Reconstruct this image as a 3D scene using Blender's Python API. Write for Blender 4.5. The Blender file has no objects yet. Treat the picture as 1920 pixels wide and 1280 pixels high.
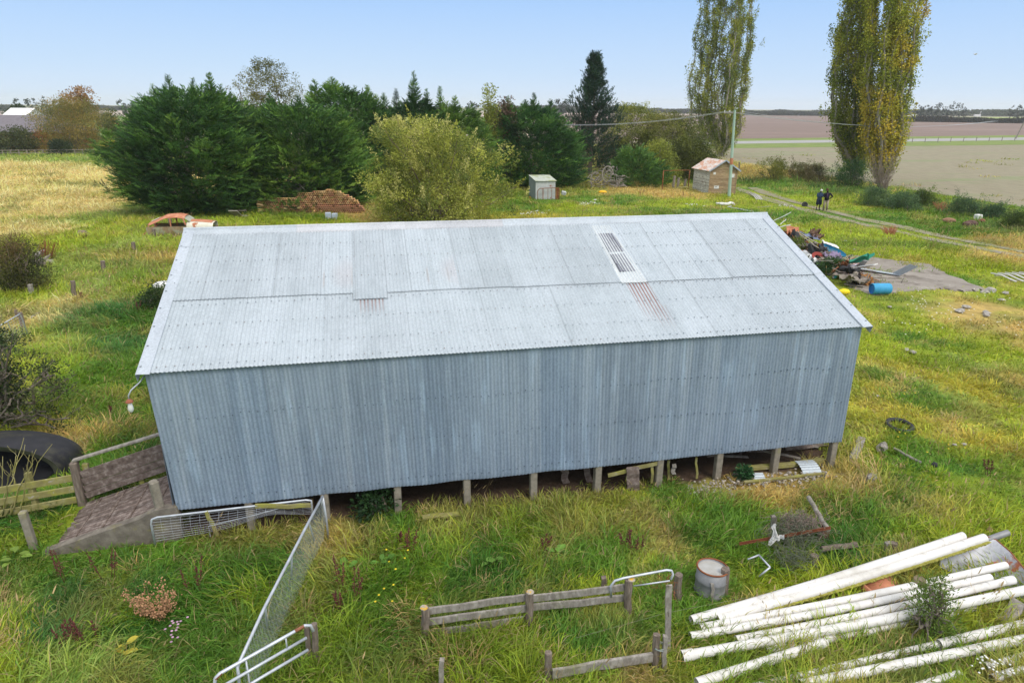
import bpy, math, random
import numpy as np
random.seed(5)
RG = np.random.default_rng(11)
SC = bpy.context.scene
COL = SC.collection
A = np.array
# ------------------------------------------------------------------ camera
F_, PITCH, ROLL, ZC = 1253.9, .3377, .0069, 8.049
cp, sp, cr, sr = math.cos(PITCH), math.sin(PITCH), math.cos(ROLL), math.sin(ROLL)
FW = A([0, cp, -sp]); _r = A([1., 0, 0]); _u = A([0, sp, cp])
RT = cr * _r + sr * _u; UP = -sr * _r + cr * _u; CAM = A([0, 0, ZC])
def ray(x, y): return FW + (x - 960) / F_ * RT - (y - 640) / F_ * UP
def at(x, y, z=0.):
    d = ray(x, y); return CAM + (z - ZC) / d[2] * d
def upto(P, x, y):
    """height at which the vertical line through P meets photo row y"""
    d = ray(x, y); return ZC + math.hypot(P[0], P[1]) / math.hypot(d[0], d[1]) * d[2]
def project(P):
    d = np.atleast_2d(P) - CAM; z = d @ FW
    return 960 + F_ * (d @ RT) / z, 640 - F_ * (d @ UP) / z, z
SO = A([-6.5277, 11.1065, 0.]); YAW = .2078
AX = A([math.cos(YAW), math.sin(YAW), 0]); AY = A([-math.sin(YAW), math.cos(YAW), 0])
def S(u, v, z=0.): return SO + AX * u + AY * v + A([0, 0, z])
def onv(x, y, v=0.):
    d = ray(x, y); t = ((SO - CAM) @ AY + v) / (d @ AY); return CAM + t * d
# ------------------------------------------------------------------ noise
_tab = RG.random((256, 256))
def vnoise(x, y, s=1., seed=0):
    x = np.asarray(x, float) / s + seed * 17.3; y = np.asarray(y, float) / s + seed * 7.9
    xi, yi = np.floor(x).astype(int), np.floor(y).astype(int); fx, fy = x - xi, y - yi
    fx = fx * fx * (3 - 2 * fx); fy = fy * fy * (3 - 2 * fy)
    g = lambda i, j: _tab[i & 255, j & 255]
    return (g(xi, yi) * (1 - fx) + g(xi + 1, yi) * fx) * (1 - fy) + (g(xi, yi + 1) * (1 - fx) + g(xi + 1, yi + 1) * fx) * fy
def fbm(x, y, s=1., o=3, seed=0):
    t = 0; a = 1; n = 0
    for k in range(o): t = t + a * vnoise(x, y, s / 2 ** k, seed + k); n += a; a *= .55
    return t / n
def n3(p, s, seed=0):
    return (vnoise(p[:, 0] + p[:, 2] * .7, p[:, 1] - p[:, 2] * .4, s, seed) + vnoise(p[:, 2] - p[:, 1] * .3, p[:, 0] + p[:, 1] * .5, s, seed + 3)) / 2
def unit(v):
    v = np.asarray(v, float); return v / (np.linalg.norm(v, axis=-1, keepdims=True) + 1e-9)
def rotz(a): c, s = math.cos(a), math.sin(a); return A([[c, -s, 0], [s, c, 0], [0, 0, 1.]])
def roteul(x, y, z):
    cx, sx, cy, sy = math.cos(x), math.sin(x), math.cos(y), math.sin(y)
    return rotz(z) @ A([[cy, 0, sy], [0, 1, 0], [-sy, 0, cy]]) @ A([[1, 0, 0], [0, cx, -sx], [0, sx, cx]])
# ------------------------------------------------------------------ mesh builder
class MB:
    def __init__(s): s.V = []; s.Fc = []; s.C = []; s.n = 0
    def add(s, v, f, c=(1, 1, 1)):
        v = np.asarray(v, float).reshape(-1, 3); f = np.asarray(f, np.int64)
        if f.ndim == 1: f = f[None]
        c = np.asarray(c, float)
        if c.ndim == 1: c = np.tile(c, (len(v), 1))
        s.V.append(v); s.Fc.append(f + s.n); s.C.append(c); s.n += len(v); return s
    def box(s, c, size, M=None, col=(1, 1, 1), taper=1., bev=0.):
        x, y, z = A(size) / 2.
        b = min(bev, x * .9, y * .9, z * .9)
        if b <= 0:
            v = A([[-x, -y, -z], [x, -y, -z], [x, y, -z], [-x, y, -z], [-x * taper, -y * taper, z], [x * taper, -y * taper, z], [x * taper, y * taper, z], [-x * taper, y * taper, z]])
            f = [[0, 3, 2, 1], [4, 5, 6, 7], [0, 1, 5, 4], [1, 2, 6, 5], [2, 3, 7, 6], [3, 0, 4, 7]]
            if M is not None: v = v @ M.T
            return s.add(v + A(c), f, col)
        # chamfered along z edges and top
        def ring(xx, yy, zz, bb): return [[-xx + bb, -yy, zz], [xx - bb, -yy, zz], [xx, -yy + bb, zz], [xx, yy - bb, zz], [xx - bb, yy, zz], [-xx + bb, yy, zz], [-xx, yy - bb, zz], [-xx, -yy + bb, zz]]
        v = A(ring(x - b, y - b, -z, b) + ring(x, y, -z + b, b) + ring(x, y, z - b, b) + ring(x - b, y - b, z, b))
        if M is not None: v = v @ M.T
        v = v + A(c)
        n0 = s.n
        q = [[k * 8 + i, k * 8 + (i + 1) % 8, k * 8 + 8 + (i + 1) % 8, k * 8 + 8 + i] for k in range(3) for i in range(8)]
        s.add(v, q, col)
        s.Fc.append(A([[n0 + 7 - i for i in range(8)]])); s.Fc.append(A([[n0 + 24 + i for i in range(8)]]))
        return s
    def bar(s, p, q, w, h, col=(1, 1, 1), up=(0, 0, 1), bev=0., taper=1.):
        """a board from p to q, w across, h in the 'up' direction"""
        p, q = A(p, float), A(q, float); d = q - p; L = np.linalg.norm(d); d = d / L
        sd = np.cross(d, A(up, float)); sd = unit(sd) if np.linalg.norm(sd) > 1e-6 else A([1., 0, 0]); u = np.cross(sd, d)
        M = np.stack([sd, u, d], 1)
        return s.box((p + q) / 2, (w, h, L), M, col, taper, bev)
    def tube(s, pts, r, seg=8, col=(1, 1, 1), cap=True, wob=0.):
        P = np.asarray(pts, float); n = len(P); r = np.broadcast_to(np.asarray(r, float), (n,)) if np.ndim(r) <= 1 else r
        T = np.gradient(P, axis=0); T = unit(T)
        ref = A([0, 0, 1.]) if abs(T[0][2]) < .9 else A([1., 0, 0])
        a = unit(np.cross(T[0], ref)); rings = []
        for i in range(n):
            a = a - T[i] * (a @ T[i]); a = unit(a); b = np.cross(T[i], a)
            th = np.arange(seg) / seg * 2 * math.pi
            rr = r[i] * (1 + wob * (RG.random(seg) - .5))
            rings.append(P[i] + (np.cos(th) * rr)[:, None] * a + (np.sin(th) * rr)[:, None] * b)
        n0 = s.n; v = np.concatenate(rings)
        i = np.arange(n - 1)[:, None] * seg; j = np.arange(seg)[None]; j2 = (j + 1) % seg
        f = np.stack([i + j, i + j2, i + seg + j2, i + seg + j], -1).reshape(-1, 4)
        cc = np.asarray(col, float)
        if cc.ndim == 2 and len(cc) == n: cc = np.repeat(cc, seg, 0)
        s.add(v, f, cc)
        if cap:
            s.Fc.append(A([[n0 + seg - 1 - k for k in range(seg)]])); s.Fc.append(A([[n0 + (n - 1) * seg + k for k in range(seg)]]))
        return s
    def lathe(s, prof, c=(0, 0, 0), seg=16, M=None, col=(1, 1, 1)):
        prof = A(prof, float); n = len(prof); th = np.arange(seg) / seg * 2 * math.pi
        v = np.stack([prof[:, 0:1] * np.cos(th), prof[:, 0:1] * np.sin(th), np.repeat(prof[:, 1:2], seg, 1)], -1).reshape(-1, 3)
        if M is not None: v = v @ M.T
        i = np.arange(n - 1)[:, None] * seg; j = np.arange(seg)[None]; j2 = (j + 1) % seg
        return s.add(v + A(c), np.stack([i + j, i + j2, i + seg + j2, i + seg + j], -1).reshape(-1, 4), col)
    def blob(s, c, r, seg=10, M=None, col=(1, 1, 1), amp=.15, k=1.):
        r = np.broadcast_to(A(r, float), (3,)); nr = max(4, seg // 2)
        ph = np.linspace(0.001, math.pi - .001, nr + 1); th = np.arange(seg) / seg * 2 * math.pi
        v = np.stack([np.sin(ph)[:, None] * np.cos(th), np.sin(ph)[:, None] * np.sin(th), np.repeat(np.cos(ph)[:, None], seg, 1)], -1).reshape(-1, 3)
        sd = random.random() * 90
        v = v * (1 + amp * 2 * (n3(v + sd, .6 * k) - .5))[:, None] * r
        if M is not None: v = v @ M.T
        i = np.arange(nr)[:, None] * seg; j = np.arange(seg)[None]; j2 = (j + 1) % seg
        return s.add(v + A(c), np.stack([i + j, i + seg + j, i + seg + j2, i + j2], -1).reshape(-1, 4), col)
    def grid(s, P, col=(1, 1, 1)):
        P = np.asarray(P, float); a, b = P.shape[:2]
        i = np.arange(a - 1)[:, None] * b; j = np.arange(b - 1)[None]
        c = np.asarray(col, float)
        if c.ndim == 3: c = c.reshape(-1, 3)
        return s.add(P.reshape(-1, 3), np.stack([i + j, i + j + 1, i + b + j + 1, i + b + j], -1).reshape(-1, 4), c)
    def slab(s, P, t, col=(1, 1, 1)):
        """a grid given real thickness t along its normals"""
        P = np.asarray(P, float)
        du = np.gradient(P, axis=0); dv = np.gradient(P, axis=1); n = unit(np.cross(dv, du)) * t
        Q = P - n; s.grid(P, col); s.grid(Q[::-1], col if np.ndim(col) < 3 else col[::-1])
        for a, b in ((P[0], Q[0]), (Q[-1], P[-1]), (Q[:, 0], P[:, 0]), (P[:, -1], Q[:, -1])): s.grid(np.stack([a, b]), (1, 1, 1) if np.ndim(col) > 1 else col)
        return s
TINTS = {}
def mesh_from(name, mb, origin=(0, 0, 0), smooth=False):
    V = np.concatenate(mb.V) - A(origin, float); C = np.concatenate(mb.C)
    me = bpy.data.meshes.new(name)
    lt = np.concatenate([np.full(len(f), f.shape[1]) for f in mb.Fc]); li = np.concatenate([f.ravel() for f in mb.Fc])
    me.vertices.add(len(V)); me.vertices.foreach_set('co', V.ravel().astype(np.float32))
    me.loops.add(len(li)); me.loops.foreach_set('vertex_index', li.astype(np.int32))
    me.polygons.add(len(lt)); me.polygons.foreach_set('loop_start', (np.cumsum(lt) - lt).astype(np.int32))
    me.polygons.foreach_set('use_smooth', np.full(len(lt), smooth))
    at_ = me.attributes.new('tint', 'FLOAT_COLOR', 'POINT')
    at_.data.foreach_set('color', np.concatenate([C, np.ones((len(C), 1))], 1).ravel().astype(np.float32))
    me.update(calc_edges=True)
    return me
def tag(o, label=None, cat=None, group=None, kind=None):
    if label: o['label'] = label
    if cat: o['category'] = cat
    if group: o['group'] = group
    if kind: o['kind'] = kind
    return o
def obj(name, mb, mat, parent=None, smooth=False, label=None, cat=None, group=None, kind=None, local=False):
    """links one mesh object; world-space verts unless local; origin at its base or at its parent"""
    if parent is None:
        V = np.concatenate(mb.V); org = A([V[:, 0].mean(), V[:, 1].mean(), V[:, 2].min()])
        if kind in ('structure', 'stuff'): org = A([0, 0, 0.])
    else: org = A(parent['_o']) if not local else A([0, 0, 0.])
    o = bpy.data.objects.new(name, mesh_from(name, mb, org, smooth)); COL.objects.link(o)
    o['_o'] = list(map(float, org)); o.data.materials.append(mat)
    if parent is None: o.location = org
    else: o.parent = parent; 
    if parent is not None and parent.type == 'MESH' and not local: pass
    return tag(o, label, cat, group, kind)
def thing(name, label, cat, loc=(0, 0, 0), rz=0., group=None, kind=None):
    o = bpy.data.objects.new(name, None); COL.objects.link(o); o.location = loc; o.rotation_euler.z = rz
    o.empty_display_size = .1; o['_o'] = list(map(float, loc)); return tag(o, label, cat, group, kind)
def copy_tree(o, parent=None):
    c = o.copy(); COL.objects.link(c); c.parent = parent
    for ch in list(o.children): copy_tree(ch, c)
    return c
# ------------------------------------------------------------------ materials
def new_mat(name):
    m = bpy.data.materials.new(name); m.use_nodes = True; nt = m.node_tree; nt.nodes.clear()
    out = nt.nodes.new('ShaderNodeOutputMaterial'); return m, nt, out
def nd(nt, t, **k):
    n = nt.nodes.new(t)
    for a, v in k.items():
        if a.startswith('i_'):
            n.inputs[a[2:].replace('_', ' ')].default_value = v
        else: setattr(n, a, v)
    return n
def ramp(nt, stops, fac):
    n = nt.nodes.new('ShaderNodeValToRGB'); e = n.color_ramp.elements
    while len(e) < len(stops): e.new(.5)
    for i, (p, c) in enumerate(stops): e[i].position = p; e[i].color = (*c, 1)
    nt.links.new(fac, n.inputs[0]); return n.outputs[0]
def noise(nt, vec, scale, detail=4, rough=.6, stretch=(1, 1, 1), off=0., dist=0.):
    mp = nd(nt, 'ShaderNodeMapping'); mp.inputs['Scale'].default_value = stretch; mp.inputs['Location'].default_value = (off, off * .7, off * .3)
    nt.links.new(vec, mp.inputs[0])
    n = nd(nt, 'ShaderNodeTexNoise'); n.inputs['Scale'].default_value = scale; n.inputs['Detail'].default_value = detail
    n.inputs['Roughness'].default_value = rough; n.inputs['Distortion'].default_value = dist; nt.links.new(mp.outputs[0], n.inputs['Vector']); return n.outputs[0]
def mix(nt, a, b, fac, mode='MIX'):
    n = nd(nt, 'ShaderNodeMix', data_type='RGBA', blend_type=mode)
    for s, v in ((n.inputs[0], fac), (n.inputs[6], a), (n.inputs[7], b)):
        if hasattr(v, 'is_linked') or hasattr(v, 'links'): nt.links.new(v, s)
        elif isinstance(v, (int, float)): s.default_value = v
        else: s.default_value = (*v, 1)
    return n.outputs[2]
def mat(name, stops, scale=8, stretch=(1, 1, 1), rough=.8, metal=0., bump=.2, bscale=None, layers=(), detail=5, tint=True, spec=.3, coat=0., rnd=0., bdist=.02, transl=0., alpha=1.):
    """noise ramp * tint, then layers (rgb, scale, lo, hi, stretch, strength)"""
    m, nt, out = new_mat(name); L = nt.links
    tc = nd(nt, 'ShaderNodeTexCoord').outputs['Object']
    c = ramp(nt, stops, noise(nt, tc, scale, detail, .62, stretch))
    if tint: c = mix(nt, c, nd(nt, 'ShaderNodeAttribute', attribute_name='tint').outputs['Color'], 1., 'MULTIPLY')
    if rnd:
        oi = nd(nt, 'ShaderNodeObjectInfo'); mr = nd(nt, 'ShaderNodeMapRange'); L.new(oi.outputs['Random'], mr.inputs[0])
        mr.inputs[3].default_value = 1 - rnd; mr.inputs[4].default_value = 1 + rnd
        c = mix(nt, c, mr.outputs[0], 1., 'MULTIPLY')
    for i, ly in enumerate(layers):
        rgb, sc_, lo, hi = ly[:4]; st = ly[4] if len(ly) > 4 else (1, 1, 1); k = ly[5] if len(ly) > 5 else 1.
        f = ramp(nt, [(lo, (0, 0, 0)), (hi, (k, k, k))], noise(nt, tc, sc_, 6, .65, st, off=3.1 + i * 5.7))
        c = mix(nt, c, rgb, f)
    b = nd(nt, 'ShaderNodeBsdfPrincipled'); L.new(c, b.inputs['Base Color'])
    b.inputs['Roughness'].default_value = rough; b.inputs['Metallic'].default_value = metal
    b.inputs['Specular IOR Level'].default_value = spec
    if coat: b.inputs['Coat Weight'].default_value = coat
    if bump:
        bn = nd(nt, 'ShaderNodeBump'); bn.inputs['Strength'].default_value = bump; bn.inputs['Distance'].default_value = bdist
        L.new(noise(nt, tc, bscale or scale * 3, 5, .7, stretch, off=9.), bn.inputs['Height']); L.new(bn.outputs[0], b.inputs['Normal'])
    sh = b.outputs[0]
    if transl:
        tr = nd(nt, 'ShaderNodeBsdfTranslucent'); L.new(c, tr.inputs[0]); ms = nd(nt, 'ShaderNodeMixShader'); ms.inputs[0].default_value = transl
        L.new(sh, ms.inputs[1]); L.new(tr.outputs[0], ms.inputs[2]); sh = ms.outputs[0]
    L.new(sh, out.inputs[0]); return m
def srgb(r, g, b): return tuple(((c / 255) / 12.92 if c / 255 <= .04045 else ((c / 255 + .055) / 1.055) ** 2.4) for c in (r, g, b))
LICHEN = (.30, .29, .05); MOSS = (.16, .17, .03)
M = {}
M['foliage'] = mat('foliage', [(.25, (.75, .75, .7)), (.75, (1.2, 1.2, 1.15))], 3, rough=.75, bump=0, transl=.25, spec=.2)
M['conifer'] = mat('conifer', [(.25, (.7, .72, .75)), (.75, (1.3, 1.28, 1.2))], .8, rough=.7, bump=0, transl=.12, spec=.25)
M['bark'] = mat('bark', [(.3, (.10, .075, .055)), (.7, (.26, .22, .18))], 6, (1, 1, .25), bump=.6)
M['palebark'] = mat('pale_bark', [(.3, (.2, .17, .14)), (.7, (.42, .38, .33))], 5, (1, 1, .25), bump=.5)
M['twig'] = mat('twig', [(.3, (.16, .11, .09)), (.7, (.34, .27, .22))], 9, bump=0)
M['wood'] = mat('weathered_wood', [(.2, (.13, .105, .08)), (.5, (.26, .22, .18)), (.8, (.42, .38, .33))], 7, (1, 1, 1), bump=.5, layers=[(MOSS, 2.2, .55, .72, (1, 1, 1), .6), (LICHEN, 14, .66, .72, (1, 1, 1), .8)])
M['post'] = mat('post_wood', [(.2, (.08, .062, .048)), (.5, (.19, .15, .118)), (.8, (.36, .3, .245))], 9, (2.5, 2.5, .35), bump=.7, layers=[((.45, .24, .03), 5, .68, .74, (1, 1, 1), .7)])
M['greywood'] = mat('grey_wood', [(.2, (.14, .12, .10)), (.5, (.29, .26, .225)), (.8, (.52, .48, .43))], 9, (1.5, 1.5, .6), bump=.7, detail=9, layers=[((.15, .15, .05), 2.4, .5, .68, (1, 1, 1), .55), ((.06, .05, .04), 16, .62, .7, (1, 1, .3), .7)])
M['lichenwood'] = mat('lichen_wood', [(.2, (.17, .145, .06)), (.5, (.27, .24, .09)), (.8, (.38, .35, .18))], 5, bump=.5, layers=[((.33, .32, .06), 3.5, .5, .64, (1, 1, 1), .8), ((.4, .36, .3), 6, .6, .68)])
M['redwood'] = mat('ramp_wood', [(.25, (.075, .052, .042)), (.5, (.17, .128, .108)), (.75, (.36, .30, .265))], 9, (1, 1, 1), bump=.6, layers=[((.42, .36, .32), 11, .6, .72, (1, 1, 1), .7)])
M['concrete'] = mat('concrete', [(.25, (.10, .085, .07)), (.5, (.18, .155, .125)), (.75, (.28, .25, .2))], 5, bump=.4, layers=[((.26, .23, .06), 3, .56, .7, (1, 1, 1), .7), ((.09, .075, .06), 2.2, .6, .75, (1, 1, 1), .7)])
M['conpost'] = mat('concrete_post', [(.25, (.17, .15, .115)), (.75, (.34, .30, .24))], 9, bump=.5, layers=[((.27, .25, .08), 3, .58, .7, (1, 1, 1), .7)])
M['galvpipe'] = mat('galvanised_pipe', [(.3, (.42, .44, .47)), (.7, (.62, .65, .7))], 6, rough=.45, metal=.35, bump=.1, layers=[((.28, .1, .04), 3, .68, .74)])
M['steel'] = mat('grey_steel', [(.3, (.2, .2, .2)), (.7, (.33, .33, .34))], 4, rough=.55, metal=.3, bump=.1)
M['rust'] = mat('rust', [(.2, (.10, .035, .018)), (.5, (.24, .085, .035)), (.8, (.42, .19, .09))], 5, rough=.9, bump=.5)
M['rustlight'] = mat('pale_rust', [(.2, (.33, .12, .06)), (.5, (.5, .2, .11)), (.8, (.62, .32, .2))], 3, rough=.9, bump=.2)
M['pvc'] = mat('white_plastic_pipe', [(.25, (.5, .47, .41)), (.45, (.7, .67, .63)), (.7, (.78, .765, .74))], 1.6, (1, 1, 1), rough=.5, bump=.05, spec=.35, detail=8, layers=[((.36, .31, .2), 7, .58, .75, (1, 1, 1), .6), ((.34, .34, .14), 1.5, .6, .78, (1, 1, 1), .6)])
M['white'] = mat('dirty_white', [(.25, (.6, .58, .55)), (.6, (.8, .79, .77))], 6, bump=.1)
M['black'] = mat('black_plastic', [(.3, (.014, .014, .017)), (.7, (.032, .031, .036))], 3, rough=.6, bump=.1, layers=[((.09, .085, .05), 2.2, .52, .7, (1, 1, 1), .6)])
M['rubber'] = mat('rubber', [(.3, (.025, .025, .027)), (.7, (.06, .06, .062))], 9, rough=.8, bump=.2)
M['plain'] = mat('painted', [(.3, (.85, .85, .85)), (.7, (1., 1., 1.))], 5, rough=.6, bump=.1)
M['cloth'] = mat('fabric', [(.3, (.8, .8, .8)), (.7, (1.05, 1.05, 1.05))], 25, rough=.95, bump=.3)
M['skin'] = mat('skin', [(.3, (.5, .3, .22)), (.7, (.62, .4, .3))], 9, rough=.6, bump=0)
M['stone'] = mat('stone', [(.25, (.25, .22, .19)), (.75, (.5, .47, .42))], 9, bump=.5)
M['soil'] = mat('soil', [(.25, (.05, .032, .022)), (.75, (.15, .10, .07))], 4, bump=.8, bdist=.06)
M['clay'] = mat('clay', [(.25, (.85, .8, .75)), (.75, (1.1, 1.1, 1.1))], 4, bump=.2, rnd=.25)
M['brick'] = mat('red_brick', [(.3, (.25, .06, .03)), (.7, (.42, .13, .07))], 5, bump=.2)
M['roofgrey'] = mat('grey_roofing', [(.3, (.15, .13, .145)), (.7, (.2, .18, .195))], 2, bump=.1)
# ------------------------------------------------------------------ ground colours (albedo of what grows where)
G = dict(dg=(.045, .125, .018), bg=(.05, .14, .04), gr=(.085, .18, .02), yg=(.24, .30, .025), pg=(.22, .29, .07), go=(.33, .31, .045), st=(.58, .46, .25), ta=(.42, .31, .13), br=(.2, .14, .06), so=(.1, .07, .045), gt=(.19, .2, .05))
ANCH = [(40, 310, 'st', 1), (150, 330, 'st', 1), (60, 350, 'st', .8), (180, 360, 'st', .7), (60, 395, 'st', .5), (150, 395, 'st', 1), (250, 395, 'pg', 1), (130, 415, 'pg', 1), (60, 430, 'st', .3), (220, 425, 'yg', 1), (60, 300, 'pg', 1), (200, 300, 'pg', 1),
        (130, 455, 'yg', 1), (230, 470, 'pg', 1), (290, 470, 'yg', 1), (170, 500, 'pg', 1), (270, 490, 'ta', .6), (220, 540, 'pg', 1), (120, 580, 'st', .5), (60, 560, 'yg', 1), (280, 530, 'yg', 1), (270, 590, 'gr', 1), (190, 590, 'bg', .9),
        (220, 640, 'bg', 1), (120, 640, 'pg', 1), (80, 670, 'yg', 1), (240, 680, 'gr', 1), (180, 730, 'gr', .8), (220, 790, 'gr', 1), (60, 780, 'yg', 1), (170, 810, 'ta', .5), (260, 840, 'dg', 1), (100, 900, 'gr', 1), (40, 960, 'dg', 1), (50, 1010, 'yg', 1), (30, 1080, 'gr', 1), (30, 1150, 'pg', 1), (30, 1240, 'yg', .8),
        (150, 1070, 'gr', 1), (200, 1120, 'bg', 1), (120, 1200, 'bg', .8), (200, 1260, 'pg', .8), (300, 1180, 'dg', 1), (400, 1120, 'gr', 1), (330, 1060, 'gr', 1), (380, 1220, 'gr', 1), (300, 1260, 'pg', .8), (460, 990, 'gt', .5), (540, 1010, 'gt', .5), (500, 1080, 'gr', .9), (560, 1150, 'pg', .5),
        (640, 1000, 'gt', .5), (700, 960, 'gt', .5), (780, 990, 'gr', .8), (820, 940, 'gt', .7), (700, 1060, 'gr', 1), (620, 1060, 'gt', .4), (760, 1110, 'gr', .9), (660, 1150, 'yg', .6), (700, 1230, 'gt', .4), (640, 1260, 'yg', .9), (880, 1040, 'dg', 1), (960, 1000, 'gr', .8), (960, 950, 'gt', .5), (1060, 1020, 'gr', 1), (1000, 1080, 'dg', 1),
        (1150, 980, 'gt', .35), (1180, 940, 'gt', .5), (1240, 1000, 'dg', 1), (1180, 1040, 'gr', 1), (1300, 960, 'gr', .8), (1380, 950, 'gr', .8), (1420, 900, 'ta', .6), (900, 1200, 'yg', .9), (820, 1160, 'gt', .45), (950, 1250, 'yg', .9), (1050, 1170, 'gr', .7), (1150, 1180, 'gr', .8), (1150, 1255, 'ta', .6), (1040, 1260, 'yg', .8), (1100, 1110, 'yg', .4),
        (1260, 1080, 'gr', .6), (1350, 1130, 'gr', .9), (1450, 1040, 'gr', .9), (1420, 1120, 'yg', .7), (1500, 1090, 'yg', .7), (1560, 1010, 'dg', 1), (1580, 930, 'ta', .9), (1620, 950, 'gr', .7), (1540, 960, 'gr', 1), (1700, 950, 'gr', .9), (1800, 1000, 'yg', .8), (1650, 1000, 'gr', .8), (1720, 900, 'gr', .7), (1830, 930, 'yg', .7), (1860, 850, 'yg', .8), (1750, 860, 'gr', .8), (1630, 830, 'yg', .8), (1700, 830, 'gr', .8),
        (1300, 1260, 'yg', .7), (1420, 1250, 'yg', .8), (1480, 1180, 'gt', .4), (1600, 1180, 'yg', .7), (1600, 1260, 'yg', .7), (1700, 1230, 'gt', .4), (1780, 1250, 'yg', .6), (1700, 1180, 'gr', .9), (1860, 1180, 'yg', .6), (1880, 1260, 'gt', .5), (1550, 1130, 'yg', .7),
        (1650, 660, 'yg', 1), (1650, 760, 'go', .7), (1720, 700, 'go', .7), (1820, 720, 'go', .8), (1760, 680, 'yg', 1), (1690, 730, 'gr', 1), (1860, 710, 'gt', 1), (1780, 760, 'gt', 1), (1740, 725, 'pg', 1), (1840, 690, 'pg', 1), (1880, 760, 'yg', .9), (1850, 660, 'yg', .9), (1720, 620, 'yg', 1), (1850, 610, 'ta', .35), (1800, 790, 'go', .6), (1750, 640, 'gr', .6), (1640, 590, 'yg', .9), (1900, 550, 'yg', .8),
        (560, 405, 'gr', .8), (480, 420, 'yg', .9), (680, 405, 'ta', .3), (600, 415, 'yg', 1), (1000, 390, 'gr', .7), (980, 410, 'go', .7), (1080, 390, 'yg', .7), (1150, 375, 'gr', .9), (1150, 405, 'yg', .8), (1260, 380, 'yg', .8), (1240, 365, 'ta', .5), (1320, 395, 'gr', .8), (1380, 380, 'yg', .9), (1440, 380, 'yg', 1), (1460, 410, 'gr', .8), (1500, 430, 'yg', 1), (1560, 450, 'yg', 1), (1700, 450, 'yg', 1), (1650, 480, 'yg', 1), (1800, 490, 'yg', 1), (1750, 520, 'gr', .6), (1880, 480, 'ta', .35), (1880, 520, 'yg', .9),
        (1400, 345, 'gr', 1), (1500, 350, 'gr', 1), (1600, 380, 'yg', 1), (1620, 400, 'gr', .8), (1750, 420, 'gr', 1), (1850, 440, 'gr', .7), (1900, 450, 'ta', .4), (1800, 400, 'gr', .6), (1450, 335, 'ta', .4)]
_ap = A([at(a[0], a[1])[:2] for a in ANCH]); _ac = A([G[a[2]] for a in ANCH])
def lp(P):
    r = np.hypot(P[:, 0], P[:, 1]) + 1; th = np.arctan2(P[:, 0], P[:, 1]); return np.stack([th * 3.2, np.log(r) * 3.2], 1)
_al = lp(_ap)
def gcol(x, y):
    """albedo of the growth at world (x, y)"""
    x = np.asarray(x, float); y = np.asarray(y, float); sh = x.shape; x = x.ravel(); y = y.ravel()
    d = np.hypot(x, y)
    wx = x + (fbm(x, y, 2.2, 3, 5) - .5) * (1.2 + d * .05); wy = y + (fbm(x, y, 2.2, 3, 9) - .5) * (1.6 + d * .09)
    Q = lp(np.stack([wx, wy], 1)); out = np.zeros((len(x), 3))
    for k in range(0, len(x), 20000):
        q = Q[k:k + 20000]; w = 1 / (((q[:, None] - _al[None]) ** 2).sum(-1) + .0015) ** 2.8
        out[k:k + 20000] = (w @ _ac) / w.sum(1, keepdims=True)
    # local variety: dry drifts, dark damp hollows, fresh yellow tufts
    a = fbm(x, y, 1.1, 3, 21)[:, None]; b = fbm(x, y, .5, 2, 31)[:, None]; c = fbm(x * .6, y, 2.6, 3, 41)[:, None]
    f = np.clip((a - .58) * 4, 0, .5); out = out * (1 - f) + A(G['ta']) * f
    f = np.clip((c - .55) * 4, 0, .55); out = out * (1 - f) + A(G['dg']) * f
    f = np.clip((b - .6) * 3.5, 0, .6); out = out * (1 - f) + A(G['yg']) * f
    return (out * A([1.40, 1.36, 1.06]) * (.8 + .45 * fbm(x, y, .8, 3, 51)[:, None])).reshape(*sh, 3)
def shed_uv(x, y): dx, dy = x - SO[0], y - SO[1]; return dx * AX[0] + dy * AX[1], dx * AY[0] + dy * AY[1]
def gz(x, y):
    d = np.hypot(x, y); k = np.clip((d - 6) / 10, 0, 1)
    return (fbm(x, y, 6, 2, 3) - .5) * .16 * np.clip(1.6 - d / 60, 0, 1)
# two wheel tracks of the farm lane, and the concrete yard slab
LANE = [at(*p)[:2] for p in [(1395, 352), (1420, 362), (1460, 376), (1530, 395), (1600, 412), (1680, 428), (1760, 447), (1840, 462), (1920, 478), (2100, 515), (2400, 590)]]
def seg_dist(x, y, pts):
    best = np.full(np.shape(x), 1e9); side = np.zeros(np.shape(x))
    for a, b in zip(pts[:-1], pts[1:]):
        a, b = A(a), A(b); d = b - a; t = np.clip(((x - a[0]) * d[0] + (y - a[1]) * d[1]) / (d @ d), 0, 1)
        px, py = x - a[0] - t * d[0], y - a[1] - t * d[1]; r = np.hypot(px, py); s = np.sign(d[0] * py - d[1] * px)
        side = np.where(r < best, s, side); best = np.minimum(best, r)
    return best * side
YARD = A([at(*p)[:2] for p in [(1560, 480), (1600, 480), (1680, 490), (1740, 496), (1775, 515), (1850, 545), (1810, 548), (1760, 543), (1700, 548), (1640, 555), (1590, 540)]])
def in_poly(x, y, P):
    ins = np.zeros(np.shape(x), bool); n = len(P)
    for i in range(n):
        a, b = P[i], P[i - 1]
        c = (a[1] > y) != (b[1] > y); ins ^= c & (x < (b[0] - a[0]) * (y - a[1]) / (b[1] - a[1] + 1e-12) + a[0])
    return ins
def lane_mask(x, y):
    d = seg_dist(x, y, LANE) + (fbm(x, y, 1.5, 2, 77) - .5) * .7
    return np.maximum(np.exp(-((d - .85) / .42) ** 2), np.exp(-((d + .85) / .42) ** 2))
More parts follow.
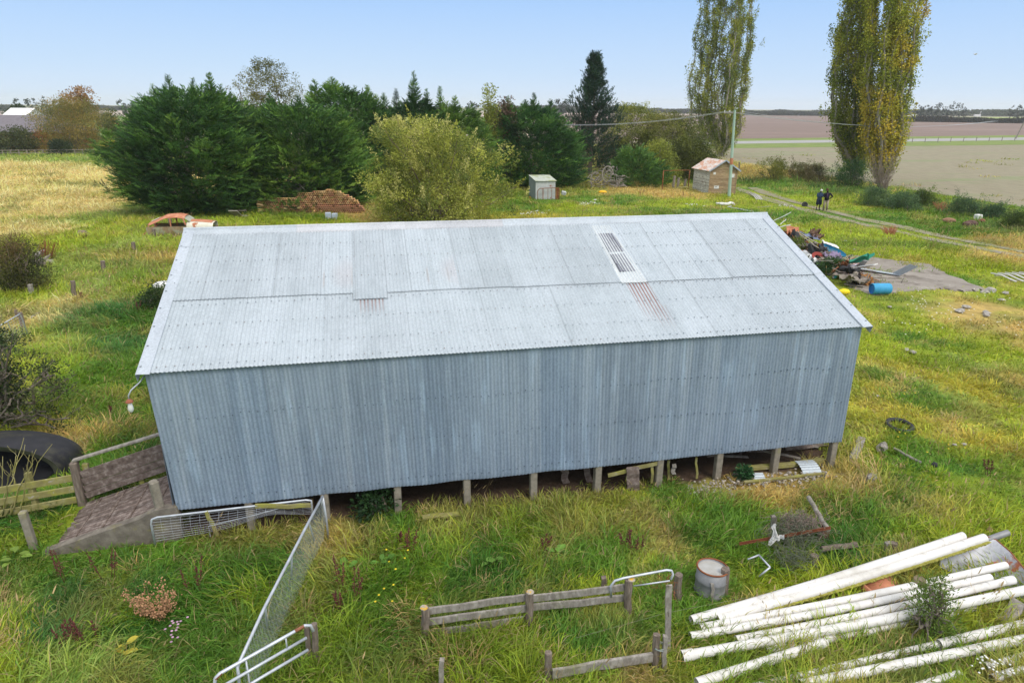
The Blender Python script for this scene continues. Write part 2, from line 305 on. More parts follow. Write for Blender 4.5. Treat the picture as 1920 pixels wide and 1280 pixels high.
# ---- ground sheet
def axis(n, near, far): t = np.linspace(-1, 1, n); k = math.asinh(far / near); return near * np.sinh(t * k)
gx = axis(520, 9, 4200); t_ = np.linspace(0, 1, 560); gy = 1 + 16 * (np.sinh(t_ * math.asinh(4200 / 16.)))
gy = np.concatenate([[-400, -60, -15, -4], gy])
X, Y = np.meshgrid(gx, gy); Z = gz(X, Y)
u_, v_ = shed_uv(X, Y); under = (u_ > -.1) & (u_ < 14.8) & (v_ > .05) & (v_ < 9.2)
Cg = gcol(X, Y)
D = np.hypot(X, Y); far = np.clip((D - 110) / 60, 0, 1)[..., None]
# paddocks beyond: long strips of different crops
fc = np.zeros(X.shape + (3,)); band = vnoise(X * .15 + Y * .02, Y, 120, 8); 
pal = A([(.20, .24, .09), (.33, .30, .19), (.15, .2, .06), (.38, .33, .24), (.24, .28, .11)])
fc = pal[np.clip((band * 6).astype(int), 0, 4)]
Cg = Cg * (1 - far) + fc * far
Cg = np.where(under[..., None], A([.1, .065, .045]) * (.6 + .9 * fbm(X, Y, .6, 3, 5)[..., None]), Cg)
def noise_fade(d): return 1.
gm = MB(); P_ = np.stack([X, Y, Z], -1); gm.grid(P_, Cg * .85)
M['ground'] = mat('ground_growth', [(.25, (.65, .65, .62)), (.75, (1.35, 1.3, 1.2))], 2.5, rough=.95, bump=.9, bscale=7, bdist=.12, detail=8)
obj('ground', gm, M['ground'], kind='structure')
def sheet(name, poly, mat_, z=.02, nu=60, nv=24, colf=None, wav=0.):
    """a quad patch (4 world corners) laid on the ground"""
    a, b, c, d = [A(p) for p in poly]; s, t = np.meshgrid(np.linspace(0, 1, nu), np.linspace(0, 1, nv))
    P = (a[:2] * (1 - s[..., None]) + b[:2] * s[..., None]) * (1 - t[..., None]) + (d[:2] * (1 - s[..., None]) + c[:2] * s[..., None]) * t[..., None]
    if wav:
        w = (fbm(P[..., 0], P[..., 1], wav * 6, 3, 4) - .5) * wav; P[..., 1] += np.where((t == 0) | (t == 1), w, 0)
    zz = np.full(P.shape[:2], z); m = MB(); C = np.ones(P.shape[:2] + (3,)) if colf is None else colf(P[..., 0], P[..., 1])
    m.grid(np.concatenate([P, zz[..., None]], -1), C); return obj(name, m, mat_, kind='structure')
M['nearfield'] = mat('seedling_field', [(.3, (.23, .195, .13)), (.7, (.30, .265, .175))], 1.4, (1, .25, 1), bump=.5, bscale=6, rough=.95, layers=[((.16, .25, .07), .05, .53, .68, (1, 3, 1), .55), ((.17, .24, .07), .6, .55, .75, (.5, 2, 1), .35)])
M['plough'] = mat('ploughed_soil', [(.3, (.18, .125, .10)), (.7, (.235, .17, .14))], .5, (.3, 1, 1), bump=.5, bscale=3, rough=1., layers=[((.33, .24, .2), .012, .5, .7, (1, 4, 1), .5)])
M['road'] = mat('sealed_road', [(.3, (.30, .29, .27)), (.7, (.38, .37, .35))], .8, bump=.1, rough=.9)
M['verge'] = mat('road_verge', [(.3, (.11, .17, .03)), (.7, (.24, .28, .06))], .6, (.3, 1, 1), bump=.6, bdist=.2)
M['bright'] = mat('green_crop', [(.3, (.26, .33, .07)), (.7, (.33, .40, .1))], .1, bump=0)
M['pale'] = mat('pale_stubble', [(.3, (.36, .28, .22)), (.7, (.43, .35, .28))], .05, bump=0)
g = lambda x, y: at(x, y)
# near seedling field (right of the hedge), road with verges, ploughed field, crops
sheet('near_field', [g(1330, 298), at(2600, 494), g(2700, 255), g(1300, 277)], M['nearfield'], .03, 80, 60)
sheet('near_verge', [g(1250, 280), g(2700, 262), g(2700, 252), g(1250, 271.5)], M['verge'], .05, 300, 3)
sheet('road', [g(1250, 272), g(2700, 253), g(2700, 248), g(1250, 267)], M['road'], .07, 200, 2)
sheet('far_verge', [g(1250, 267), g(2700, 250), g(2700, 244), g(1250, 262.5)], M['verge'], .06, 300, 3)
sheet('ploughed_field', [g(1000, 264.5), g(2700, 246), g(2700, 227), g(1000, 213)], M['plough'], .04, 60, 30)
sheet('green_crop_field', [g(1660, 224.5), g(2700, 232), g(2700, 224), g(1660, 219.5)], M['bright'], .08, 20, 4)
sheet('stubble_field', [g(1000, 214), g(2700, 224), g(2700, 216), g(1000, 208)], M['pale'], .06, 20, 4)
sheet('left_paddock', [g(-500, 270), g(1000, 240), g(1000, 217), g(-500, 219)], M['verge'], .04, 60, 8)
sheet('left_stubble', [g(-500, 218), g(1000, 219), g(1000, 210), g(-500, 205)], M['pale'], .05, 60, 8)
# gravel wheel tracks: two ribbons following the lane
M['gravel'] = mat('gravel', [(.25, (.19, .16, .11)), (.75, (.34, .30, .23))], 3, bump=.6, bscale=20, detail=8, layers=[((.2, .22, .05), 1.1, .44, .6, (1, 1, 1), .9)])
L2 = A(LANE); dl = unit(np.gradient(L2, axis=0)); nl = np.stack([-dl[:, 1], dl[:, 0]], 1)
tt = np.linspace(0, len(L2) - 1, 160)
for sgn in (-1, 1):
    mid = L2 + nl * .85 * sgn; mid = np.stack([np.interp(tt, range(len(L2)), mid[:, k]) for k in (0, 1)], 1)
    nn = np.stack([np.interp(tt, range(len(L2)), nl[:, k]) for k in (0, 1)], 1)
    w = .5 + .5 * (vnoise(tt * 3, tt * 0, 1, sgn + 4) - .5)
    P = np.stack([mid - nn * w[:, None], mid, mid + nn * w[:, None]], 1)
    m = MB(); m.grid(np.concatenate([P, gz(P[..., 0], P[..., 1])[..., None] + .035], -1)); obj('wheel_track', m, M['gravel'], kind='structure')
# yard slab
M['yard'] = mat('yard_concrete', [(.25, (.19, .16, .13)), (.75, (.36, .32, .275))], .5, bump=.4, detail=9, layers=[((.12, .095, .07), .9, .52, .66, (1, 1, 1), .75), ((.42, .38, .34), 2.2, .6, .7), ((.16, .18, .06), 1.3, .62, .7, (1, 1, 1), .7)])
yc = YARD.mean(0); m = MB(); n = len(YARD); ring = []
for i in range(n):
    for s in np.linspace(0, 1, 8, endpoint=False):
        p = YARD[i] * (1 - s) + YARD[(i + 1) % n] * s; ring.append(p + (RG.random(2) - .5) * .22)
ring = A(ring); k = len(ring); rs = np.stack([np.concatenate([yc + (ring - yc) * q, np.full((k, 1), zq)], 1) for q, zq in ((.02, .09), (.5, .09), (.97, .085), (1., -.02))])
rs = np.concatenate([rs, rs[:, :1]], 1); m.grid(rs[:, ::-1]); obj('yard_slab', m, M['yard'], kind='structure')
# ------------------------------------------------------------------ grass: every blade real, one mesh
def leaf_mat(name, rough=.55, transl=.3, spec=.3):
    m, nt, out = new_mat(name); L = nt.links
    c = nd(nt, 'ShaderNodeAttribute', attribute_name='tint').outputs['Color']
    p = nd(nt, 'ShaderNodeBsdfPrincipled'); p.inputs['Roughness'].default_value = rough; p.inputs['Specular IOR Level'].default_value = spec
    L.new(c, p.inputs['Base Color']); tr = nd(nt, 'ShaderNodeBsdfTranslucent'); L.new(c, tr.inputs[0])
    ms = nd(nt, 'ShaderNodeMixShader'); ms.inputs[0].default_value = transl; L.new(p.outputs[0], ms.inputs[1]); L.new(tr.outputs[0], ms.inputs[2]); L.new(ms.outputs[0], out.inputs[0]); return m
M['blade'] = leaf_mat('grass_blade')
def blades(mb, root, az, L, w, el, bd, col, seg=3, wz=.0):
    """root (n,3), azimuth, length, width, start elevation, total bend (rad), colour (n,3)"""
    n = len(root)
    if n == 0: return
    P = [root]; cur = root.copy(); turn = RG.normal(0, .25, n)
    for k in range(seg):
        e = el - bd * ((k + .35) / seg) ** 1.2; a2 = az + turn * k
        cur = cur + (L / seg)[:, None] * np.stack([np.cos(e) * np.cos(a2), np.cos(e) * np.sin(a2), np.sin(e)], 1); P.append(cur)
    gzr = root[:, 2]
    for k in range(1, seg + 1): P[k][:, 2] = np.maximum(P[k][:, 2], gzr + .015)
    sd = np.stack([-np.sin(az), np.cos(az), np.zeros(n)], 1); ro = RG.normal(0, .6, n); sd = sd * np.cos(ro)[:, None] + A([0, 0, 1.]) * np.sin(ro)[:, None]
    W = [.9, 1., .75][:seg]; V = []
    for k in range(seg): V += [P[k] - sd * (w * W[k] / 2)[:, None], P[k] + sd * (w * W[k] / 2)[:, None]]
    V.append(P[seg]); nv = len(V); V = np.stack(V, 1).reshape(-1, 3); base = (np.arange(n) * nv)[:, None] + mb.n
    mb.V.append(V); mb.C.append(np.repeat(col, nv, 0)); mb.n += len(V)
    for k in range(seg - 1): mb.Fc.append(base + A([2 * k, 2 * k + 1, 2 * k + 3, 2 * k + 2]))
    mb.Fc.append(base + A([2 * seg - 2, 2 * seg - 1, 2 * seg]))
def strata(r0, r1, sp0, half=.82, k0=20.):
    out = []; r = r0
    while r < r1:
        s = sp0 * (1 + r / k0); h_ = half + .28 * math.exp(-(r - 5) / 6); n = int(2 * h_ * r / s) + 1
        th = (np.arange(n) + RG.random(n)) / n * 2 * h_ - h_; rr = r + (RG.random(n) - .5) * s * 1.3
        out.append(np.stack([rr * np.sin(th), rr * np.cos(th)], 1)); r += s
    return np.concatenate(out)
NF = A([at(*p)[:2] for p in [(1330, 298), (2600, 494), (2700, 255), (1300, 277)]])
HEDGE = [at(*p)[:2] for p in [(1395, 338), (1500, 346), (1600, 366), (1700, 388), (1800, 405), (1920, 430), (2200, 480)]]
DRY = [(at(1590, 925)[:2], 1.0), (at(1560, 915)[:2], .7), (at(1180, 945)[:2], .35), (at(830, 960)[:2], .55), (at(660, 1000)[:2], .7), (at(480, 975)[:2], .45), (at(820, 1190)[:2], .9), (at(1140, 1255)[:2], .9), (at(190, 540)[:2], 2.), (at(250, 480)[:2], 2.), (at(440, 1020)[:2], .6), (at(560, 1010)[:2], .7), (at(180, 825)[:2], .6), (at(30, 1180)[:2], .7), (at(1500, 1190)[:2], .6)]
CLEAR = []     # (x, y, r): bare spots, filled in by the things that lie there
def allowed(x, y):
    u, v = shed_uv(x, y)
    keep = ~((u > -.15) & (u < 14.75) & (v > .2) & (v < 9.1)); keep &= ~((u > -2.35) & (u < .2) & (v > -.02) & (v < 1.75))
    keep &= ~((u > 10.5) & (u < 14.5) & (v > -.65) & (v < .3) & (fbm(x, y, .5, 2, 5) < .62))
    keep &= ~in_poly(x, y, NF) | (RG.random(len(x)) < .012)
    ym = in_poly(x, y, YARD); keep &= ~(ym & (fbm(x, y, 1.2, 3, 66) < .60)); keep &= RG.random(len(x)) > lane_mask(x, y) * 1.08
    rp = at(1860, 590)[:2]; k = np.exp(-(((x - rp[0]) / 5) ** 2 + ((y - rp[1]) / 3) ** 2)); keep &= ~(RG.random(len(x)) < k * np.clip((fbm(x, y, 1.3, 3, 5) - .4) * 6, 0, 1))
    for cx, cy, r in CLEAR: keep &= np.hypot(x - cx, y - cy) > r
    return keep
def dryness(x, y):
    dr = np.zeros(len(x))
    for c, r in DRY: dr = np.maximum(dr, np.exp(-((x - c[0]) ** 2 + (y - c[1]) ** 2) / r ** 2))
    return dr * np.clip((fbm(x, y, .8, 2, 19) - .3) * 3, 0, 1)
def grow():
    mb = MB(); tot = 0
    for r0, r1, sp0, nb, seg in ((4.6, 24, .15, 42, 3), (24, 60, .15, 34, 2), (60, 150, .17, 24, 2)):
        T = strata(r0, r1, sp0); T = T[allowed(T[:, 0], T[:, 1])]; x, y = T.T; d = np.hypot(x, y); k = 1 + d / 20; n = len(T)
        flow = (fbm(x, y, 5, 2, 13) - .5) * 9 + (fbm(x, y, 1.2, 2, 14) - .5) * 5 + RG.normal(0, .35, n)
        hz = .62 + 1.0 * (fbm(x, y, 1.8, 3, 15) - .4) + RG.normal(0, .10, n)
        lawn = np.clip(np.exp(-((y - 58) / 18) ** 2) * (x > -14), 0, 1) * .4
        lane = np.exp(-(seg_dist(x, y, LANE) / 2.5) ** 2); yard = np.exp(-(np.hypot(x - 19, y - 34) / 7) ** 2)
        u, v = shed_uv(x, y); foot = np.exp(-((v - .1) / .8) ** 2) * (u > -2.8) * (u < 15) * .45
        hz = np.clip(hz * (1 - lawn) * (1 - .6 * lane) * (1 - .45 * yard) * (1 - foot), .22, 1.15)
        hd = np.exp(-(seg_dist(x, y, HEDGE) / 2.2) ** 2); hz = hz * (1 + 1.1 * hd)
        right = (x > 8.5) & (y < 34) & (y > 12.5); hz[right] *= .55
        col = gcol(x, y) * RG.uniform(.82, 1.25, (n, 1)); dr = dryness(x, y); hk = (hd * np.clip((fbm(x, y, 2.5, 2, 61) - .35) * 3, 0, .8))[:, None]; col = col * (1 - hk) + A([.10, .14, .045]) * hk
        dry = RG.random(n) < .38 * dr + .010; col[dry] = A(G['ta']) * 1.25 * RG.uniform(.7, 1.15, (dry.sum(), 1))
        kind = RG.random(n); upright = kind < .28; low = (kind > .86) | (right & (kind > .5))
        R_ = .17 * k * np.where(upright, .75, 1.15)
        # blades of each tuft
        rep = np.repeat(np.arange(n), nb); m = len(rep); th = RG.random(m) * 6.283; rr = R_[rep] * np.sqrt(RG.random(m))
        root = np.stack([x[rep] + rr * np.cos(th), y[rep] + rr * np.sin(th), np.zeros(m)], 1); root[:, 2] = gz(root[:, 0], root[:, 1]) - .02
        az = flow[rep] + RG.normal(0, .75, m); az = np.where(upright[rep], th + RG.normal(0, .6, m), az)
        L = RG.uniform(.26, .56, m) * hz[rep] * k[rep] ** .35; L = np.where(low[rep], L * .5, L)
        w = RG.uniform(.0065, .0125, m) * k[rep] ** 1.0; w = np.where(low[rep], w * 1.8, w)
        el = np.radians(RG.uniform(42, 88, m)); bd = np.radians(np.where(upright[rep], RG.uniform(10, 90, m), RG.uniform(45, 120, m)))
        c = col[rep] * RG.uniform(.68, 1.38, (m, 1)) * np.stack([RG.normal(1, .10, m), np.ones(m), RG.normal(1, .12, m)], 1)
        st = RG.random(m) < .055; c[st] = A([.42, .33, .15]) * RG.uniform(.6, 1.2, (st.sum(), 1))
        blades(mb, root, az, L, w, el, bd, np.clip(c, .004, .8), seg); tot += m
    # tan seeding stalks standing out of the sward
    T = strata(4.6, 60, .30); T = T[allowed(T[:, 0], T[:, 1])]; dr = dryness(*T.T); T = T[RG.random(len(T)) < .04 + .45 * dr]; k = 1 + np.hypot(*T.T) / 20
    rep = np.repeat(np.arange(len(T)), 7); m = len(rep); root = np.concatenate([T[rep] + RG.normal(0, .14, (m, 2)), np.zeros((m, 1))], 1); az = RG.normal(0, 1.4, m)
    L = RG.uniform(.35, .7, m) * k[rep] ** .2; el = np.radians(RG.uniform(62, 90, m)); bd = np.radians(RG.uniform(5, 45, m)); c = A([.40, .29, .135]) * RG.uniform(.6, 1.25, (m, 1))
    blades(mb, root, az, L, np.full(m, .005) * k[rep], el, bd, c, 3)
    tip = root + (L * .8)[:, None] * np.stack([np.cos(el - bd * .5) * np.cos(az), np.cos(el - bd * .5) * np.sin(az), np.sin(el - bd * .5)], 1)
    blades(mb, tip, az, L * .2, np.full(m, .016) * k[rep], el - bd * .7, bd * .2, c * 1.1, 2)
    print('blades', tot, mb.n); o = obj('grass', mb, M['blade'], kind='stuff', label='long matted green and straw grass over the whole yard'); return o
# ------------------------------------------------------------------ the big iron shed
def galv(name, lo, mid, hi, streak, rust=0.):
    m, nt, out = new_mat(name); L = nt.links; tc = nd(nt, 'ShaderNodeTexCoord').outputs['Object']
    c = ramp(nt, [(.3, lo), (.5, mid), (.72, hi)], noise(nt, tc, 1.1, 6, .65, streak))
    c = mix(nt, c, nd(nt, 'ShaderNodeAttribute', attribute_name='tint').outputs['Color'], 1., 'MULTIPLY')
    sp_ = nd(nt, 'ShaderNodeTexVoronoi'); sp_.inputs['Scale'].default_value = 38; L.new(tc, sp_.inputs['Vector'])
    c = mix(nt, c, ramp(nt, [(0., (.84, .84, .84)), (1., (1.14, 1.14, 1.14))], sp_.outputs['Color']), 1., 'MULTIPLY')
    blot = ramp(nt, [(.45, (0, 0, 0)), (.7, (.28, .28, .28))], noise(nt, tc, .8, 7, .7, (1, 1, .6), off=4)); c = mix(nt, c, tuple(x * 1.25 for x in hi), blot)
    if rust: c = mix(nt, c, (.3, .13, .08), ramp(nt, [(.66, (0, 0, 0)), (.75, (rust,) * 3)], noise(nt, tc, 1.5, 7, .75, (2, 1, 1), off=8)))
    b = nd(nt, 'ShaderNodeBsdfPrincipled'); L.new(c, b.inputs['Base Color']); b.inputs['Metallic'].default_value = .15; b.inputs['Roughness'].default_value = .48; b.inputs['Specular IOR Level'].default_value = .35
    bn = nd(nt, 'ShaderNodeBump'); bn.inputs['Strength'].default_value = .25; bn.inputs['Distance'].default_value = .01; L.new(noise(nt, tc, 5, 4, .6, off=2), bn.inputs['Height']); L.new(bn.outputs[0], b.inputs['Normal'])
    L.new(b.outputs[0], out.inputs[0]); return m
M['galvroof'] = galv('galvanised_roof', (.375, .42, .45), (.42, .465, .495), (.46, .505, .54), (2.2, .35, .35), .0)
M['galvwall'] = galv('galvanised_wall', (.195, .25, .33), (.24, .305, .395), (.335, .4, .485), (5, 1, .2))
M['flash'] = galv('galvanised_flashing', (.40, .44, .475), (.45, .49, .525), (.5, .54, .575), (1, .5, .5), .25)
M['oldiron'] = mat('old_white_iron', [(.3, (.45, .46, .45)), (.7, (.62, .63, .62))], 4, bump=.1, rough=.6, layers=[((.34, .13, .07), 3, .6, .7)])
PITCH_C = .0762; LW = 14.6
def corrugated(mb, A0, B0, C0, D0, amp=.0085, seg=8, rows=8, off=0., tintf=None, sag=0., u0=0., pitch=PITCH_C):
    """sheet with ribs running from edge AB to edge DC"""
    A0, B0, C0, D0 = [A(p, float) for p in (A0, B0, C0, D0)]; W = np.linalg.norm(B0 - A0); nw = max(2, int(round(W / pitch * seg)))
    n = unit(np.cross(B0 - A0, D0 - A0)); s = np.linspace(0, 1, nw + 1); t = np.linspace(0, 1, rows + 1)
    S_, T_ = np.meshgrid(s, t); uu = u0 + S_ * W
    P = (A0 * (1 - S_[..., None]) + B0 * S_[..., None]) * (1 - T_[..., None]) + (D0 * (1 - S_[..., None]) + C0 * S_[..., None]) * T_[..., None]
    h = amp * np.cos(2 * math.pi * uu / pitch) + off + sag * np.sin(uu * 1.7) * .004 + .003 * (fbm(uu, T_ * 3, 1.3, 2, 6) - .5)
    C = np.ones(P.shape) if tintf is None else tintf(uu, T_)
    mb.grid(P + n * h[..., None], C)
    return mb
shed = thing('farm_shed', 'long galvanised corrugated iron shed raised on concrete piles', 'shed', tuple(SO), YAW)
ZB, ZE, ZR, EE, HALF = .65, 3.524, 5.274, .0737, 4.52     # wall foot, eave edge, ridge, overhang, half depth
def local(name, mb, m, parent=shed, smooth=False, **k): return obj(name, mb, m, parent, smooth, local=True, **k)
OVL, OVR = .16, .16
slope = math.hypot(HALF + EE, ZR - ZE); rz = lambda t: ZE + (ZR - ZE) * t; rv = lambda t: -EE + (HALF + EE) * t
def rp_(u, t, h=0.):
    n = unit(A([0, -(ZR - ZE), HALF + EE])); return A([u, rv(t), rz(t)]) + n * h
# seams where the upper course changes sheets, each sheet of its own tone
seams = [-.1, .6, 1.45, 2.0, 2.95, 3.67, 4.33, 4.85, 5.35, 5.95, 6.45, 7.1, 7.75, 8.5, 9.25, 9.62, 10.25, 10.95, 11.7, 12.4, 13.3, 14.0, 14.75]
rs_ = random.Random(4); tone = [1 + rs_.uniform(-.10, .09) for _ in seams]; tone[5] = .93; tone[6] = .97; tone[9] = .95; tone[10] = .9; tone[4] = 1.05; tone[8] = 1.04
def rust_streak(uu, T, C, u0, u1, t0, t1, k=1.):
    """rusty run-off in the valleys below t0"""
    valley = np.clip(-np.cos(2 * math.pi * uu / PITCH_C), 0, 1) ** .5
    f = ((uu > u0) & (uu < u1)) * valley * np.clip((T - t1) / (t0 - t1), 0, 1) * (T <= t0 + .001) * k * (.35 + .9 * vnoise(np.round(uu / PITCH_C), T * 0, 1, 3))
    f = np.clip(f, 0, 1)[..., None]; return C * (1 - f) + A([.62, .27, .2]) * f
def up_tint(i):
    def fn(uu, T):
        C = np.ones(uu.shape + (3,)) * tone[i]
        seam = np.clip(1 - np.abs(uu - seams[i]) / .02, 0, 1)[..., None]; C = C * (1 - .28 * seam)
        if i in (4, 8): # pinkish rust bloom
            f = np.clip(1 - ((uu - seams[i] - .55) / .4) ** 2 - ((T - .28) / .25) ** 2, 0, 1)[..., None] * .45; C = C * (1 - f) + A([1.05, .86, .82]) * f
        for k in range(2):
            uc = seams[i] + rs_.random() * .7; f = (np.abs(uu - uc) < .02) * ((T > .1) & (T < .35)); C = np.where((f & (i in (4, 8, 7)))[..., None], A([.95, .86, .82]), C)
        return C
    return fn
LAP = lambda u: .440 - .0017 * u
TOPC = .962
up = MB()
for i in range(len(seams) - 1):
    a, b = seams[i], seams[i + 1]; lo = LAP((a + b) / 2) - .004 + random.uniform(-.003, .003)
    if i == 5: lo -= .048
    corrugated(up, rp_(a - .05, lo), rp_(b, lo), rp_(b, TOPC), rp_(a - .05, TOPC), rows=14, off=.017 + .0022 * (i % 2) + (.004 if i == 5 else 0), tintf=up_tint(i), u0=a - .05)
lowseams = [-.1, 1.5, 3.05, 4.7, 6.3, 7.9, 9.5, 11.1, 12.9, 14.7]
def low_tint(i):
    def fn(uu, T):
        C = np.ones(uu.shape + (3,)) * (1 + .035 * math.sin(i * 2.3)); seam = np.clip(1 - np.abs(uu - lowseams[i]) / .016, 0, 1)[..., None]; C = C * (1 - .22 * seam)
        C = rust_streak(uu, T, C, 3.72, 4.28, .93, .6, 1.6); C = rust_streak(uu, T, C, 9.72, 10.25, 1.02, .25, 2.2); C = rust_streak(uu, T, C, 9.95, 10.4, .5, .1, .5)
        return C
    return fn
for i in range(len(lowseams) - 1):
    a, b = lowseams[i], lowseams[i + 1]
    corrugated(up, rp_(a - .03, 0), rp_(b, 0), rp_(b, LAP(b) + .03), rp_(a - .03, LAP(a) + .03), rows=26, off=.001 * (i % 2), tintf=low_tint(i), u0=a - .03)
# dark gap under the lap, purlin nails on every second crest
nm = up
for t in (.028, .13, .27, .40, .56, .715, .84):
    for k in range(int(14.6 / (2 * PITCH_C))):
        if random.random() < .10: continue
        u = k * 2 * PITCH_C + .0; c = rp_(u, t + random.uniform(-.0025, .0025), .021 + (.016 if t > .45 else 0))
        col = A([.52, .54, .56]) if random.random() < .75 else A([.66, .48, .42])
        nm.box(c, (.018, .022, .012), None, col)
local('roof', up, M['galvroof'], smooth=True)
roof = shed.children[0]
# rear slope
m = MB(); corrugated(m, (LW + .1, 2 * HALF + EE, ZE), (-.1, 2 * HALF + EE, ZE), (-.1, HALF, ZR), (LW + .1, HALF, ZR), rows=4, seg=4); local('rear_roof', m, M['galvroof'], smooth=True)
# ridge cap: bent flashing with a rounded roll, in lengths
m = MB(); rc = [0, 2.4, 4.9, 7.4, 9.9, 12.3, LW + OVR + .02]; rc[0] = -OVL - .02
for i in range(6):
    a, b = rc[i] - (.06 if i else 0), rc[i + 1]; h = .028 + .003 * (i % 2); tn = [.97, 1.03, .95, 1.02, 1., 1.04][i]
    cc = A([tn, tn, tn]) * (A([1.05, .975, .95]) if i == 1 or i == 2 else 1)
    prof = [rp_(0, TOPC - .008, h), rp_(0, .992, h + .012)] + [A([0, HALF + .045 * math.sin(q), ZR + .022 + h + .035 * math.cos(q) - .01]) for q in (-1.1, -.5, 0, .5, 1.1)] + [A([0, HALF + .18, ZR - .04 + h])]
    P = np.stack([A(prof) + A([u, 0, 0]) for u in (a, b)], 0); P[:, :, 0] = A([[a] * len(prof), [b] * len(prof)]); m.grid(P, cc)
    # scalloped soft edge dressed into the ribs
    us = np.arange(a, b, PITCH_C / 6); e0 = A([rp_(u, TOPC - .007, h) for u in us]); e1 = A([rp_(u, TOPC - .014 + .002 * math.cos(2 * math.pi * u / PITCH_C), .020 + .009 * math.cos(2 * math.pi * u / PITCH_C)) for u in us]); m.grid(np.stack([e1, e0]), cc * .93)
local('ridge_cap', m, M['flash'], smooth=False)
# barge flashings on both gable edges, in two lengths, folded down the gable
for sd, u0, u1 in ((-1, -OVL, .07), (1, LW - .07, LW + OVR)):
    m = MB()
    for j, (t0, t1, h) in enumerate(((-.012, .855, .030), (.845, 1.0, .036)) if sd < 0 else ((-.012, .42, .030), (.41, 1.0, .036))):
        oe = u0 if sd < 0 else u1; ie = u1 if sd < 0 else u0
        prof = [(ie, .004), (ie, h), (oe - sd * .03, h + .012), (oe, h + .006), (oe, h - .17)]
        P = np.stack([A([rp_(u, t, hh) for u, hh in prof]) for t in (t0, t1)]); m.grid(P, (1, 1.0, 1.02))
        e = P[0]; m.grid(np.stack([e, e - A([0, 0, .004])]))
    for t in np.linspace(.03, .97, 9): m.box(rp_(u0 + .05 if sd < 0 else u1 - .05, t, .044), (.03, .03, .014), None, (.45, .46, .48))
    local('barge_flashing', m, M['flash'])
# skylight: a translucent ribbed sheet under white sealant with two dark panes showing
m = MB(); corrugated(m, rp_(9.60, LAP(9.9) - .012), rp_(10.24, LAP(9.9) - .012), rp_(10.10, .93), rp_(9.60, .93), rows=6, off=.020, u0=9.6, tintf=lambda u, T: np.ones(u.shape + (3,)) * A([1.25, 1.2, 1.12]))
sk = local('skylight', m, M['flash'], smooth=True)
M['pane'] = mat('skylight_pane', [(.3, (.12, .125, .15)), (.7, (.19, .2, .23))], 12, rough=.25, bump=0, spec=.5)
m = MB()
for t0, t1 in ((.50, .655), (.675, .85)): corrugated(m, rp_(9.69, t0, 0), rp_(10.10, t0, 0), rp_(10.08, t1, 0), rp_(9.69, t1, 0), rows=4, off=.026, u0=9.69, tintf=lambda u, T: np.ones(u.shape + (3,)) * (1. + .55 * np.cos(2 * math.pi * u / PITCH_C))[..., None])
o = obj('pane', m, M['pane'], sk, True, local=True)
# long front wall: slightly tapered quad measured from the photograph, three nail rows
wseams = np.arange(0, 15.3, .66); wt = [1 + rs_.uniform(-.055, .055) for _ in wseams]; wh = [rs_.uniform(-.025, .015) for _ in wseams]
def wtint(uu, T):
    i = np.clip((uu / .66).astype(int), 0, len(wseams) - 1); C = np.ones(uu.shape + (3,)) * A(wt)[i][..., None]
    C = C * (1 - .3 * np.clip(1 - np.abs(uu - A(wseams)[i]) / .012, 0, 1))[..., None]
    C = C * (1 + A(wh)[i][..., None] * A([-1, 0, 1.])) * (.96 + .1 * vnoise(np.round(uu / .0381), T * 2.2, 1, 8))[..., None]
    st = np.clip((vnoise(uu, T * .3, .11, 9) - .76) * 3.5, 0, .4)[..., None]; C = C * (1 - st) + A([1.55, 1.6, 1.6]) * st
    C = C * np.where((T > .985) | (T < .006), .8, 1)[..., None]
    return C
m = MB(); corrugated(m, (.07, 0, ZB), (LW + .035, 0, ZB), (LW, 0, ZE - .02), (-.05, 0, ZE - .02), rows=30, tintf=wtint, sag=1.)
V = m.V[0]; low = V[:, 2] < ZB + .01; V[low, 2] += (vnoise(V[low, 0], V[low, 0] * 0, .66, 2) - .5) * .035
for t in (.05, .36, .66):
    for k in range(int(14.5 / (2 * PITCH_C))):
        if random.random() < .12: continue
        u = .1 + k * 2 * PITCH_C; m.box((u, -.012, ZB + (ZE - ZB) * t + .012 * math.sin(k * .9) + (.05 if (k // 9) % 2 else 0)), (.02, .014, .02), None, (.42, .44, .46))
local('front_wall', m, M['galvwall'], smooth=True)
# gable and rear walls
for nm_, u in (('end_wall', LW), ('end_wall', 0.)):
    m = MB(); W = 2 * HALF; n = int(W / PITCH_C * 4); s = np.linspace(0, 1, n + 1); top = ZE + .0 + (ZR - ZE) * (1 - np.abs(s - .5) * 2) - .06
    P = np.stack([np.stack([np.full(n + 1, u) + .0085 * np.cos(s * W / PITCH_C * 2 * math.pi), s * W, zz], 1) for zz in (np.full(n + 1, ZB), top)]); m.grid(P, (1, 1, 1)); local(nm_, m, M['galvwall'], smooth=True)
m = MB(); corrugated(m, (LW, 2 * HALF, ZB), (0, 2 * HALF, ZB), (0, 2 * HALF, ZE), (LW, 2 * HALF, ZE), rows=2, seg=4); local('rear_wall', m, M['galvwall'], smooth=True)
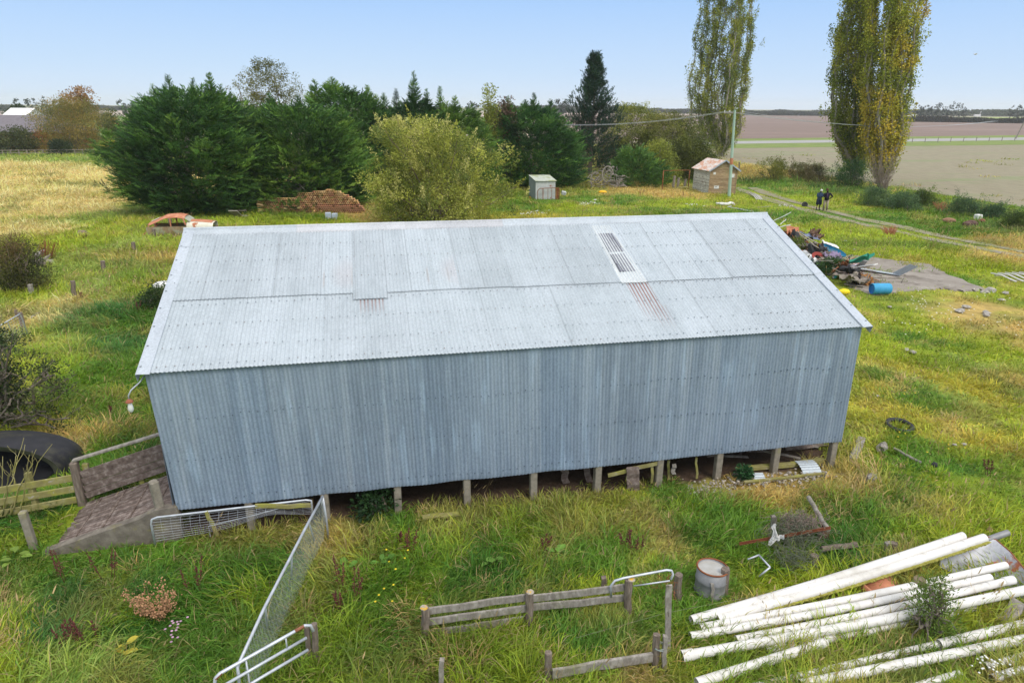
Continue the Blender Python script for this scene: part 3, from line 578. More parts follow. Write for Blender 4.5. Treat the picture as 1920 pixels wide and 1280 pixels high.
# floor frame on its bearers
m = MB(); m.box((LW / 2, HALF, ZB + .02), (LW - .1, 2 * HALF - .12, .04))
for k in range(19): m.box((.3 + k * .77, HALF + .1, ZB - .06), (.05, 2 * HALF - .5, .12))
for v in (.45, 2.3, 4.5, 6.8, 8.9): m.box((LW / 2, v, ZB - .18), (LW - .15, .1, .12))
local('floor', m, M['wood'])
def pile(u, v, h=ZB, w=.15):
    m = MB(); m.box((u, v, h / 2 - .15), (w, w, h + .3), roteul(random.uniform(-.02, .02), random.uniform(-.02, .02), random.uniform(-.05, .05)), bev=.012); local('pile', m, M['conpost'])
for k in range(11): pile(-.09 + 1.455 * k + (.05 if k == 10 else 0), .09, ZB - .005)
for v in (2.3, 4.5, 6.8, 8.9):
    for k in range(0, 11, 1 if v < 3 else 2): pile(.1 + 1.44 * k, v, ZB - .24)
# the lamp on its bent bracket at the near gable corner
lamp = thing('wall_lamp', None, None, (0, 0, 0)); lamp.parent = shed
m = MB(); m.tube([(-.09, .12, 3.42), (-.16, .02, 3.33), (-.3, -.06, 3.22), (-.36, -.06, 3.12), (-.365, -.06, 3.04)], .013, 6); obj('bracket', m, M['galvpipe'], lamp, True, local=True)
m = MB(); m.lathe([(0, .02), (.025, .02), (.062, -.02), (.066, -.04), (.0, -.035)], (-.365, -.06, 3.03), 14, None, (.6, .5, .5)); obj('cap', m, M['rustlight'], lamp, local=True)
M['glass'] = mat('frosted_glass', [(.3, (.62, .64, .6)), (.7, (.8, .81, .77))], 8, rough=.15, bump=0, spec=.6)
m = MB(); m.lathe([(.035, 0), (.035, -.03), (.046, -.08), (.05, -.13), (.04, -.17), (.02, -.19), (0, -.195)], (-.365, -.06, 2.985), 14); obj('glass_jar', m, M['glass'], lamp, True, local=True)
# ------------------------------------------------------------------ loading ramp
ramp_ = thing('loading_ramp', 'stock loading ramp with slatted timber deck and mossy concrete side wall at the shed end', 'ramp', tuple(S(-1.2, .9)), YAW)
ramp_['_o'] = [0, 0, 0]; RO = A([-1.2, .9, 0])
def rl(*p): return A(p, float) - RO
dz = lambda u: .02 + (u + 2.2) / 2.15 * .6
m = MB(); nb = 17
for k in range(nb):      # boards run up the ramp, cleats across
    v = .13 + (k + .5) * 1.56 / nb; e = random.uniform(-.04, .03)
    m.bar(rl(-2.22 + e, v, dz(-2.22)), rl(-.02, v, dz(-.02)), 1.56 / nb - .012, .035, A([1, 1, 1]) * random.uniform(.75, 1.2))
for k in range(4):
    u = -1.9 + k * .5; m.bar(rl(u, .15, dz(u) + .03), rl(u, 1.66, dz(u) + .03), .028, .012, (.9, .88, .85))
obj('deck', m, M['redwood'], ramp_, local=True)
m = MB(); u = [-2.35, -.35, -.10, -.02, .10, .12]; z = [.02, .55, .66, .66, .64, -.2]
for v in (-.06, .12): pass
P = np.stack([np.stack([rl(a, v, b) for a, b in ((-2.4, -.1), (-2.35, .06), (-.6, .56), (-.3, .72), (.08, .74), (.1, .60), (.1, -.1))]) for v in (-.06, .12)]); m.grid(P); 
for q in (0, 1):
    c = P[q]; cc = c.mean(0); nn = len(c); m.add(np.concatenate([c, [cc]]), [[i, (i + 1) % nn, nn] for i in range(nn)])
obj('side_wall', m, M['concrete'], ramp_, local=True)
def plank_part(name, p, q, w, h, mt, parent, **k):
    m = MB(); n = 5; p, q = A(p), A(q); m.bar(p, q, w, h, bev=min(w, h) * .15, **k); return obj(name, m, mt, parent, local=True)
V1 = 1.68
plank_part('post', rl(-2.3, V1, -.1), rl(-2.28, V1, 1.02), .15, .15, M['post'], ramp_); plank_part('post', rl(-.25, .10, .3), rl(-.28, .08, 1.28), .17, .15, M['conpost'], ramp_); plank_part('post', rl(-2.62, .22, -.2), rl(-2.66, .22, .82), .13, .13, M['conpost'], ramp_)
plank_part('post', rl(-2.15, V1 + .12, -.1), rl(-2.13, V1 + .12, .9), .1, .12, M['lichenwood'], ramp_); plank_part('post', rl(-1.1, V1 + .1, 0), rl(-1.1, V1 + .1, .95), .1, .1, M['lichenwood'], ramp_)
for k, (z0, w) in enumerate(((.20, .13), (.36, .15), (.53, .15), (.70, .16))):
    plank_part('rail', rl(-2.2, V1, z0), rl(-.05, V1, z0 + .62), .03, w, M['redwood'], ramp_, up=(0, 0, 1))
plank_part('top_rail', rl(-2.3, V1 + .02, 1.04), rl(-.02, V1 + .02, 1.62), .1, .05, M['greywood'], ramp_)
# yard rails going off from the ramp foot
yf = thing('yard_fence', 'three rail timber yard fence covered in yellow lichen, meeting the ramp', 'fence', tuple(S(-3.3, 1.6)), 0)
base = S(-2.35, 1.7); end = at(-60, 985, .0); P0 = base; P1 = end
for k, z0 in enumerate((.12, .38, .64)):
    p = base + A([0, 0, z0]); q = at(-60, [1002, 967, 928][k], z0 + .05); q = end + A([0, 0, z0 + .02])
    m = MB(); m.bar(p, q, .035, .15, bev=.006); obj('rail', m, M['lichenwood'], yf)
for s in (.42, .95):
    p = P0 * (1 - s) + P1 * s + A([0, .09, 0]); m = MB(); m.bar(p - A([0, 0, .2]), p + A([0, 0, .9]), .1, .12, bev=.01); obj('post', m, M['lichenwood'], yf)
# ------------------------------------------------------------------ trees and shrubs
M['leaf'] = leaf_mat('tree_leaf', .6, .3, .25); M['needle'] = leaf_mat('cypress_spray', .6, .2, .3)
def rows_world(P, rows):
    """photo rows (y, x left, x right) seen at the tree's own distance -> (z, centre x, half width), bottom up"""
    d = (A([P[0], P[1], 0]) - CAM) @ FW; out = []
    for py, xl, xr in rows:
        z = upto(P, (xl + xr) / 2, py); zz = (A([P[0], P[1], z]) - CAM) @ FW
        q = lambda px: P[0] + (px - project([P[0], P[1], z])[0][0]) / F_ * zz
        out.append((z, (q(xl) + q(xr)) / 2, abs(q(xr) - q(xl)) / 2))
    return A(sorted(out))
def shell(P, W, n, inner=.35, deep=1., lob=.28, zpow=1.):
    """points through the outer volume of a lumpy body of revolution; returns points, outward dirs, depth 0..1"""
    zz = np.linspace(W[0, 0], W[-1, 0], 60); rr = np.interp(zz, W[:, 0], W[:, 2]) + .15; pr = rr / rr.sum()
    z = RG.choice(zz, n, p=pr) + RG.uniform(-.5, .5, n) * (zz[1] - zz[0]); th = RG.random(n) * 2 * math.pi
    r = np.interp(z, W[:, 0], W[:, 2]); cx = np.interp(z, W[:, 0], W[:, 1]); sd = P[0] + P[1]
    lo = 1 + lob * 2 * (vnoise(th * 1.6 + sd, z / 1.6, 1, 2) * .6 + vnoise(th * 3.5 + sd, z / .7, 1, 4) * .4 - .5)
    q = RG.random(n) ** 1.7; R_ = r * lo * (1 - inner * q)
    p = np.stack([cx + R_ * np.cos(th), P[1] + R_ * deep * np.sin(th), z], 1)
    return p, np.stack([np.cos(th), np.sin(th), np.zeros(n)], 1), q
def leafs(mb, P, D, L, W, C, flat=.0):
    n = len(P); D = unit(D); s_ = unit(np.cross(D, RG.normal(0, 1, (n, 3)) + A([0, 0, flat]))); L = np.broadcast_to(L, (n,))[:, None]; W = np.broadcast_to(W, (n,))[:, None]
    V = np.stack([P, P + D * L * .5 + s_ * W * .5, P + D * L, P + D * L * .5 - s_ * W * .5], 1).reshape(-1, 3)
    mb.add(V, np.arange(n * 4).reshape(n, 4), np.repeat(np.clip(C, .003, .9), 4, 0))
def palette(n, cols, P, s=1.2, jit=.2, seed=0):
    """clumped choice among colours"""
    t = np.clip((n3(P, s, seed) * .65 + n3(P, s * .35, seed + 5) * .35 - .5) * 2.4 + .5 + RG.normal(0, .12, n), 0, .999) * (len(cols) - 1)
    i = t.astype(int); f = (t - i)[:, None]; C = A(cols); return (C[i] * (1 - f) + C[np.minimum(i + 1, len(cols) - 1)] * f) * RG.uniform(1 - jit, 1 + jit, (n, 1))
def sprays(mb, P, D, L, C, pairs=5, droop=.12):
    """feathery cypress branchlets: a tapering axis with side sprigs swept forward"""
    n = len(P); D = unit(D); U = unit(np.cross(np.cross(D, A([0, 0, 1.])) + 1e-5, D)); S_ = unit(np.cross(D, U)); ro = RG.normal(0, .7, n)[:, None]; S2 = S_ * np.cos(ro) + U * np.sin(ro); L = np.broadcast_to(L, (n,))[:, None]
    leafs(mb, P + D * L * .35, D, L[:, 0] * .65, L[:, 0] * .085, C)
    for k in range(pairs):
        t = (k + .4) / pairs; b = P + D * L * (t * .8) + A([0, 0, 1.]) * (-droop * L * (t * (1 - t)) * 2)
        for sg in (-1, 1):
            d = D * .85 + S2 * sg * (.65 - .25 * t) + RG.normal(0, .12, (n, 3)) + A([0, 0, .12]); l = L[:, 0] * (.46 - .24 * t)
            leafs(mb, b, d, l, l * .21, C * RG.uniform(.75, 1.25, (n, 1)), 1.)
def limb(mb, p, q, r0, r1, n=7, wob=.12, seg=6, up=0.):
    p, q = A(p, float), A(q, float); t = np.linspace(0, 1, n)[:, None]; L = np.linalg.norm(q - p)
    P = p * (1 - t) + q * t + RG.normal(0, wob * L / n, (n, 3)) * np.sin(t * math.pi) * 1.6 + A([0, 0, up * L]) * t * (1 - t)
    mb.tube(P, np.linspace(r0, r1, n), seg, wob=.15); return P
CY_D = [(.022, .065, .02), (.055, .135, .03), (.105, .22, .038), (.2, .33, .055)]
CY_L = [(.06, .13, .022), (.11, .21, .03), (.19, .31, .045), (.28, .38, .06)]
def conifer(name, label, base, rows, leaders=(), n=3600, L=(.55, 1.15), cols=CY_D, upk=(.15, .8), inner=.4, deep=.9, cat='tree', group=None, trunk=True, lob=.3, dead=0, P=None, zlow=0.):
    P = at(*base) if P is None else P; W = rows_world(P, rows); W[0, 0] = max(zlow, min(W[0, 0], .6)); H0 = W[-1, 0]; W[-1, 2] *= .7; W[:, 2] *= .97; W[-3:, 0] -= A([.3, .55, .8]) * (H0 > 5); W = W[np.argsort(W[:, 0])]
    t = thing(name, label, cat, (P[0], P[1], 0), group=group); m = MB(); H = W[-1, 0]
    # plumes: big upswept branch ends, each a flat fan of sprays, over a looser inner fill
    npl = int(n / 9); K = 17; c, oo, qq = shell(P, W, npl, .22, deep, lob); zf = np.clip(c[:, 2] / H, 0, 1)
    AXp = unit(oo + A([0, 0, 1.]) * (upk[0] + (upk[1] - upk[0]) * zf ** 1.5)[:, None] + RG.normal(0, .2, (npl, 3))); Lp = RG.uniform(1.1, 2.1, npl) * L[1] / 1.1 * (1 if trunk else .6)
    SD = unit(np.cross(AXp, A([0, 0, 1.]) + RG.normal(0, .35, (npl, 3)))); rep = np.repeat(np.arange(npl), K); s = np.tile((np.arange(K) + .5) / K, npl) + RG.normal(0, .03, npl * K); sg = np.where(RG.random(len(rep)) < .5, -1, 1.) * RG.random(len(rep))
    c = c - AXp * Lp[:, None] * .75; w_ = (.34 * Lp[rep] * (1.05 - s) * np.clip(s * 5, .3, 1)); pp = c[rep] + AXp[rep] * (s * Lp[rep])[:, None] + SD[rep] * (sg * w_)[:, None] - A([0, 0, 1.]) * (.22 * Lp[rep] * s * (1 - s))[:, None]
    DD = AXp[rep] + SD[rep] * (sg * .8)[:, None] + A([0, 0, .18]); ll = RG.uniform(.34, .6, len(rep)) * (1.15 - .45 * s) * L[1] / 1.1; pc = palette(npl, cols, c, 1.7, .5, int(base[0])); sprays(m, pp, DD, ll, pc[rep] * RG.uniform(.8, 1.2, (len(rep), 1)) * (.85 + .35 * s)[:, None], pairs=4)
    ni = int(n * .85); p, o, q = shell(P, W * A([1, 1, .78]), ni, .6, deep, lob); n = ni; sprays(m, p, o + A([0, 0, .4]) + RG.normal(0, .4, (ni, 3)), RG.uniform(*L, ni) * 1.2, palette(ni, cols[:-1], p, 1.3, .2, 3), pairs=4)
    p, o, q = shell(P, W, n, .15, deep, lob)
    for lx, ly, hh, ww in leaders:
        z1 = upto(P, lx, ly); hh *= 1.7; ww *= 1.3; z = A([P[0], P[1], z1]); zz = (z - CAM) @ FW; x = P[0] + (lx - project(z)[0][0]) / F_ * zz; k = int(46 * hh); s = RG.random(k); a = RG.random(k) * 6.28; yy = P[1] + RG.normal(0, .3)
        c = np.stack([x + 0 * s, yy + 0 * s, z1 - .15 - s * hh], 1); d = np.stack([np.cos(a), np.sin(a), .9 - .3 * s], 1)
        ll = .22 + s * ww; sprays(m, c, d, ll * 1.1, palette(k, cols, c, 1.3, .2, 3), pairs=4); m.tube([[x, yy, z1 - hh - .5], [x, yy, z1 - .15]], [.06, .015], 5, (.06, .045, .03))
    for _ in range(int(10 + n / 300) if trunk else 3):   # leaning secondary tops breaking the outline
        i0 = RG.integers(n); c0 = p[i0]
        if c0[2] < H * .45: continue
        ax_ = unit(A([o[i0][0] * .5, o[i0][1] * .5, 1.])); k = 34; s = RG.random(k); a = RG.random(k) * 6.28; hh = RG.uniform(.8, 1.7); c = c0 + ax_ * (.55 * hh - s[:, None] * hh); d = np.stack([np.cos(a), np.sin(a), .9 - .2 * s], 1); sprays(m, c, d, .2 + s * .75, palette(k, cols[1:], c, 1., .2, 3), pairs=4)
    obj('crown', m, M['needle'], t)
    if trunk:
        m = MB(); c0 = A([P[0], P[1], -.2]); limb(m, c0, A([W[len(W) // 2, 1], P[1], H * .8]), .28 + H * .018, .08, 8)
        for k in range(9):
            a = RG.random() * 6.28; z0 = RG.uniform(.4, H * .45); r = np.interp(z0 + 1, W[:, 0], W[:, 2]) * .7; limb(m, (P[0], P[1], z0), (P[0] + r * math.cos(a), P[1] + r * .8 * math.sin(a), z0 + RG.uniform(.3, 2.)), .11, .03, 6)
        for k in range(dead):
            a = RG.uniform(-2.6, -.5); z0 = RG.uniform(.3, H * .3); r = np.interp(z0, W[:, 0], W[:, 2]) * RG.uniform(.7, 1.0); e = A([P[0] + r * math.cos(a), P[1] + r * .8 * math.sin(a), z0 + RG.uniform(-.4, .8)]); Q = limb(m, (P[0], P[1], z0), e, .07, .015, 7, .35)
            for j in range(4): limb(m, Q[3 + j % 3], Q[3 + j % 3] + RG.normal(0, .5, 3), .02, .006, 4, .2, 4)
        obj('trunk', m, M['palebark'] if dead else M['bark'], t)
    return t
def broad(name, label, base, rows, cols, n=240, k=70, leaf=.17, clump=.42, inner=.5, deep=.9, droop=0., cat='tree', group=None, stems=12, lob=.3, P=None, stem_m='bark', r0=.14, upd=.3, bare=0, zlow=0., parts=('crown', 'trunk'), wide=.55, shoots=0):
    P = at(*base) if P is None else P; W = rows_world(P, rows); W[0, 0] = max(zlow, min(W[0, 0], .5) if zlow == 0 else zlow)
    t = thing(name, label, cat, (P[0], P[1], 0), group=group); m = MB(); H = W[-1, 0]
    c, o, q = shell(P, W, n, inner, deep, lob); ni = int(n * .35); c2, o2, _ = shell(P, W * A([1, 1, .66]), ni, .8, deep, lob); c = np.concatenate([c - o * clump * .5, c2]); o = np.concatenate([o, o2]); n += ni
    rep = np.repeat(np.arange(n), k); N = n * k; cs = clump * RG.uniform(.6, 1.3, n)
    off = RG.normal(0, 1, (N, 3)); off = off / np.maximum(1, np.linalg.norm(off, axis=1, keepdims=True) * .6); p = c[rep] + off * cs[rep, None] * A([1, 1, .8]); p[:, 2] = np.maximum(p[:, 2] - droop * np.abs(off[:, 0]), .03)
    D = off * .7 + o[rep] * .4 + A([0, 0, upd]) + RG.normal(0, .5, (N, 3)) - A([0, 0, droop * 2])
    cc = palette(n, cols, c, 1.1, .22, int(abs(P[0]) * 3))[rep] * RG.uniform(.7, 1.3, (N, 1)); L_ = leaf * RG.uniform(.6, 1.3, N); leafs(m, p, D, L_, L_ * wide, cc)
    for j in range(shoots):   # long leafy shoots standing out of the outline
        i0 = RG.integers(n); d = unit(o[i0] * .6 + A([0, 0, 1.]) + RG.normal(0, .2, 3)); l = RG.uniform(.5, 1.3); q_ = RG.random(44); pp = c[i0] + d * (q_ * l)[:, None] + RG.normal(0, .07, (44, 3)); leafs(m, pp, d * .6 + RG.normal(0, .6, (44, 3)), leaf * RG.uniform(.6, 1.2, 44), leaf * .5, A(cols[-1 - (j % 3 == 0)]) * RG.uniform(.7, 1.2, (44, 1)))
    obj(parts[0], m, M['leaf'], t)
    m = MB(); hub = A([P[0], P[1], 0.])
    for j in range(stems):
        e = c[RG.integers(n)]; b = hub + A([RG.normal(0, .25), RG.normal(0, .2), -.1]); Q = limb(m, b, e, r0 * RG.uniform(.5, 1), .015, 8, .22, 6, .12)
        for i in range(3): f = c[np.argsort(((c - Q[4 + i]) ** 2).sum(1))[RG.integers(6)]]; limb(m, Q[4 + i], f, .03, .008, 5, .2, 5)
    for j in range(bare):   # bare twigs poking out
        e = c[RG.integers(n)]; d = unit(e - hub + A([0, 0, .5])); limb(m, e - d * .3, e + d * RG.uniform(.2, .7) + RG.normal(0, .1, 3), .014, .004, 4, .1, 4)
    obj(parts[1], m, M[stem_m], t); return t
def fill(z0, z1): pass
# ---- the cypress shelter belt
conifer('cypress_tree', 'broad dark green cypress at the field end of the tree belt, twin spiky tops', (352, 398), [(400, 330, 440), (385, 275, 470), (360, 235, 490), (330, 215, 500), (295, 210, 505), (260, 218, 500), (225, 238, 480), (195, 262, 455), (172, 285, 420), (155, 305, 400)],
        [(316, 137, 2.6, 1.1), (283, 155, 1.6, .7), (388, 134, 2.6, 1.1), (357, 145, 1.6, .7), (408, 155, 1.6, .8), (245, 190, 1.1, .7), (435, 172, 1.2, .7)], n=6500, dead=7, upk=(.0, .9))
conifer('cypress_tree', 'wide fresh green cypress between the twin topped cypress and the yellow willow', (555, 385), [(395, 470, 660), (370, 440, 700), (330, 430, 705), (280, 430, 700), (240, 440, 690), (205, 450, 660), (185, 480, 610)],
        [(500, 172, 1.2, .8), (455, 180, 1.2, .8), (560, 176, 1.2, .8), (640, 195, 1., .7)], n=5200, cols=[(.028, .08, .02), (.065, .15, .028), (.13, .25, .038), (.22, .34, .055)], dead=5)
conifer('cypress_tree', 'dark cypress with curled wind bent tops, behind the wide fresh green one', (645, 362), [(360, 560, 760), (300, 560, 765), (250, 570, 755), (210, 575, 735), (180, 585, 710), (160, 600, 680)],
        [(592, 147, 1.5, 1.), (622, 143, 1.2, 1.2), (650, 158, 1.2, 1.1), (690, 158, 1.5, .9), (705, 175, 1.2, .8)], n=3400, L=(.7, 1.3))
conifer('cypress_tree', 'narrow dark cypress with one tall pointed leader, behind the yellow willow', (778, 362), [(360, 700, 850), (300, 690, 860), (250, 695, 850), (215, 705, 845), (198, 730, 825), (178, 755, 798)],
        [(776, 132, 2.6, 1.0), (824, 158, 2., .6), (800, 165, 1.5, .6), (742, 165, 1.6, .6), (718, 172, 1.2, .6)], n=2800, L=(.6, 1.2))
conifer('cypress_tree', 'yellow green cypress behind the top of the yellow willow', (860, 362), [(360, 790, 940), (300, 785, 945), (250, 795, 925), (215, 800, 910), (193, 822, 892)],
        [(852, 177, 1.6, .9), (838, 188, 1., .8), (886, 195, 1.2, .6), (815, 200, 1.2, .7)], n=2300, cols=CY_L)
conifer('cypress_tree', 'round dark green cypress standing behind the small iron lean-to', (1000, 347), [(352, 930, 1080), (330, 900, 1100), (300, 890, 1108), (265, 893, 1100), (235, 900, 1080), (210, 912, 1058), (192, 935, 1035)],
        [(952, 178, 1.6, .9), (1001, 172, 1.8, .9), (1032, 184, 1.4, .9), (985, 185, 1., .8), (925, 192, 1.1, .7)], n=5600, dead=3, upk=(.05, .8), cols=[(.018, .06, .02), (.045, .125, .028), (.085, .2, .034), (.17, .3, .05)])
conifer('young_cypress', 'young bushy cypress growing low beside the heap of dead branches', (1195, 348), [(350, 1150, 1250), (325, 1140, 1262), (300, 1150, 1240), (282, 1165, 1215)], [(1175, 270, .8, .6), (1200, 275, .8, .6)], n=1100, L=(.5, 1.), cols=CY_D[1:], upk=(.5, 1.2), trunk=False)
conifer('young_cypress', 'low pale green cypress seedling in front of the twin topped cypress', (385, 400), [(404, 350, 425), (390, 345, 432), (376, 362, 410)], [], n=420, L=(.35, .7), cols=CY_L, upk=(.2, .6), trunk=False)
# ---- pine
def pine():
    P = at(1106, 330); t = thing('pine_tree', 'dark blue green pine with a tall pointed top and upturned side branches', 'tree', (P[0], P[1], 0)); m = MB(); tr = MB(); H = upto(P, 1108, 101)
    limb(tr, (P[0], P[1], -.1), (P[0] + .1, P[1], H), .3, .02, 12, .03)
    for k in range(215):
        z = H - .4 - (H - 1.2) * (k / 215) ** .9; f = (H - z) / H; a = RG.random() * 6.28; r = .35 + (2.75 * min(1, f * 1.5) if f > .1 else 2.3 * f) * RG.uniform(.75, 1.25)
        if f > .36: r *= 1.12
        if f < .36: r = min(r, .25 + f * 3.4)
        e = A([P[0] + r * math.cos(a), P[1] + r * math.sin(a), z + r * RG.uniform(.1, .5)]); Q = limb(tr, (P[0], P[1], z), e, .045, .012, 7, .08, 5, -.12)
        for j in range(2, 7):
            for _ in range(4):
                c = Q[j] + RG.normal(0, .2, 3); u = unit(A([math.cos(a) * .4, math.sin(a) * .4, 1.]) + RG.normal(0, .35, 3)); n = 26; s = RG.random(n)
                leafs(m, c + u * (s * .5)[:, None], u * .9 + RG.normal(0, .45, (n, 3)), .2, .035, palette(n, [(.012, .035, .022), (.022, .06, .033), (.04, .09, .04)], c + u * s[:, None], 1., .2))
    obj('crown', m, M['needle'], t); obj('trunk', tr, M['bark'], t)
pine()
OL = [(.11, .14, .03), (.2, .23, .04), (.32, .34, .06), (.42, .42, .1)]
WI = [(.12, .16, .035), (.26, .3, .05), (.45, .46, .08), (.62, .58, .2)]
broad('willow_tree', 'big yellow green bushy willow just behind the shed ridge', (815, 422), [(424, 740, 880), (410, 705, 915), (380, 690, 945), (345, 685, 950), (310, 690, 938), (280, 685, 915), (255, 690, 880), (238, 700, 850), (229, 720, 830)], WI, n=820, k=62, leaf=.15, clump=.28, inner=.6, stems=26, bare=260, lob=.55, stem_m='twig', r0=.09, wide=.45, shoots=190)
broad('deciduous_tree', 'thin leaved olive tree rising behind the cypress belt', (500, 360), [(300, 440, 560), (200, 425, 575), (170, 430, 572), (150, 435, 560), (130, 445, 545), (116, 462, 525)], [(.09, .1, .03), (.15, .16, .04), (.22, .2, .05)], n=430, k=40, leaf=.13, clump=.22, inner=.7, stems=40, lob=.7, r0=.12, zlow=4)
for i, (b, rows, cols, lab, nn) in enumerate([
    ((1190, 326), [(330, 1140, 1240), (290, 1130, 1250), (250, 1128, 1250), (220, 1140, 1240), (200, 1160, 1215)], OL, 'olive shrubby tree, tallest of the thicket beside the pine', 170),
    ((1262, 330), [(335, 1190, 1330), (300, 1180, 1335), (265, 1185, 1330), (235, 1200, 1310), (216, 1225, 1280)], [(.09, .11, .03), (.17, .19, .045), (.26, .27, .06), (.33, .3, .07)], 'wide dusty olive tree in the thicket left of the first poplar', 240),
    ((1312, 338), [(345, 1265, 1345), (310, 1255, 1345), (280, 1262, 1340), (255, 1275, 1325)], [(.07, .09, .02), (.14, .16, .035), (.24, .26, .05)], 'dark olive tree directly behind the timber hut', 130),
    ((1236, 342), [(345, 1200, 1275), (315, 1198, 1270), (290, 1205, 1262), (270, 1220, 1252)], WI[:3], 'small yellow green shrub at the front of the thicket', 110),
    ((1150, 322), [(325, 1125, 1175), (290, 1122, 1178), (262, 1130, 1172)], [(.12, .09, .04), (.16, .13, .05), (.2, .17, .05)], 'brownish half dead shrub beside the pine', 70)]):
    broad('thicket_tree', lab, b, rows, cols, n=int(nn * 2.3), k=60, leaf=.16, clump=.40, inner=.6, stems=12, bare=60, lob=.5, shoots=30, group='thicket between the pine and the poplar')
for b, rows, cols, lab in [((918, 352), [(240, 905, 932), (200, 903, 934), (180, 908, 930), (168, 912, 925)], OL[:3], 'slim poplar top showing over the yellow green cypress'), ((948, 350), [(240, 930, 975), (200, 930, 970), (184, 940, 962)], [(.14, .09, .06), (.2, .14, .08)], 'bronze leaved treetop behind the round cypress')]:
    broad('deciduous_tree', lab, b, rows, cols, n=50, k=40, leaf=.22, clump=.4, inner=.8, stems=10, lob=.4, zlow=4)
# ---- lombardy poplars
def poplar(label, base, rows, cols, ns=16, seed=1, leafn=44, z0=1.2, spreadbase=.35, gap=1., P=None):
    P = at(*base) if P is None else P; W = rows_world(P, rows); H = W[-1, 0]; t = thing('poplar_tree', label, 'tree', (P[0], P[1], 0)); m = MB(); tr = MB()
    for i in range(ns):
        s = -1 + 2 * (i + .5) / ns + RG.normal(0, .06); a = RG.uniform(-.9, .9); top = H * (1 - .22 * abs(s) ** 1.5 * RG.uniform(.3, 1.4)) if i % 4 else H * RG.uniform(.5, .8)
        tt = np.linspace(0, 1, 16); z = -.1 + tt * top; r = np.interp(z, W[:, 0], W[:, 2]); cx = np.interp(z, W[:, 0], W[:, 1]); g_ = np.clip(z / (2.2 + 2.5 * abs(s)), 0, 1) ** .7
        px = P[0] * (1 - g_) + cx * g_ + s * r * .82 * g_ + RG.normal(0, .06, 16); py = P[1] + a * r * .75 * g_ + s * .2
        px += .25 * np.sin(z * .9 + i) ; Q = np.stack([px, py, z], 1); tr.tube(Q, np.linspace(.15, .025, 16) * RG.uniform(.7, 1.4), 6, wob=.1)
        nb = int(top * 4.6)
        for j in range(nb):
            u = RG.uniform(z0 / top, 1.0); c = A([np.interp(u, tt, Q[:, k]) for k in range(3)]); an = RG.random() * 6.28; l = RG.uniform(.5, 1.7) * (1 - .4 * u)
            d = unit(A([math.cos(an) * .45, math.sin(an) * .45, 1.])); e = c + d * l; tr.tube([c, c + d * l * .5, e], [.02, .013, .005], 4, cap=False)
            if RG.random() > gap: continue
            n = leafn; q = RG.random(n) ** .6; p = c + d * (q * l)[:, None] + RG.normal(0, .22 + .12 * (1 - u), (n, 3)); k0 = palette(1, cols, c[None], 1.6, .25, seed)[0]
            leafs(m, p, RG.normal(0, .7, (n, 3)) + A([0, 0, .4]), .2 * RG.uniform(.7, 1.5, n), .15, k0 * RG.uniform(.65, 1.35, (n, 1)))
    W = W * A([1, 1, .9]); nc = int(ns * 17); zz = RG.uniform(1.0, H * .98, nc); r = np.interp(zz, W[:, 0], W[:, 2]); cx = np.interp(zz, W[:, 0], W[:, 1]); th = RG.random(nc) * 6.28; rr = r * np.sqrt(RG.uniform(.12, 1.0, nc)) * (.9 + .8 * (vnoise(th * 1.5, zz / 1.1, 1, seed) - .4))
    c = np.stack([cx + rr * np.cos(th), P[1] + rr * np.sin(th) * .8, zz], 1); rep = np.repeat(np.arange(nc), 46); N = len(rep); up_ = unit(np.stack([np.cos(th) * .3, np.sin(th) * .3, np.ones(nc)], 1)); q = RG.random(N)
    p = c[rep] + up_[rep] * (q * 1.5)[:, None] + RG.normal(0, 1, (N, 3)) * (.26 * (1.1 - q))[:, None]; kc = palette(nc, cols, c, 1.6, .3, seed); leafs(m, p, RG.normal(0, .7, (N, 3)) + A([0, 0, .4]), .19 * RG.uniform(.7, 1.4, N), .13, kc[rep] * RG.uniform(.6, 1.35, (N, 1)))
    obj('crown', m, M['leaf'], t); obj('trunk', tr, M['palebark'], t); return t
PO1 = [(.12, .17, .02), (.25, .29, .03), (.44, .43, .05), (.5, .45, .05)]
poplar('tall olive green poplar behind the timber hut and green power pole', (1352, 293), [(292, 1335, 1370), (270, 1318, 1390), (245, 1298, 1398), (200, 1288, 1405), (150, 1288, 1412), (90, 1298, 1420), (30, 1306, 1424), (-40, 1310, 1420), (-110, 1335, 1400), (-160, 1355, 1385)], PO1[:3], 19, 1, 34, .6, gap=.75)
poplar('dark green poplar, left stem of the pair by the two people', (1602, 336), [(340, 1585, 1622), (300, 1572, 1630), (240, 1552, 1640), (180, 1548, 1640), (120, 1556, 1640), (60, 1565, 1640), (0, 1585, 1645), (-50, 1600, 1650), (-110, 1615, 1640)], PO1[:3], 15, 2, 36, .6, gap=.78)
poplar('yellowing poplar with pale bare limbs, right of the pair by the two people', (1650, 345), [(350, 1630, 1672), (300, 1622, 1684), (240, 1612, 1697), (180, 1612, 1704), (120, 1614, 1716), (60, 1616, 1728), (0, 1618, 1738), (-60, 1625, 1735), (-140, 1650, 1705)], [(.17, .22, .03), (.3, .34, .04), (.46, .44, .05), (.6, .45, .05)], 19, 3, 32, 1.0, gap=.8)
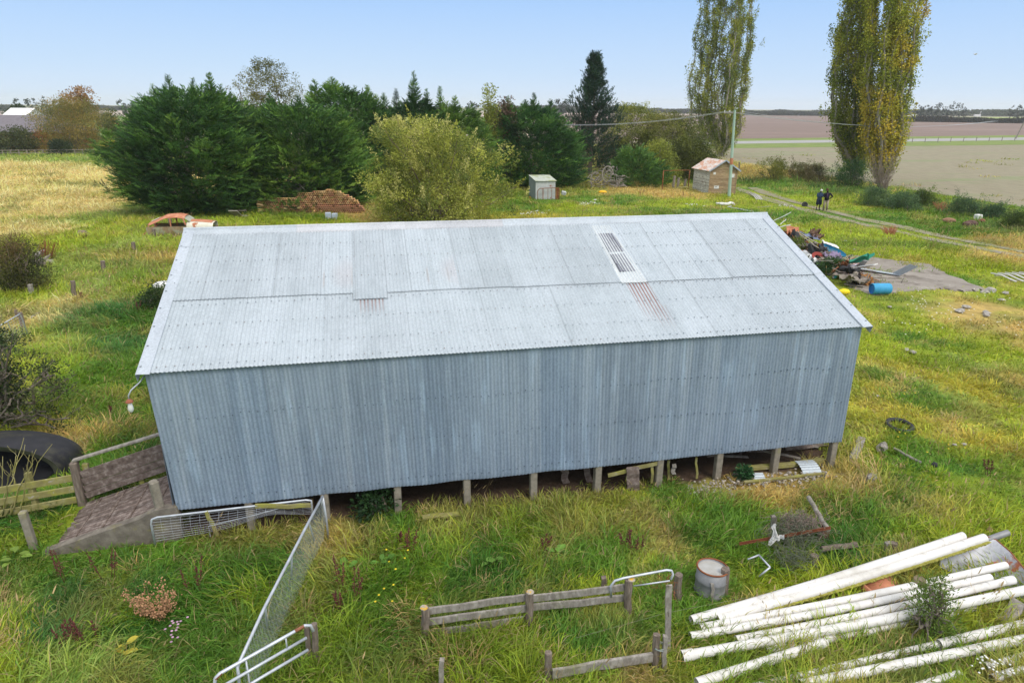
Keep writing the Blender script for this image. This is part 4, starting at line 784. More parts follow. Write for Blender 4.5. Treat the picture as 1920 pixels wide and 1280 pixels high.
# ---- hedgerow shrubs on the right
GO = [(.07, .11, .03), (.12, .18, .04), (.22, .28, .05)]; BG = [(.06, .11, .05), (.1, .17, .075), (.17, .25, .09)]; BRN = [(.08, .08, .03), (.17, .13, .06), (.16, .17, .05)]
for b, rows, cols, lab, nn, kk in [
    ((1452, 340), [(342, 1430, 1478), (320, 1426, 1482), (305, 1430, 1475), (297, 1438, 1465)], [(.1, .12, .02), (.19, .21, .03), (.3, .3, .05)], 'yellow green shrub at the hut end of the right hedgerow', 80, 60),
    ((1496, 340), [(345, 1470, 1530), (325, 1470, 1528), (308, 1480, 1512)], BRN, 'brown and dark green shrub between the yellow green shrub and the poplars', 80, 55),
    ((1535, 345), [(350, 1505, 1565), (330, 1500, 1560), (312, 1515, 1548)], BRN, 'brownish gorse bush just left of the poplars', 80, 55),
    ((1592, 352), [(356, 1560, 1625), (335, 1556, 1628), (315, 1565, 1622), (303, 1590, 1618)], [(.02, .055, .02), (.04, .1, .03), (.075, .15, .035)], 'dense dark green bush at the foot of the poplars', 110, 70),
    ((1640, 385), [(390, 1615, 1670), (372, 1614, 1672), (357, 1625, 1655)], BG, 'rounded blue green broom bush behind the lane', 90, 60),
    ((1690, 392), [(398, 1660, 1725), (378, 1662, 1722), (366, 1680, 1712)], BG, 'flat topped blue green broom bush next to the leaning fence post', 90, 60),
    ((1728, 385), [(392, 1705, 1755), (375, 1705, 1750), (362, 1718, 1742)], GO, 'green gorse bush beside the leaning fence post', 70, 60),
    ((1808, 402), [(406, 1782, 1835), (390, 1782, 1838), (376, 1790, 1822)], BG, 'dark blue green gorse bush standing apart by the white crate', 80, 60),
    ((1862, 410), [(414, 1840, 1886), (400, 1842, 1884), (390, 1850, 1876)], BG, 'low gorse bush right of the white crate', 60, 55),
    ((1905, 428), [(436, 1880, 1935), (415, 1882, 1940), (402, 1895, 1930)], GO, 'dark gorse bush in the last stretch of hedgerow', 90, 55)]:
    broad('hedgerow_shrub', lab, b, rows, cols, n=int(nn * 1.4), k=kk, leaf=.11, clump=.24, inner=.7, stems=8, bare=30, lob=.75, shoots=26, cat='shrub', group='shrubs along the right hedgerow', r0=.05, parts=('foliage', 'stems'), upd=.8, wide=.4)
# bare multi-stemmed shrub by the poplars
def bare_shrub(label, base, rows, n, mt, r0=.03, sp=1., cat='shrub', twigs=4):
    P = at(*base); W = rows_world(P, rows); H = W[-1, 0]; m = MB()
    for i in range(n):
        s = RG.uniform(-1, 1); a = RG.uniform(-1, 1); top = H * RG.uniform(.6, 1); r = W[-1, 2] * sp
        b = A([P[0] + s * .25, P[1] + a * .2, -.05]); e = A([W[-1, 1] + s * r, P[1] + a * r * .7, top]); Q = limb(m, b, e, r0, .006, 9, .10, 5, .05)
        for j in range(twigs): q = Q[RG.integers(3, 8)]; limb(m, q, q + unit(A([s * .5 + RG.normal(0, .3), RG.normal(0, .3), 1.])) * H * RG.uniform(.12, .3), r0 * .35, .004, 4, .1, 4)
    return obj('bare_shrub', m, M[mt], None, True, label=label, cat=cat)
bare_shrub('leafless brown shrub fanning up beside the yellowing poplar', (1655, 357), [(356, 1640, 1668), (290, 1630, 1682)], 44, 'twig', .03)
# ---- left side: autumn willow, garden trees, house shrubs
AU = [(.1, .12, .03), (.17, .18, .04), (.28, .22, .05), (.38, .26, .06)]
broad('willow_tree', 'weeping autumn willow with bronze and olive leaves beside the brick house', (140, 286), [(286, 88, 195), (265, 75, 205), (235, 66, 205), (210, 70, 198), (195, 82, 180), (188, 95, 165)], AU, n=420, k=60, leaf=.26, clump=.6, inner=.5, stems=16, droop=.25, lob=.3, r0=.25, wide=.35)
broad('deciduous_tree', 'orange brown sparse treetop standing behind the weeping willow', (145, 280), [(250, 115, 178), (195, 105, 178), (180, 108, 176), (168, 128, 170)], [(.22, .12, .05), (.32, .17, .06), (.42, .24, .08)], n=90, k=34, leaf=.35, clump=.6, inner=.8, stems=24, lob=.5, zlow=5)
broad('garden_shrub', 'grey green round shrub in front of the brick house', (22, 288), [(290, -10, 62), (268, -15, 65), (250, 0, 50), (244, 12, 38)], [(.05, .07, .03), (.09, .11, .04), (.13, .14, .05)], n=120, k=60, leaf=.3, clump=.6, stems=8, cat='shrub', parts=('foliage', 'stems'))
broad('garden_tree', 'dark green umbrella shaped tree rising over the grey roof', (35, 262), [(240, 30, 40), (224, 14, 56), (212, 18, 52), (204, 28, 42)], [(.035, .06, .025), (.06, .09, .03)], n=70, k=60, leaf=.35, clump=.7, stems=8, zlow=3.5)
broad('garden_shrub', 'orange and red autumn shrub against the brick wall', (78, 284), [(286, 56, 100), (262, 58, 96), (246, 66, 88)], [(.4, .12, .05), (.5, .2, .08), (.2, .13, .05)], n=40, k=34, leaf=.26, clump=.5, stems=18, stem_m='palebark', cat='shrub', parts=('foliage', 'stems'), inner=.8)
broad('garden_shrub', 'dark hedge like shrub under the willow, by the paddock fence', (112, 290), [(292, 95, 130), (278, 92, 135), (268, 100, 125)], [(.03, .05, .025), (.05, .08, .03)], n=60, k=55, leaf=.26, clump=.5, stems=6, cat='shrub', parts=('foliage', 'stems'))
broad('garden_shrub', 'golden yellow shrub between the willow and the cypress', (203, 287), [(290, 192, 216), (276, 194, 214), (268, 198, 210)], [(.4, .3, .03), (.5, .36, .05)], n=36, k=40, leaf=.25, clump=.4, stems=6, cat='shrub', parts=('foliage', 'stems'))
broad('garden_tree', 'small green tree behind the power pole', (205, 272), [(270, 195, 222), (235, 193, 225), (215, 200, 216), (208, 204, 212)], [(.05, .08, .02), (.1, .14, .03)], n=60, k=45, leaf=.35, clump=.6, stems=8)
broad('gorse_bush', 'scruffy dark bush with yellow flowers by the timber heap in the long grass', (38, 545), [(556, -5, 85), (530, -20, 92), (495, -25, 78), (465, -10, 60), (450, 5, 45)], [(.05, .06, .025), (.1, .11, .03), (.17, .16, .04), (.2, .12, .06)], n=230, k=60, leaf=.085, clump=.24, inner=.7, stems=24, bare=60, stem_m='twig', r0=.03, cat='shrub', parts=('foliage', 'stems'), lob=.45, wide=.4)
broad('elder_tree', 'dark spreading broadleaf tree leaning in over the grass above the black tank', (-20, 800), [(800, 70, 140), (775, -60, 152), (745, -100, 112), (728, -140, 176), (700, -150, 150), (678, -160, 100), (650, -150, 78), (622, -120, 40)], [(.03, .05, .018), (.055, .085, .028), (.1, .12, .04), (.16, .17, .06)], n=120, k=70, leaf=.075, clump=.17, inner=.95, stems=46, bare=60, lob=1.1, r0=.07, zlow=.3, wide=.5)
broad('vine_shrub', 'red leaved creeper bush growing behind the clay pipe stack', (610, 374), [(372, 575, 655), (355, 578, 652), (340, 590, 640)], [(.15, .05, .035), (.22, .09, .06), (.3, .07, .06), (.12, .1, .04)], n=110, k=34, leaf=.14, clump=.4, stems=30, bare=60, stem_m='twig', cat='shrub', parts=('foliage', 'stems'), inner=.7)
# heap of dead branches
def branch_heap():
    P = at(1135, 352); m = MB(); z1 = upto(P, 1135, 308)
    for i in range(90):
        a = RG.random() * 6.28; r = RG.random() ** .5 * 1.9; c = A([P[0] + r * math.cos(a), P[1] + r * .7 * math.sin(a), RG.uniform(.1, z1) * (1 - (r / 2.6) ** 2)]); d = unit(RG.normal(0, 1, 3) * A([1, .8, .7])); limb(m, c - d * RG.uniform(.4, .9), c + d * RG.uniform(.4, .9), .045, .012, 7, .3, 5, RG.normal(0, .2))
    m.tube(A([[P[0] + .55 * math.cos(q), P[1] - 1.1, z1 * .62 + .8 * math.sin(q)] for q in np.linspace(.3, 5.5, 14)]), .06, 6)
    return obj('branch_heap', m, M['palebark'], None, True, label='heap of bleached dead branches at the edge of the thicket', cat='branches')
branch_heap()
# ------------------------------------------------------------------ foreground: gates, posts, pipes, drum
def path(pts): return A([A(p, float) for p in pts])
def weathered(name, p, q, w, h, mt, n=6, parent=None, taper=1., wob=.01, round_=False, seg=10, hexs=0, **k):
    """a worn post or board: a slightly crooked length with chamfered, uneven sides"""
    p, q = A(p, float), A(q, float); t = np.linspace(0, 1, n)[:, None]; P = p * (1 - t) + q * t + RG.normal(0, wob, (n, 3)) * np.sin(t * math.pi)
    m = MB(); d = unit(q - p); up = A([0, 0, 1.]) if abs(d[2]) < .8 else A(k.pop('face', [0, -1., 0])); k.pop('face', None); a = unit(np.cross(d, up)); b = np.cross(a, d)
    if round_: prof = [(math.cos(i / seg * 6.283) * (1 + RG.normal(0, .04)), math.sin(i / seg * 6.283) * (1 + RG.normal(0, .04))) for i in range(seg)]
    else: c = .82; prof = [(-1, -c), (-c, -1), (c, -1), (1, -c), (1, c), (c, 1), (-c, 1), (-1, c)]
    prof = A(prof); s_ = len(prof); rg = []
    for i in range(n):
        f = 1 - (1 - taper) * i / (n - 1); j = 1 + RG.normal(0, .03, (s_, 2)); rg.append(P[i] + (prof[:, 0] * j[:, 0] * w / 2 * f)[:, None] * a + (prof[:, 1] * j[:, 1] * h / 2 * f)[:, None] * b)
    R_ = A(rg); R_[-1] += d * RG.uniform(-.012, .012, (s_, 1)); i = np.arange(n - 1)[:, None] * s_; j = np.arange(s_)[None]; j2 = (j + 1) % s_; n0 = m.n
    m.add(R_.reshape(-1, 3), np.stack([i + j, i + j2, i + s_ + j2, i + s_ + j], -1).reshape(-1, 4), k.pop('col', (1, 1, 1)))
    m.Fc.append(A([[n0 + s_ - 1 - x for x in range(s_)]])); m.Fc.append(A([[n0 + (n - 1) * s_ + x for x in range(s_)]]))
    return obj(name, m, M[mt] if isinstance(mt, str) else mt, parent, **k)
def vpost(name, x, yb, yt, wpx, mt='post', z0=0., label=None, parent=None, lean=0., round_=True, cat='post', group=None, depth=None, **k):
    """upright post whose foot is at photo (x, yb) and top at row yt"""
    P = at(x, yb, z0); z = upto(P, x + lean, yt); w = wpx / F_ * ((P - CAM) @ FW); tx = at(x + lean, yt, z)
    return weathered(name, P - A([0, 0, .25]), A([P[0] + (tx[0] - P[0]), P[1], z]), w, depth or w, mt, parent=parent, round_=round_, label=label, cat=cat, group=group, **k)
LICHTOP = mat('lichened_post_top', [(.3, (.3, .26, .2)), (.7, (.5, .44, .36))], 20, bump=.5, layers=[((.62, .36, .03), 14, .5, .56)])
# --- mesh hurdle standing along the shed foot
def wire_grid(m, A0, B0, C0, D0, nx, ny, r=.003, wob=.0, sagf=None):
    A0, B0, C0, D0 = [A(p, float) for p in (A0, B0, C0, D0)]
    f = lambda s, t: (A0 * (1 - s) + B0 * s) * (1 - t) + (D0 * (1 - s) + C0 * s) * t + (sagf(s, t) if sagf else 0)
    for i in range(nx + 1): m.tube([f(i / nx, t) for t in np.linspace(0, 1, 9)], r, 3, cap=False)
    for j in range(ny + 1): m.tube([f(s, j / ny) for s in np.linspace(0, 1, 14)], r, 3, cap=False)
def frame_tube(name, pts, r, mt, parent, seg=8):
    m = MB(); m.tube(path(pts), r, seg); return obj(name, m, M[mt], parent, True)
g1 = thing('mesh_gate', 'galvanised pipe gate with sagging wire mesh propped along the shed piles', 'gate', tuple(at(295, 1026)))
a = at(292, 1024, .0); ztop = upto(a, 291, 975); b = S(2.55, -.14, ztop * .0); b = A([*at(588, 980)[:2], 0])
P1 = A([a[0], a[1], 0]); P2 = b; zt1, zt2 = upto(P1, 293, 968), upto(P2, 592, 934)
dg = unit(P2 - P1); c1 = P1 + A([0, 0, zt1]); c2 = P2 + A([0, 0, zt2])
frame_tube('frame', [P1 + A([0, 0, .02]), c1 - A([0, 0, .12]), c1 - A([0, 0, .03]) + dg * .03, c1 + dg * .12, c1 * .5 + c2 * .5, c2 - dg * .1, c2 - A([0, 0, .03]), c2 - A([0, 0, .12]), P2 + A([0, 0, .1])], .021, 'galvpipe', g1)
m = MB(); wire_grid(m, P1 + A([0, 0, .12]), P2 + A([0, 0, .2]), c2 - A([0, 0, .05]), c1 - A([0, 0, .04]), 17, 8, .0028, sagf=lambda s, t: A([0, -.06 * math.sin(s * 3.1) * math.sin(t * 3.1), -.10 * max(0, s - .45) * (1 - t) * 0 + .16 * math.exp(-((s - .72) / .2) ** 2) * (1 - t)])); obj('wire_mesh', m, M['galvpipe'], g1)
m = MB(); m.tube([P1 * .66 + P2 * .34 + A([0, -.03, z]) for z in (.06, .3)] + [P1 * .35 + P2 * .65 + A([0, -.05, .42]), P1 * .1 + P2 * .9 + A([0, -.03, .52])], .009, 5); obj('loose_wire', m, M['galvpipe'], g1)
# --- long netted gate running away diagonally
g2 = thing('mesh_gate', 'long galvanised gate with netting running diagonally from the shed to the pipe gate', 'gate', tuple(at(445, 1262)))
Q = [at(x, y, z) for x, y, z in ((445, 1250, .92), (495, 1140, .92), (540, 1053, .93), (575, 985, .95), (605, 930, .97))]
frame_tube('top_rail', [Q[0] - A([.03, 0, .5])] + [Q[0] - A([0, 0, .12])] + Q, .024, 'galvpipe', g2)
frame_tube('end_upright', [Q[4], Q[4] + A([.02, .02, -.5]), Q[4] + A([.03, .0, -.95])], .022, 'galvpipe', g2)
for i, (x, y) in enumerate(((613, 975), (591, 1018), (546, 1090), (502, 1177))):
    s = [.97, .78, .55, .26][i]; j = s * 4; k = int(j); top = Q[min(k, 4)] * (1 - (j - k)) + Q[min(k + 1, 4)] * (j - k) if k < 4 else Q[4]; ft = at(x, y, .0); frame_tube('stay', [top, top * .5 + ft * .5, ft], .016, 'galvpipe', g2)
m = MB()
n_s, n_t = 52, 9; f = lambda s, t: np.array([np.interp(s * 4, range(5), [q[i] for q in Q]) for i in range(3)]) - A([-.02, .0, .82 * (1 - t)])
for i in range(-n_t, n_s):
    for sg in (1, -1):
        pts = [];
        for t in np.linspace(0, 1, 6):
            s = (i + (t if sg > 0 else 1 - t) * n_t * .9) / n_s
            if 0 <= s <= 1: pts.append(f(s, t))
        if len(pts) > 2: m.tube(pts, .0022, 3, cap=False)
M['netting'] = mat('green_grey_netting', [(.3, (.2, .25, .23)), (.7, (.32, .37, .35))], 9, rough=.6, bump=0); obj('netting', m, M['netting'], g2)
# --- pale tube farm gate, bottom left of the posts
g3 = thing('pipe_gate', 'white grey tube farm gate with rusty elbows hung on the twin timber posts', 'gate', tuple(at(580, 1245)))
r0 = at(572, 1172, 1.02); l0 = at(412, 1262, 1.02); dn = unit(l0 - r0)
frame_tube('top_rail', [r0 + A([.06, 0, -.13]) - dn * .05, r0 - dn * .05 + A([.03, 0, -.03]), r0, l0, l0 + dn * .06 - A([0, 0, .03]), l0 + dn * .09 - A([0, 0, .14]), l0 + dn * .1 - A([0, 0, .9])], .024, 'galvpipe', g3)
m = MB(); m.tube([r0 + dn * .16, r0 + dn * .02], .0255, 8); obj('elbow', m, M['rust'], g3, True); m = MB(); m.tube([l0 - dn * .02, l0 + dn * .07 - A([0, 0, .04])], .0255, 8); obj('elbow', m, M['rust'], g3, True)
for k, z in enumerate((.22, .44, .64)):
    e = r0 + dn * (.0 if k < 2 else .75); frame_tube('rail', [e - A([0, 0, z]), l0 + dn * .1 - A([0, 0, z])], .022 if k < 2 else .018, 'galvpipe', g3)
frame_tube('brace', [r0 + dn * .3 - A([0, 0, .02]), r0 + dn * .3 - A([0, 0, .24])], .012, 'galvpipe', g3); frame_tube('brace', [l0 - dn * .35 - A([0, 0, .0]), l0 - dn * .35 - A([0, 0, .9])], .012, 'galvpipe', g3)
vpost('gate_post', 580, 1240, 1172, 11, label='split grey timber post holding the end of the tube gate', lean=-4); vpost('gate_post', 593, 1243, 1168, 12, label='second split timber post, pressed behind the tube gate post', lean=-4)
# --- centre rail fence
cf = thing('rail_fence', 'short weathered three post board fence standing in the grass', 'fence', tuple(at(797, 1188)))
PP = []
for x, yb, yt, w in ((797, 1190, 1138, 15), (993, 1168, 1109, 15), (1179, 1150, 1085, 15)):
    P = at(x, yb); z = upto(P, x, yt); PP.append(P); vpost('post', x, yb, yt, w, 'post', parent=cf, cat=None, depth=.13); o = vpost('post_cap', x, yb, yt - 1, w + 1, LICHTOP, parent=cf, cat=None, z0=0) if False else None
    m = MB(); m.lathe([(0, .012), (.055, .008), (.066, -.004), (.06, -.015)], (P[0] , P[1], z + .004), 9); obj('post_top', m, LICHTOP, cf)
for i in range(2):
    p, q = PP[i], PP[i + 1]; d = unit(q - p); n_ = A([d[1], -d[0], 0]) * (-.05)
    for k, (pz, qz) in enumerate((((1140 + 16), 0), (0, 0), (0, 0))):
        zz = [.50, .29, .09][k] if i == 0 else [.56, .35, .12][k]
        if k == 2 and i == 1: continue
        za = upto(p, [797, 993][i], [[1150, 1170, 1192], [1126, 1142, 1160]][i][k]); zb = upto(q, [993, 1179][i], [[1122, 1143, 1163], [1102, 1123, 1140]][i][k])
        weathered('rail', p + d * .02 + n_ + A([0, 0, za]), q - d * .02 + n_ + A([0, 0, zb]), .035, .13, 'greywood', 7, cf, wob=.006)
# --- half hidden tube gate behind the fence end
g4 = thing('pipe_gate', 'bent galvanised gate top leaning in the grass behind the board fence', 'gate', tuple(at(1200, 1110)))
w = lambda x, y, z: at(x, y, z); zt = .95
frame_tube('frame', [w(1146, 1118, .35), w(1145, 1098, .62), w(1153, 1088, .70), w(1170, 1083, .73), w(1250, 1068, .78), w(1259, 1069, .76), w(1262, 1076, .7), w(1258, 1086, .62)], .02, 'galvpipe', g4)
frame_tube('rail', [w(1188, 1098, .5), w(1256, 1088, .62)], .013, 'galvpipe', g4)
# --- posts and boards in the middle foreground
vpost('fence_post', 1132, 1110, 1081, 9, label='small square stub post behind the board fence end', round_=False)
vpost('fence_post', 1271, 1122, 1076, 15, label='thick sawn post by the wired board with a pale cut top', lean=2)
vpost('fence_post', 1232, 1252, 1187, 13, label='round post with a loop of blue wire near its top', lean=-1)
P = at(1232, 1252); m = MB(); zc_ = upto(P, 1231, 1210); m.tube([[P[0] + .085 * math.cos(q), P[1] + .085 * math.sin(q), zc_ + .015 * math.sin(q * 1.5)] for q in np.linspace(0, 12.2, 30)], .007, 5); obj('wire_loop', m, M['netting'], None, True, label='loop of pale blue wire tied round the round post', cat='wire')
vpost('fence_post', 1247, 1256, 1190, 8, 'greywood', label='split grey stake standing beside the wire looped post', round_=False)
vpost('weathered_board', 1252, 1225, 1094, 11, 'greywood', label='tall bleached split board standing upright against the fence', lean=2, round_=False, cat='board', depth=.03)
vpost('fence_post', 1028, 1272, 1223, 13, label='round post at the near end of the single white edged rail')
vpost('fence_post', 824, 1300, 1234, 9, 'greywood', label='thin weathered stake at the bottom edge, leaning a little', lean=5, round_=False)
weathered('rail_board', at(1036, 1262, .22), at(1226, 1230, .22), .05, .16, 'greywood', 8, label='single board rail half buried in dry grass between two round posts', cat='board')
vpost('fence_post', 1360, 1114, 1064, 16, label='round post with orange lichened top right against the drum')
for x, yb, yt, lean, lab in ((1330, 1118, 1086, -8, 'short split stake leaning on the drum'), (1339, 1124, 1090, -5, 'pale broken stake standing in front of the drum')): vpost('broken_stake', x, yb, yt, 6, 'greywood', label=lab, lean=lean, round_=False, cat='stake')
m = MB(); P = at(1268, 1100, .3)
for k in range(7): a_ = w(1240 + RG.uniform(-4, 30), 1085 + RG.uniform(0, 25), .5); m.tube(a_ + np.cumsum(RG.normal(0, .05, (9, 3)), 0), .004, 4)
obj('wire_tangle', m, M['rust'], None, label='tangled rusty tie wire wound round the sawn post', cat='wire')
for pts, lab in (([(1080, 1195, .4), (1250, 1148, .45), (1440, 1112, .45), (1530, 1090, .4)], 'single slack fence wire crossing from the board fence to the drum'), ([(1450, 1035, .3), (1560, 1030, .35), (1660, 1018, .4)], 'slack fence wire running to the pair of lichened stubs')):
    m = MB(); Qp = A([at(*p) for p in pts]); t = np.linspace(0, len(pts) - 1, 20); m.tube(np.stack([np.interp(t, range(len(pts)), Qp[:, k]) for k in range(3)], 1), .0018, 4, cap=False); obj('fence_wire', m, M['wood'], None, label=lab, cat='wire')
# --- steel drum
def drum():
    P = at(1330, 1108); t = thing('steel_drum', 'open grey steel drum full of water with a rusty rim', 'drum', tuple(P)); r = .265; c = P + A([0, 0, -.22]); z1 = at(1323, 1048, 0); H = .70
    tilt = roteul(-.06, .03, 0); m = MB(); m.lathe([(0, 0), (r, 0), (r, H * .32), (r + .012, H * .35), (r, H * .38), (r, H * .66), (r + .012, H * .69), (r, H * .72), (r, H), (r - .012, H), (r - .012, H - .3)], c, 28, tilt); obj('barrel', m, M['steel'], t, True)
    m = MB(); q = np.linspace(0, 2 * math.pi, 33); m.tube((np.stack([r * np.cos(q), r * np.sin(q), np.full(33, H)], 1)) @ tilt.T + c, .016, 6, cap=False); obj('rim', m, M['rust'], t, True)
    mw_ = mat('rusty_water', [(.3, (.38, .36, .32)), (.7, (.55, .55, .54))], 3, rough=.12, bump=0, spec=.6); m = MB(); m.lathe([(0, H - .035), (r * .5, H - .035), (r - .012, H - .035)], c, 24, tilt); obj('water', m, mw_, t)
drum()
# --- bent metal frame, rusty bar with rag, stumps
m = MB(); m.tube(path([at(1402, 1048, .25), at(1423, 1040, .3)]), .017, 6); m.tube(path([at(1423, 1040, .3), at(1444, 1063, .3)]), .017, 6); m.tube(path([at(1444, 1063, .3), at(1423, 1080, .12)]), .017, 6)
obj('bent_bracket', m, M['galvpipe'], None, True, label='bent galvanised bracket with one rusty arm lying in the grass', cat='bracket')
m = MB(); bp, bq = at(1386, 1020, .22), at(1557, 990, .45); m.bar(bp, bq, .05, .012, (.55, .5, .5)); m.bar(bp + A([0, .0, .02]), bq + A([0, .0, .02]), .012, .05, (.6, .5, .5)); obj('rusty_bar', m, M['rust'], None, label='rusty angle iron bar propped over the grass with a rag on it', cat='bar')
def cloth(name, c, su, sv, M3, amp, th, mt, col, label, cat, seed=0, nu=14, nv=14, edge=.15, parent=None, k=1.):
    s, t = np.meshgrid(np.linspace(-.5, .5, nu), np.linspace(-.5, .5, nv)); e = 1 + edge * (vnoise(s * 6, t * 6, 1, seed + 3) - .5) * 2
    P = np.stack([s * su * e, t * sv * e, amp * (fbm(s * 3 * k + seed, t * 3 * k, 1, 3, seed) - .5) * 2], -1) @ A(M3).T + A(c); m = MB(); m.slab(P, th, col); return obj(name, m, M[mt], parent, True, label=label, cat=cat)
rp0 = bp * .62 + bq * .38 + A([0, -.02, .0])
m = MB(); Pz = []
for i, (dx, z, w_) in enumerate(((-.10, -.12, .03), (-.06, -.03, .09), (.0, .05, .12), (-.02, .14, .09), (-.04, .22, .06), (-.07, .29, .09), (-.05, .35, .03))): Pz.append([rp0 + A([dx + w_ * (j / 5 - .5), -.03 + .03 * math.sin(j * 2.1 + i), z]) for j in range(6)])
m.slab(A(Pz), .006); m.slab(A([[rp0 + A([.02 + .11 * u + .0, -.04 - .03 * math.sin(u * 7 + v), .03 + .05 * v + .04 * u]) for u in np.linspace(0, 1.2, 6)] for v in (-1, 0, 1)]), .006); obj('white_rag', m, M['white'], None, True, label='torn white rag snagged on the rusty bar', cat='rag')
vpost('fence_post', 1450, 992, 966, 8, 'greywood', label='grey post top just behind the white rag', round_=False)
weathered('leaning_pole', at(1553, 993, .35), at(1516, 932, .32), .09, .09, 'greywood', 8, round_=True, label='bleached split pole lying towards the shed from the rotten stump', cat='pole')
m = MB(); m.blob(at(1545, 1003, .08), (.11, .1, .3), 12, None, (.45, .3, .22), .5); obj('rotten_stump', m, M['wood'], None, label='dark rotten stump under the end of the rusty bar', cat='stump')
weathered('cut_log', at(1540, 1028, .12), at(1606, 1020, .14), .11, .11, 'post', 6, round_=True, label='short cut log lying in the grass beside the rotten stump', cat='log')
vpost('stub_post', 1527, 1058, 1040, 15, 'post', label='low round stub with a pale sawn top near the net tangle')
vpost('stub_post', 1664, 1040, 1015, 10, 'greywood', label='grey half of the pair of stubs behind the white pipes', round_=False); vpost('stub_post', 1675, 1040, 1015, 13, 'post', label='orange lichened half of the pair of stubs behind the white pipes')
M['net2'] = mat('dark_netting', [(.3, (.07, .085, .055)), (.7, (.16, .17, .11))], 9, rough=.7, bump=0)
def tangle(name, c, r, n, mt, rad, label, cat='wire', flat=.35, steps=14, step=.09):
    m = MB()
    for _ in range(n):
        p = A(c) + RG.normal(0, 1, 3) * A([r, r * .6, r * flat * .5]) * .6; d = RG.normal(0, 1, 3); pts = [p]
        for k in range(steps): d = unit(d + RG.normal(0, .55, 3) * A([1, 1, .4]) - (pts[-1] - A(c)) * .6 / r); q = pts[-1] + d * step; q[2] = max(q[2], .03); pts.append(q)
        m.tube(pts, rad, 4, cap=False)
    return obj(name, m, M[mt], None, label=label, cat=cat)
tangle('net_tangle', at(1490, 1000, .26), .6, 110, 'net2', .0035, 'tangle of old green wire netting in the grass round the rusty bar', 'netting')
tangle('net_tangle', at(1480, 1045, .2), .42, 50, 'net2', .0035, 'smaller knot of netting between the bent bracket and the low stub', 'netting')
m = MB();
for k in range(260):
    c = at(1500, 980, .34) + RG.normal(0, .16, 3) * A([1.3, .8, .5]); limb(m, c, c + unit(RG.normal(0, 1, 3)) * .24, .007, .003, 5, .3, 4)
obj('dead_weed', m, M['twig'], None, label='dry brown tangle of dead weed above the net', cat='weed')
# --- white irrigation pipes
PW = [(1296, 1162, .14, 1806, 1004, .62, .115, 'topmost white pipe of the raised pair, behind the mossy one', 0), (1345, 1160, .12, 1846, 1008, .60, .125, 'raised white pipe with a yellow mossy underside', 0),
      (1312, 1176, .1, 1886, 1059, .42, .10, 'white pipe below the raised pair, ending on the steel sheet', 0), (1294, 1192, .1, 1857, 1082, .36, .10, 'greyish white pipe hidden behind the leafy shrub', 0),
      (1380, 1199, .1, 1897, 1087, .38, .10, 'white pipe with a socket coupling at its far end', 2), (1281, 1229, .11, 1930, 1104, .33, .118, 'long white pipe with an open bell end facing the camera', 1),
      (1436, 1219, .05, 1640, 1182, .05, .09, 'half buried white pipe under the bell ended one', 0), (1640, 1180, .06, 1830, 1140, .08, .08, 'thin white pipe showing beneath the leafy shrub', 0), (1306, 1280, .1, 1548, 1204, .1, .115, 'white pipe poking from the grass at the bottom, cut off short', 0),
      (1400, 1290, .07, 1762, 1206, .07, .085, 'overgrown thin white pipe between two thicker ones', 0), (1760, 1207, .1, 1960, 1160, .12, .115, 'white pipe leaving the picture beside the timber offcut', 0), (1500, 1283, .1, 1960, 1190, .12, .115, 'lowest long white pipe, partly hidden in grass tufts', 0),
      (1846, 1250, .05, 1950, 1222, .07, .10, 'mossy white pipe end near the bottom corner', 0), (1860, 1272, .05, 1960, 1240, .06, .10, 'last white pipe stub by the white flowers', 0), (1700, 1292, .05, 1800, 1262, .05, .09, 'buried white pipe end at the bottom edge', 0)]
for x0_, y0_, z0_, x1_, y1_, z1_, r, lab, end in PW:
    a_, b_ = at(x0_, y0_, z0_), at(x1_, y1_, z1_); t = np.linspace(0, 1, 12)[:, None]; P = a_ * (1 - t) + b_ * t + A([0, 0, 1.]) * (-.05 * np.sin(t * math.pi)) * (z1_ > .2); r *= .66
    pr = thing('white_pipe', lab, 'pipe', tuple(a_), group='white plastic pipes lying in the grass'); rr = np.full(12, r); m = MB(); m.tube(P, rr, 16, cap=False)
    d = unit(b_ - a_); rb = .9 * r; m.tube([P[0], P[0] + d * .5], rb, 16, cap=False); m.tube([P[-1] - d * .5, P[-1]], rb, 16, cap=False)
    def ringf(c): 
        q = np.arange(17) / 16 * 2 * math.pi; s_ = unit(np.cross(d, A([0, 0, 1.]))); u = np.cross(s_, d); m.grid(np.stack([c + (np.cos(q) * k)[:, None] * s_ + (np.sin(q) * k)[:, None] * u for k in (rb, r)]))
    ringf(P[0]); ringf(P[-1]); obj('tube', m, M['pvc'], pr, True)
    if end:
        e = P[0] if end == 1 else P[-1]; dd = d if end == 1 else -d; m = MB(); m.tube([e - dd * .02, e + dd * .16, e + dd * .17], [r * 1.14, r * 1.14, r * 1.0], 18, cap=False); m.tube([e - dd * .02, e + dd * .1], r * 1.04, 18, cap=False); m.tube([e - dd * .028, e - dd * .012], r * 1.17, 18, cap=False); obj('bell_end' if end == 1 else 'coupling', m, M['pvc'], pr, True)
    if 'mossy underside' in lab:
        m = MB(); 
        for k in range(260): s = RG.random() ** .6; c = a_ * (1 - s) + b_ * s + A([0, 0, -.05 * math.sin(s * 3.14) - r * .5]) - AY * r * .86; m.blob(c, (.09, .03, .034 * RG.uniform(.5, 1.2)), 6, None, (1, 1, 1), .5)
        obj('moss', m, mat('yellow_moss', [(.3, (.24, .23, .04)), (.7, (.42, .38, .09))], 14, bump=.5), pr)
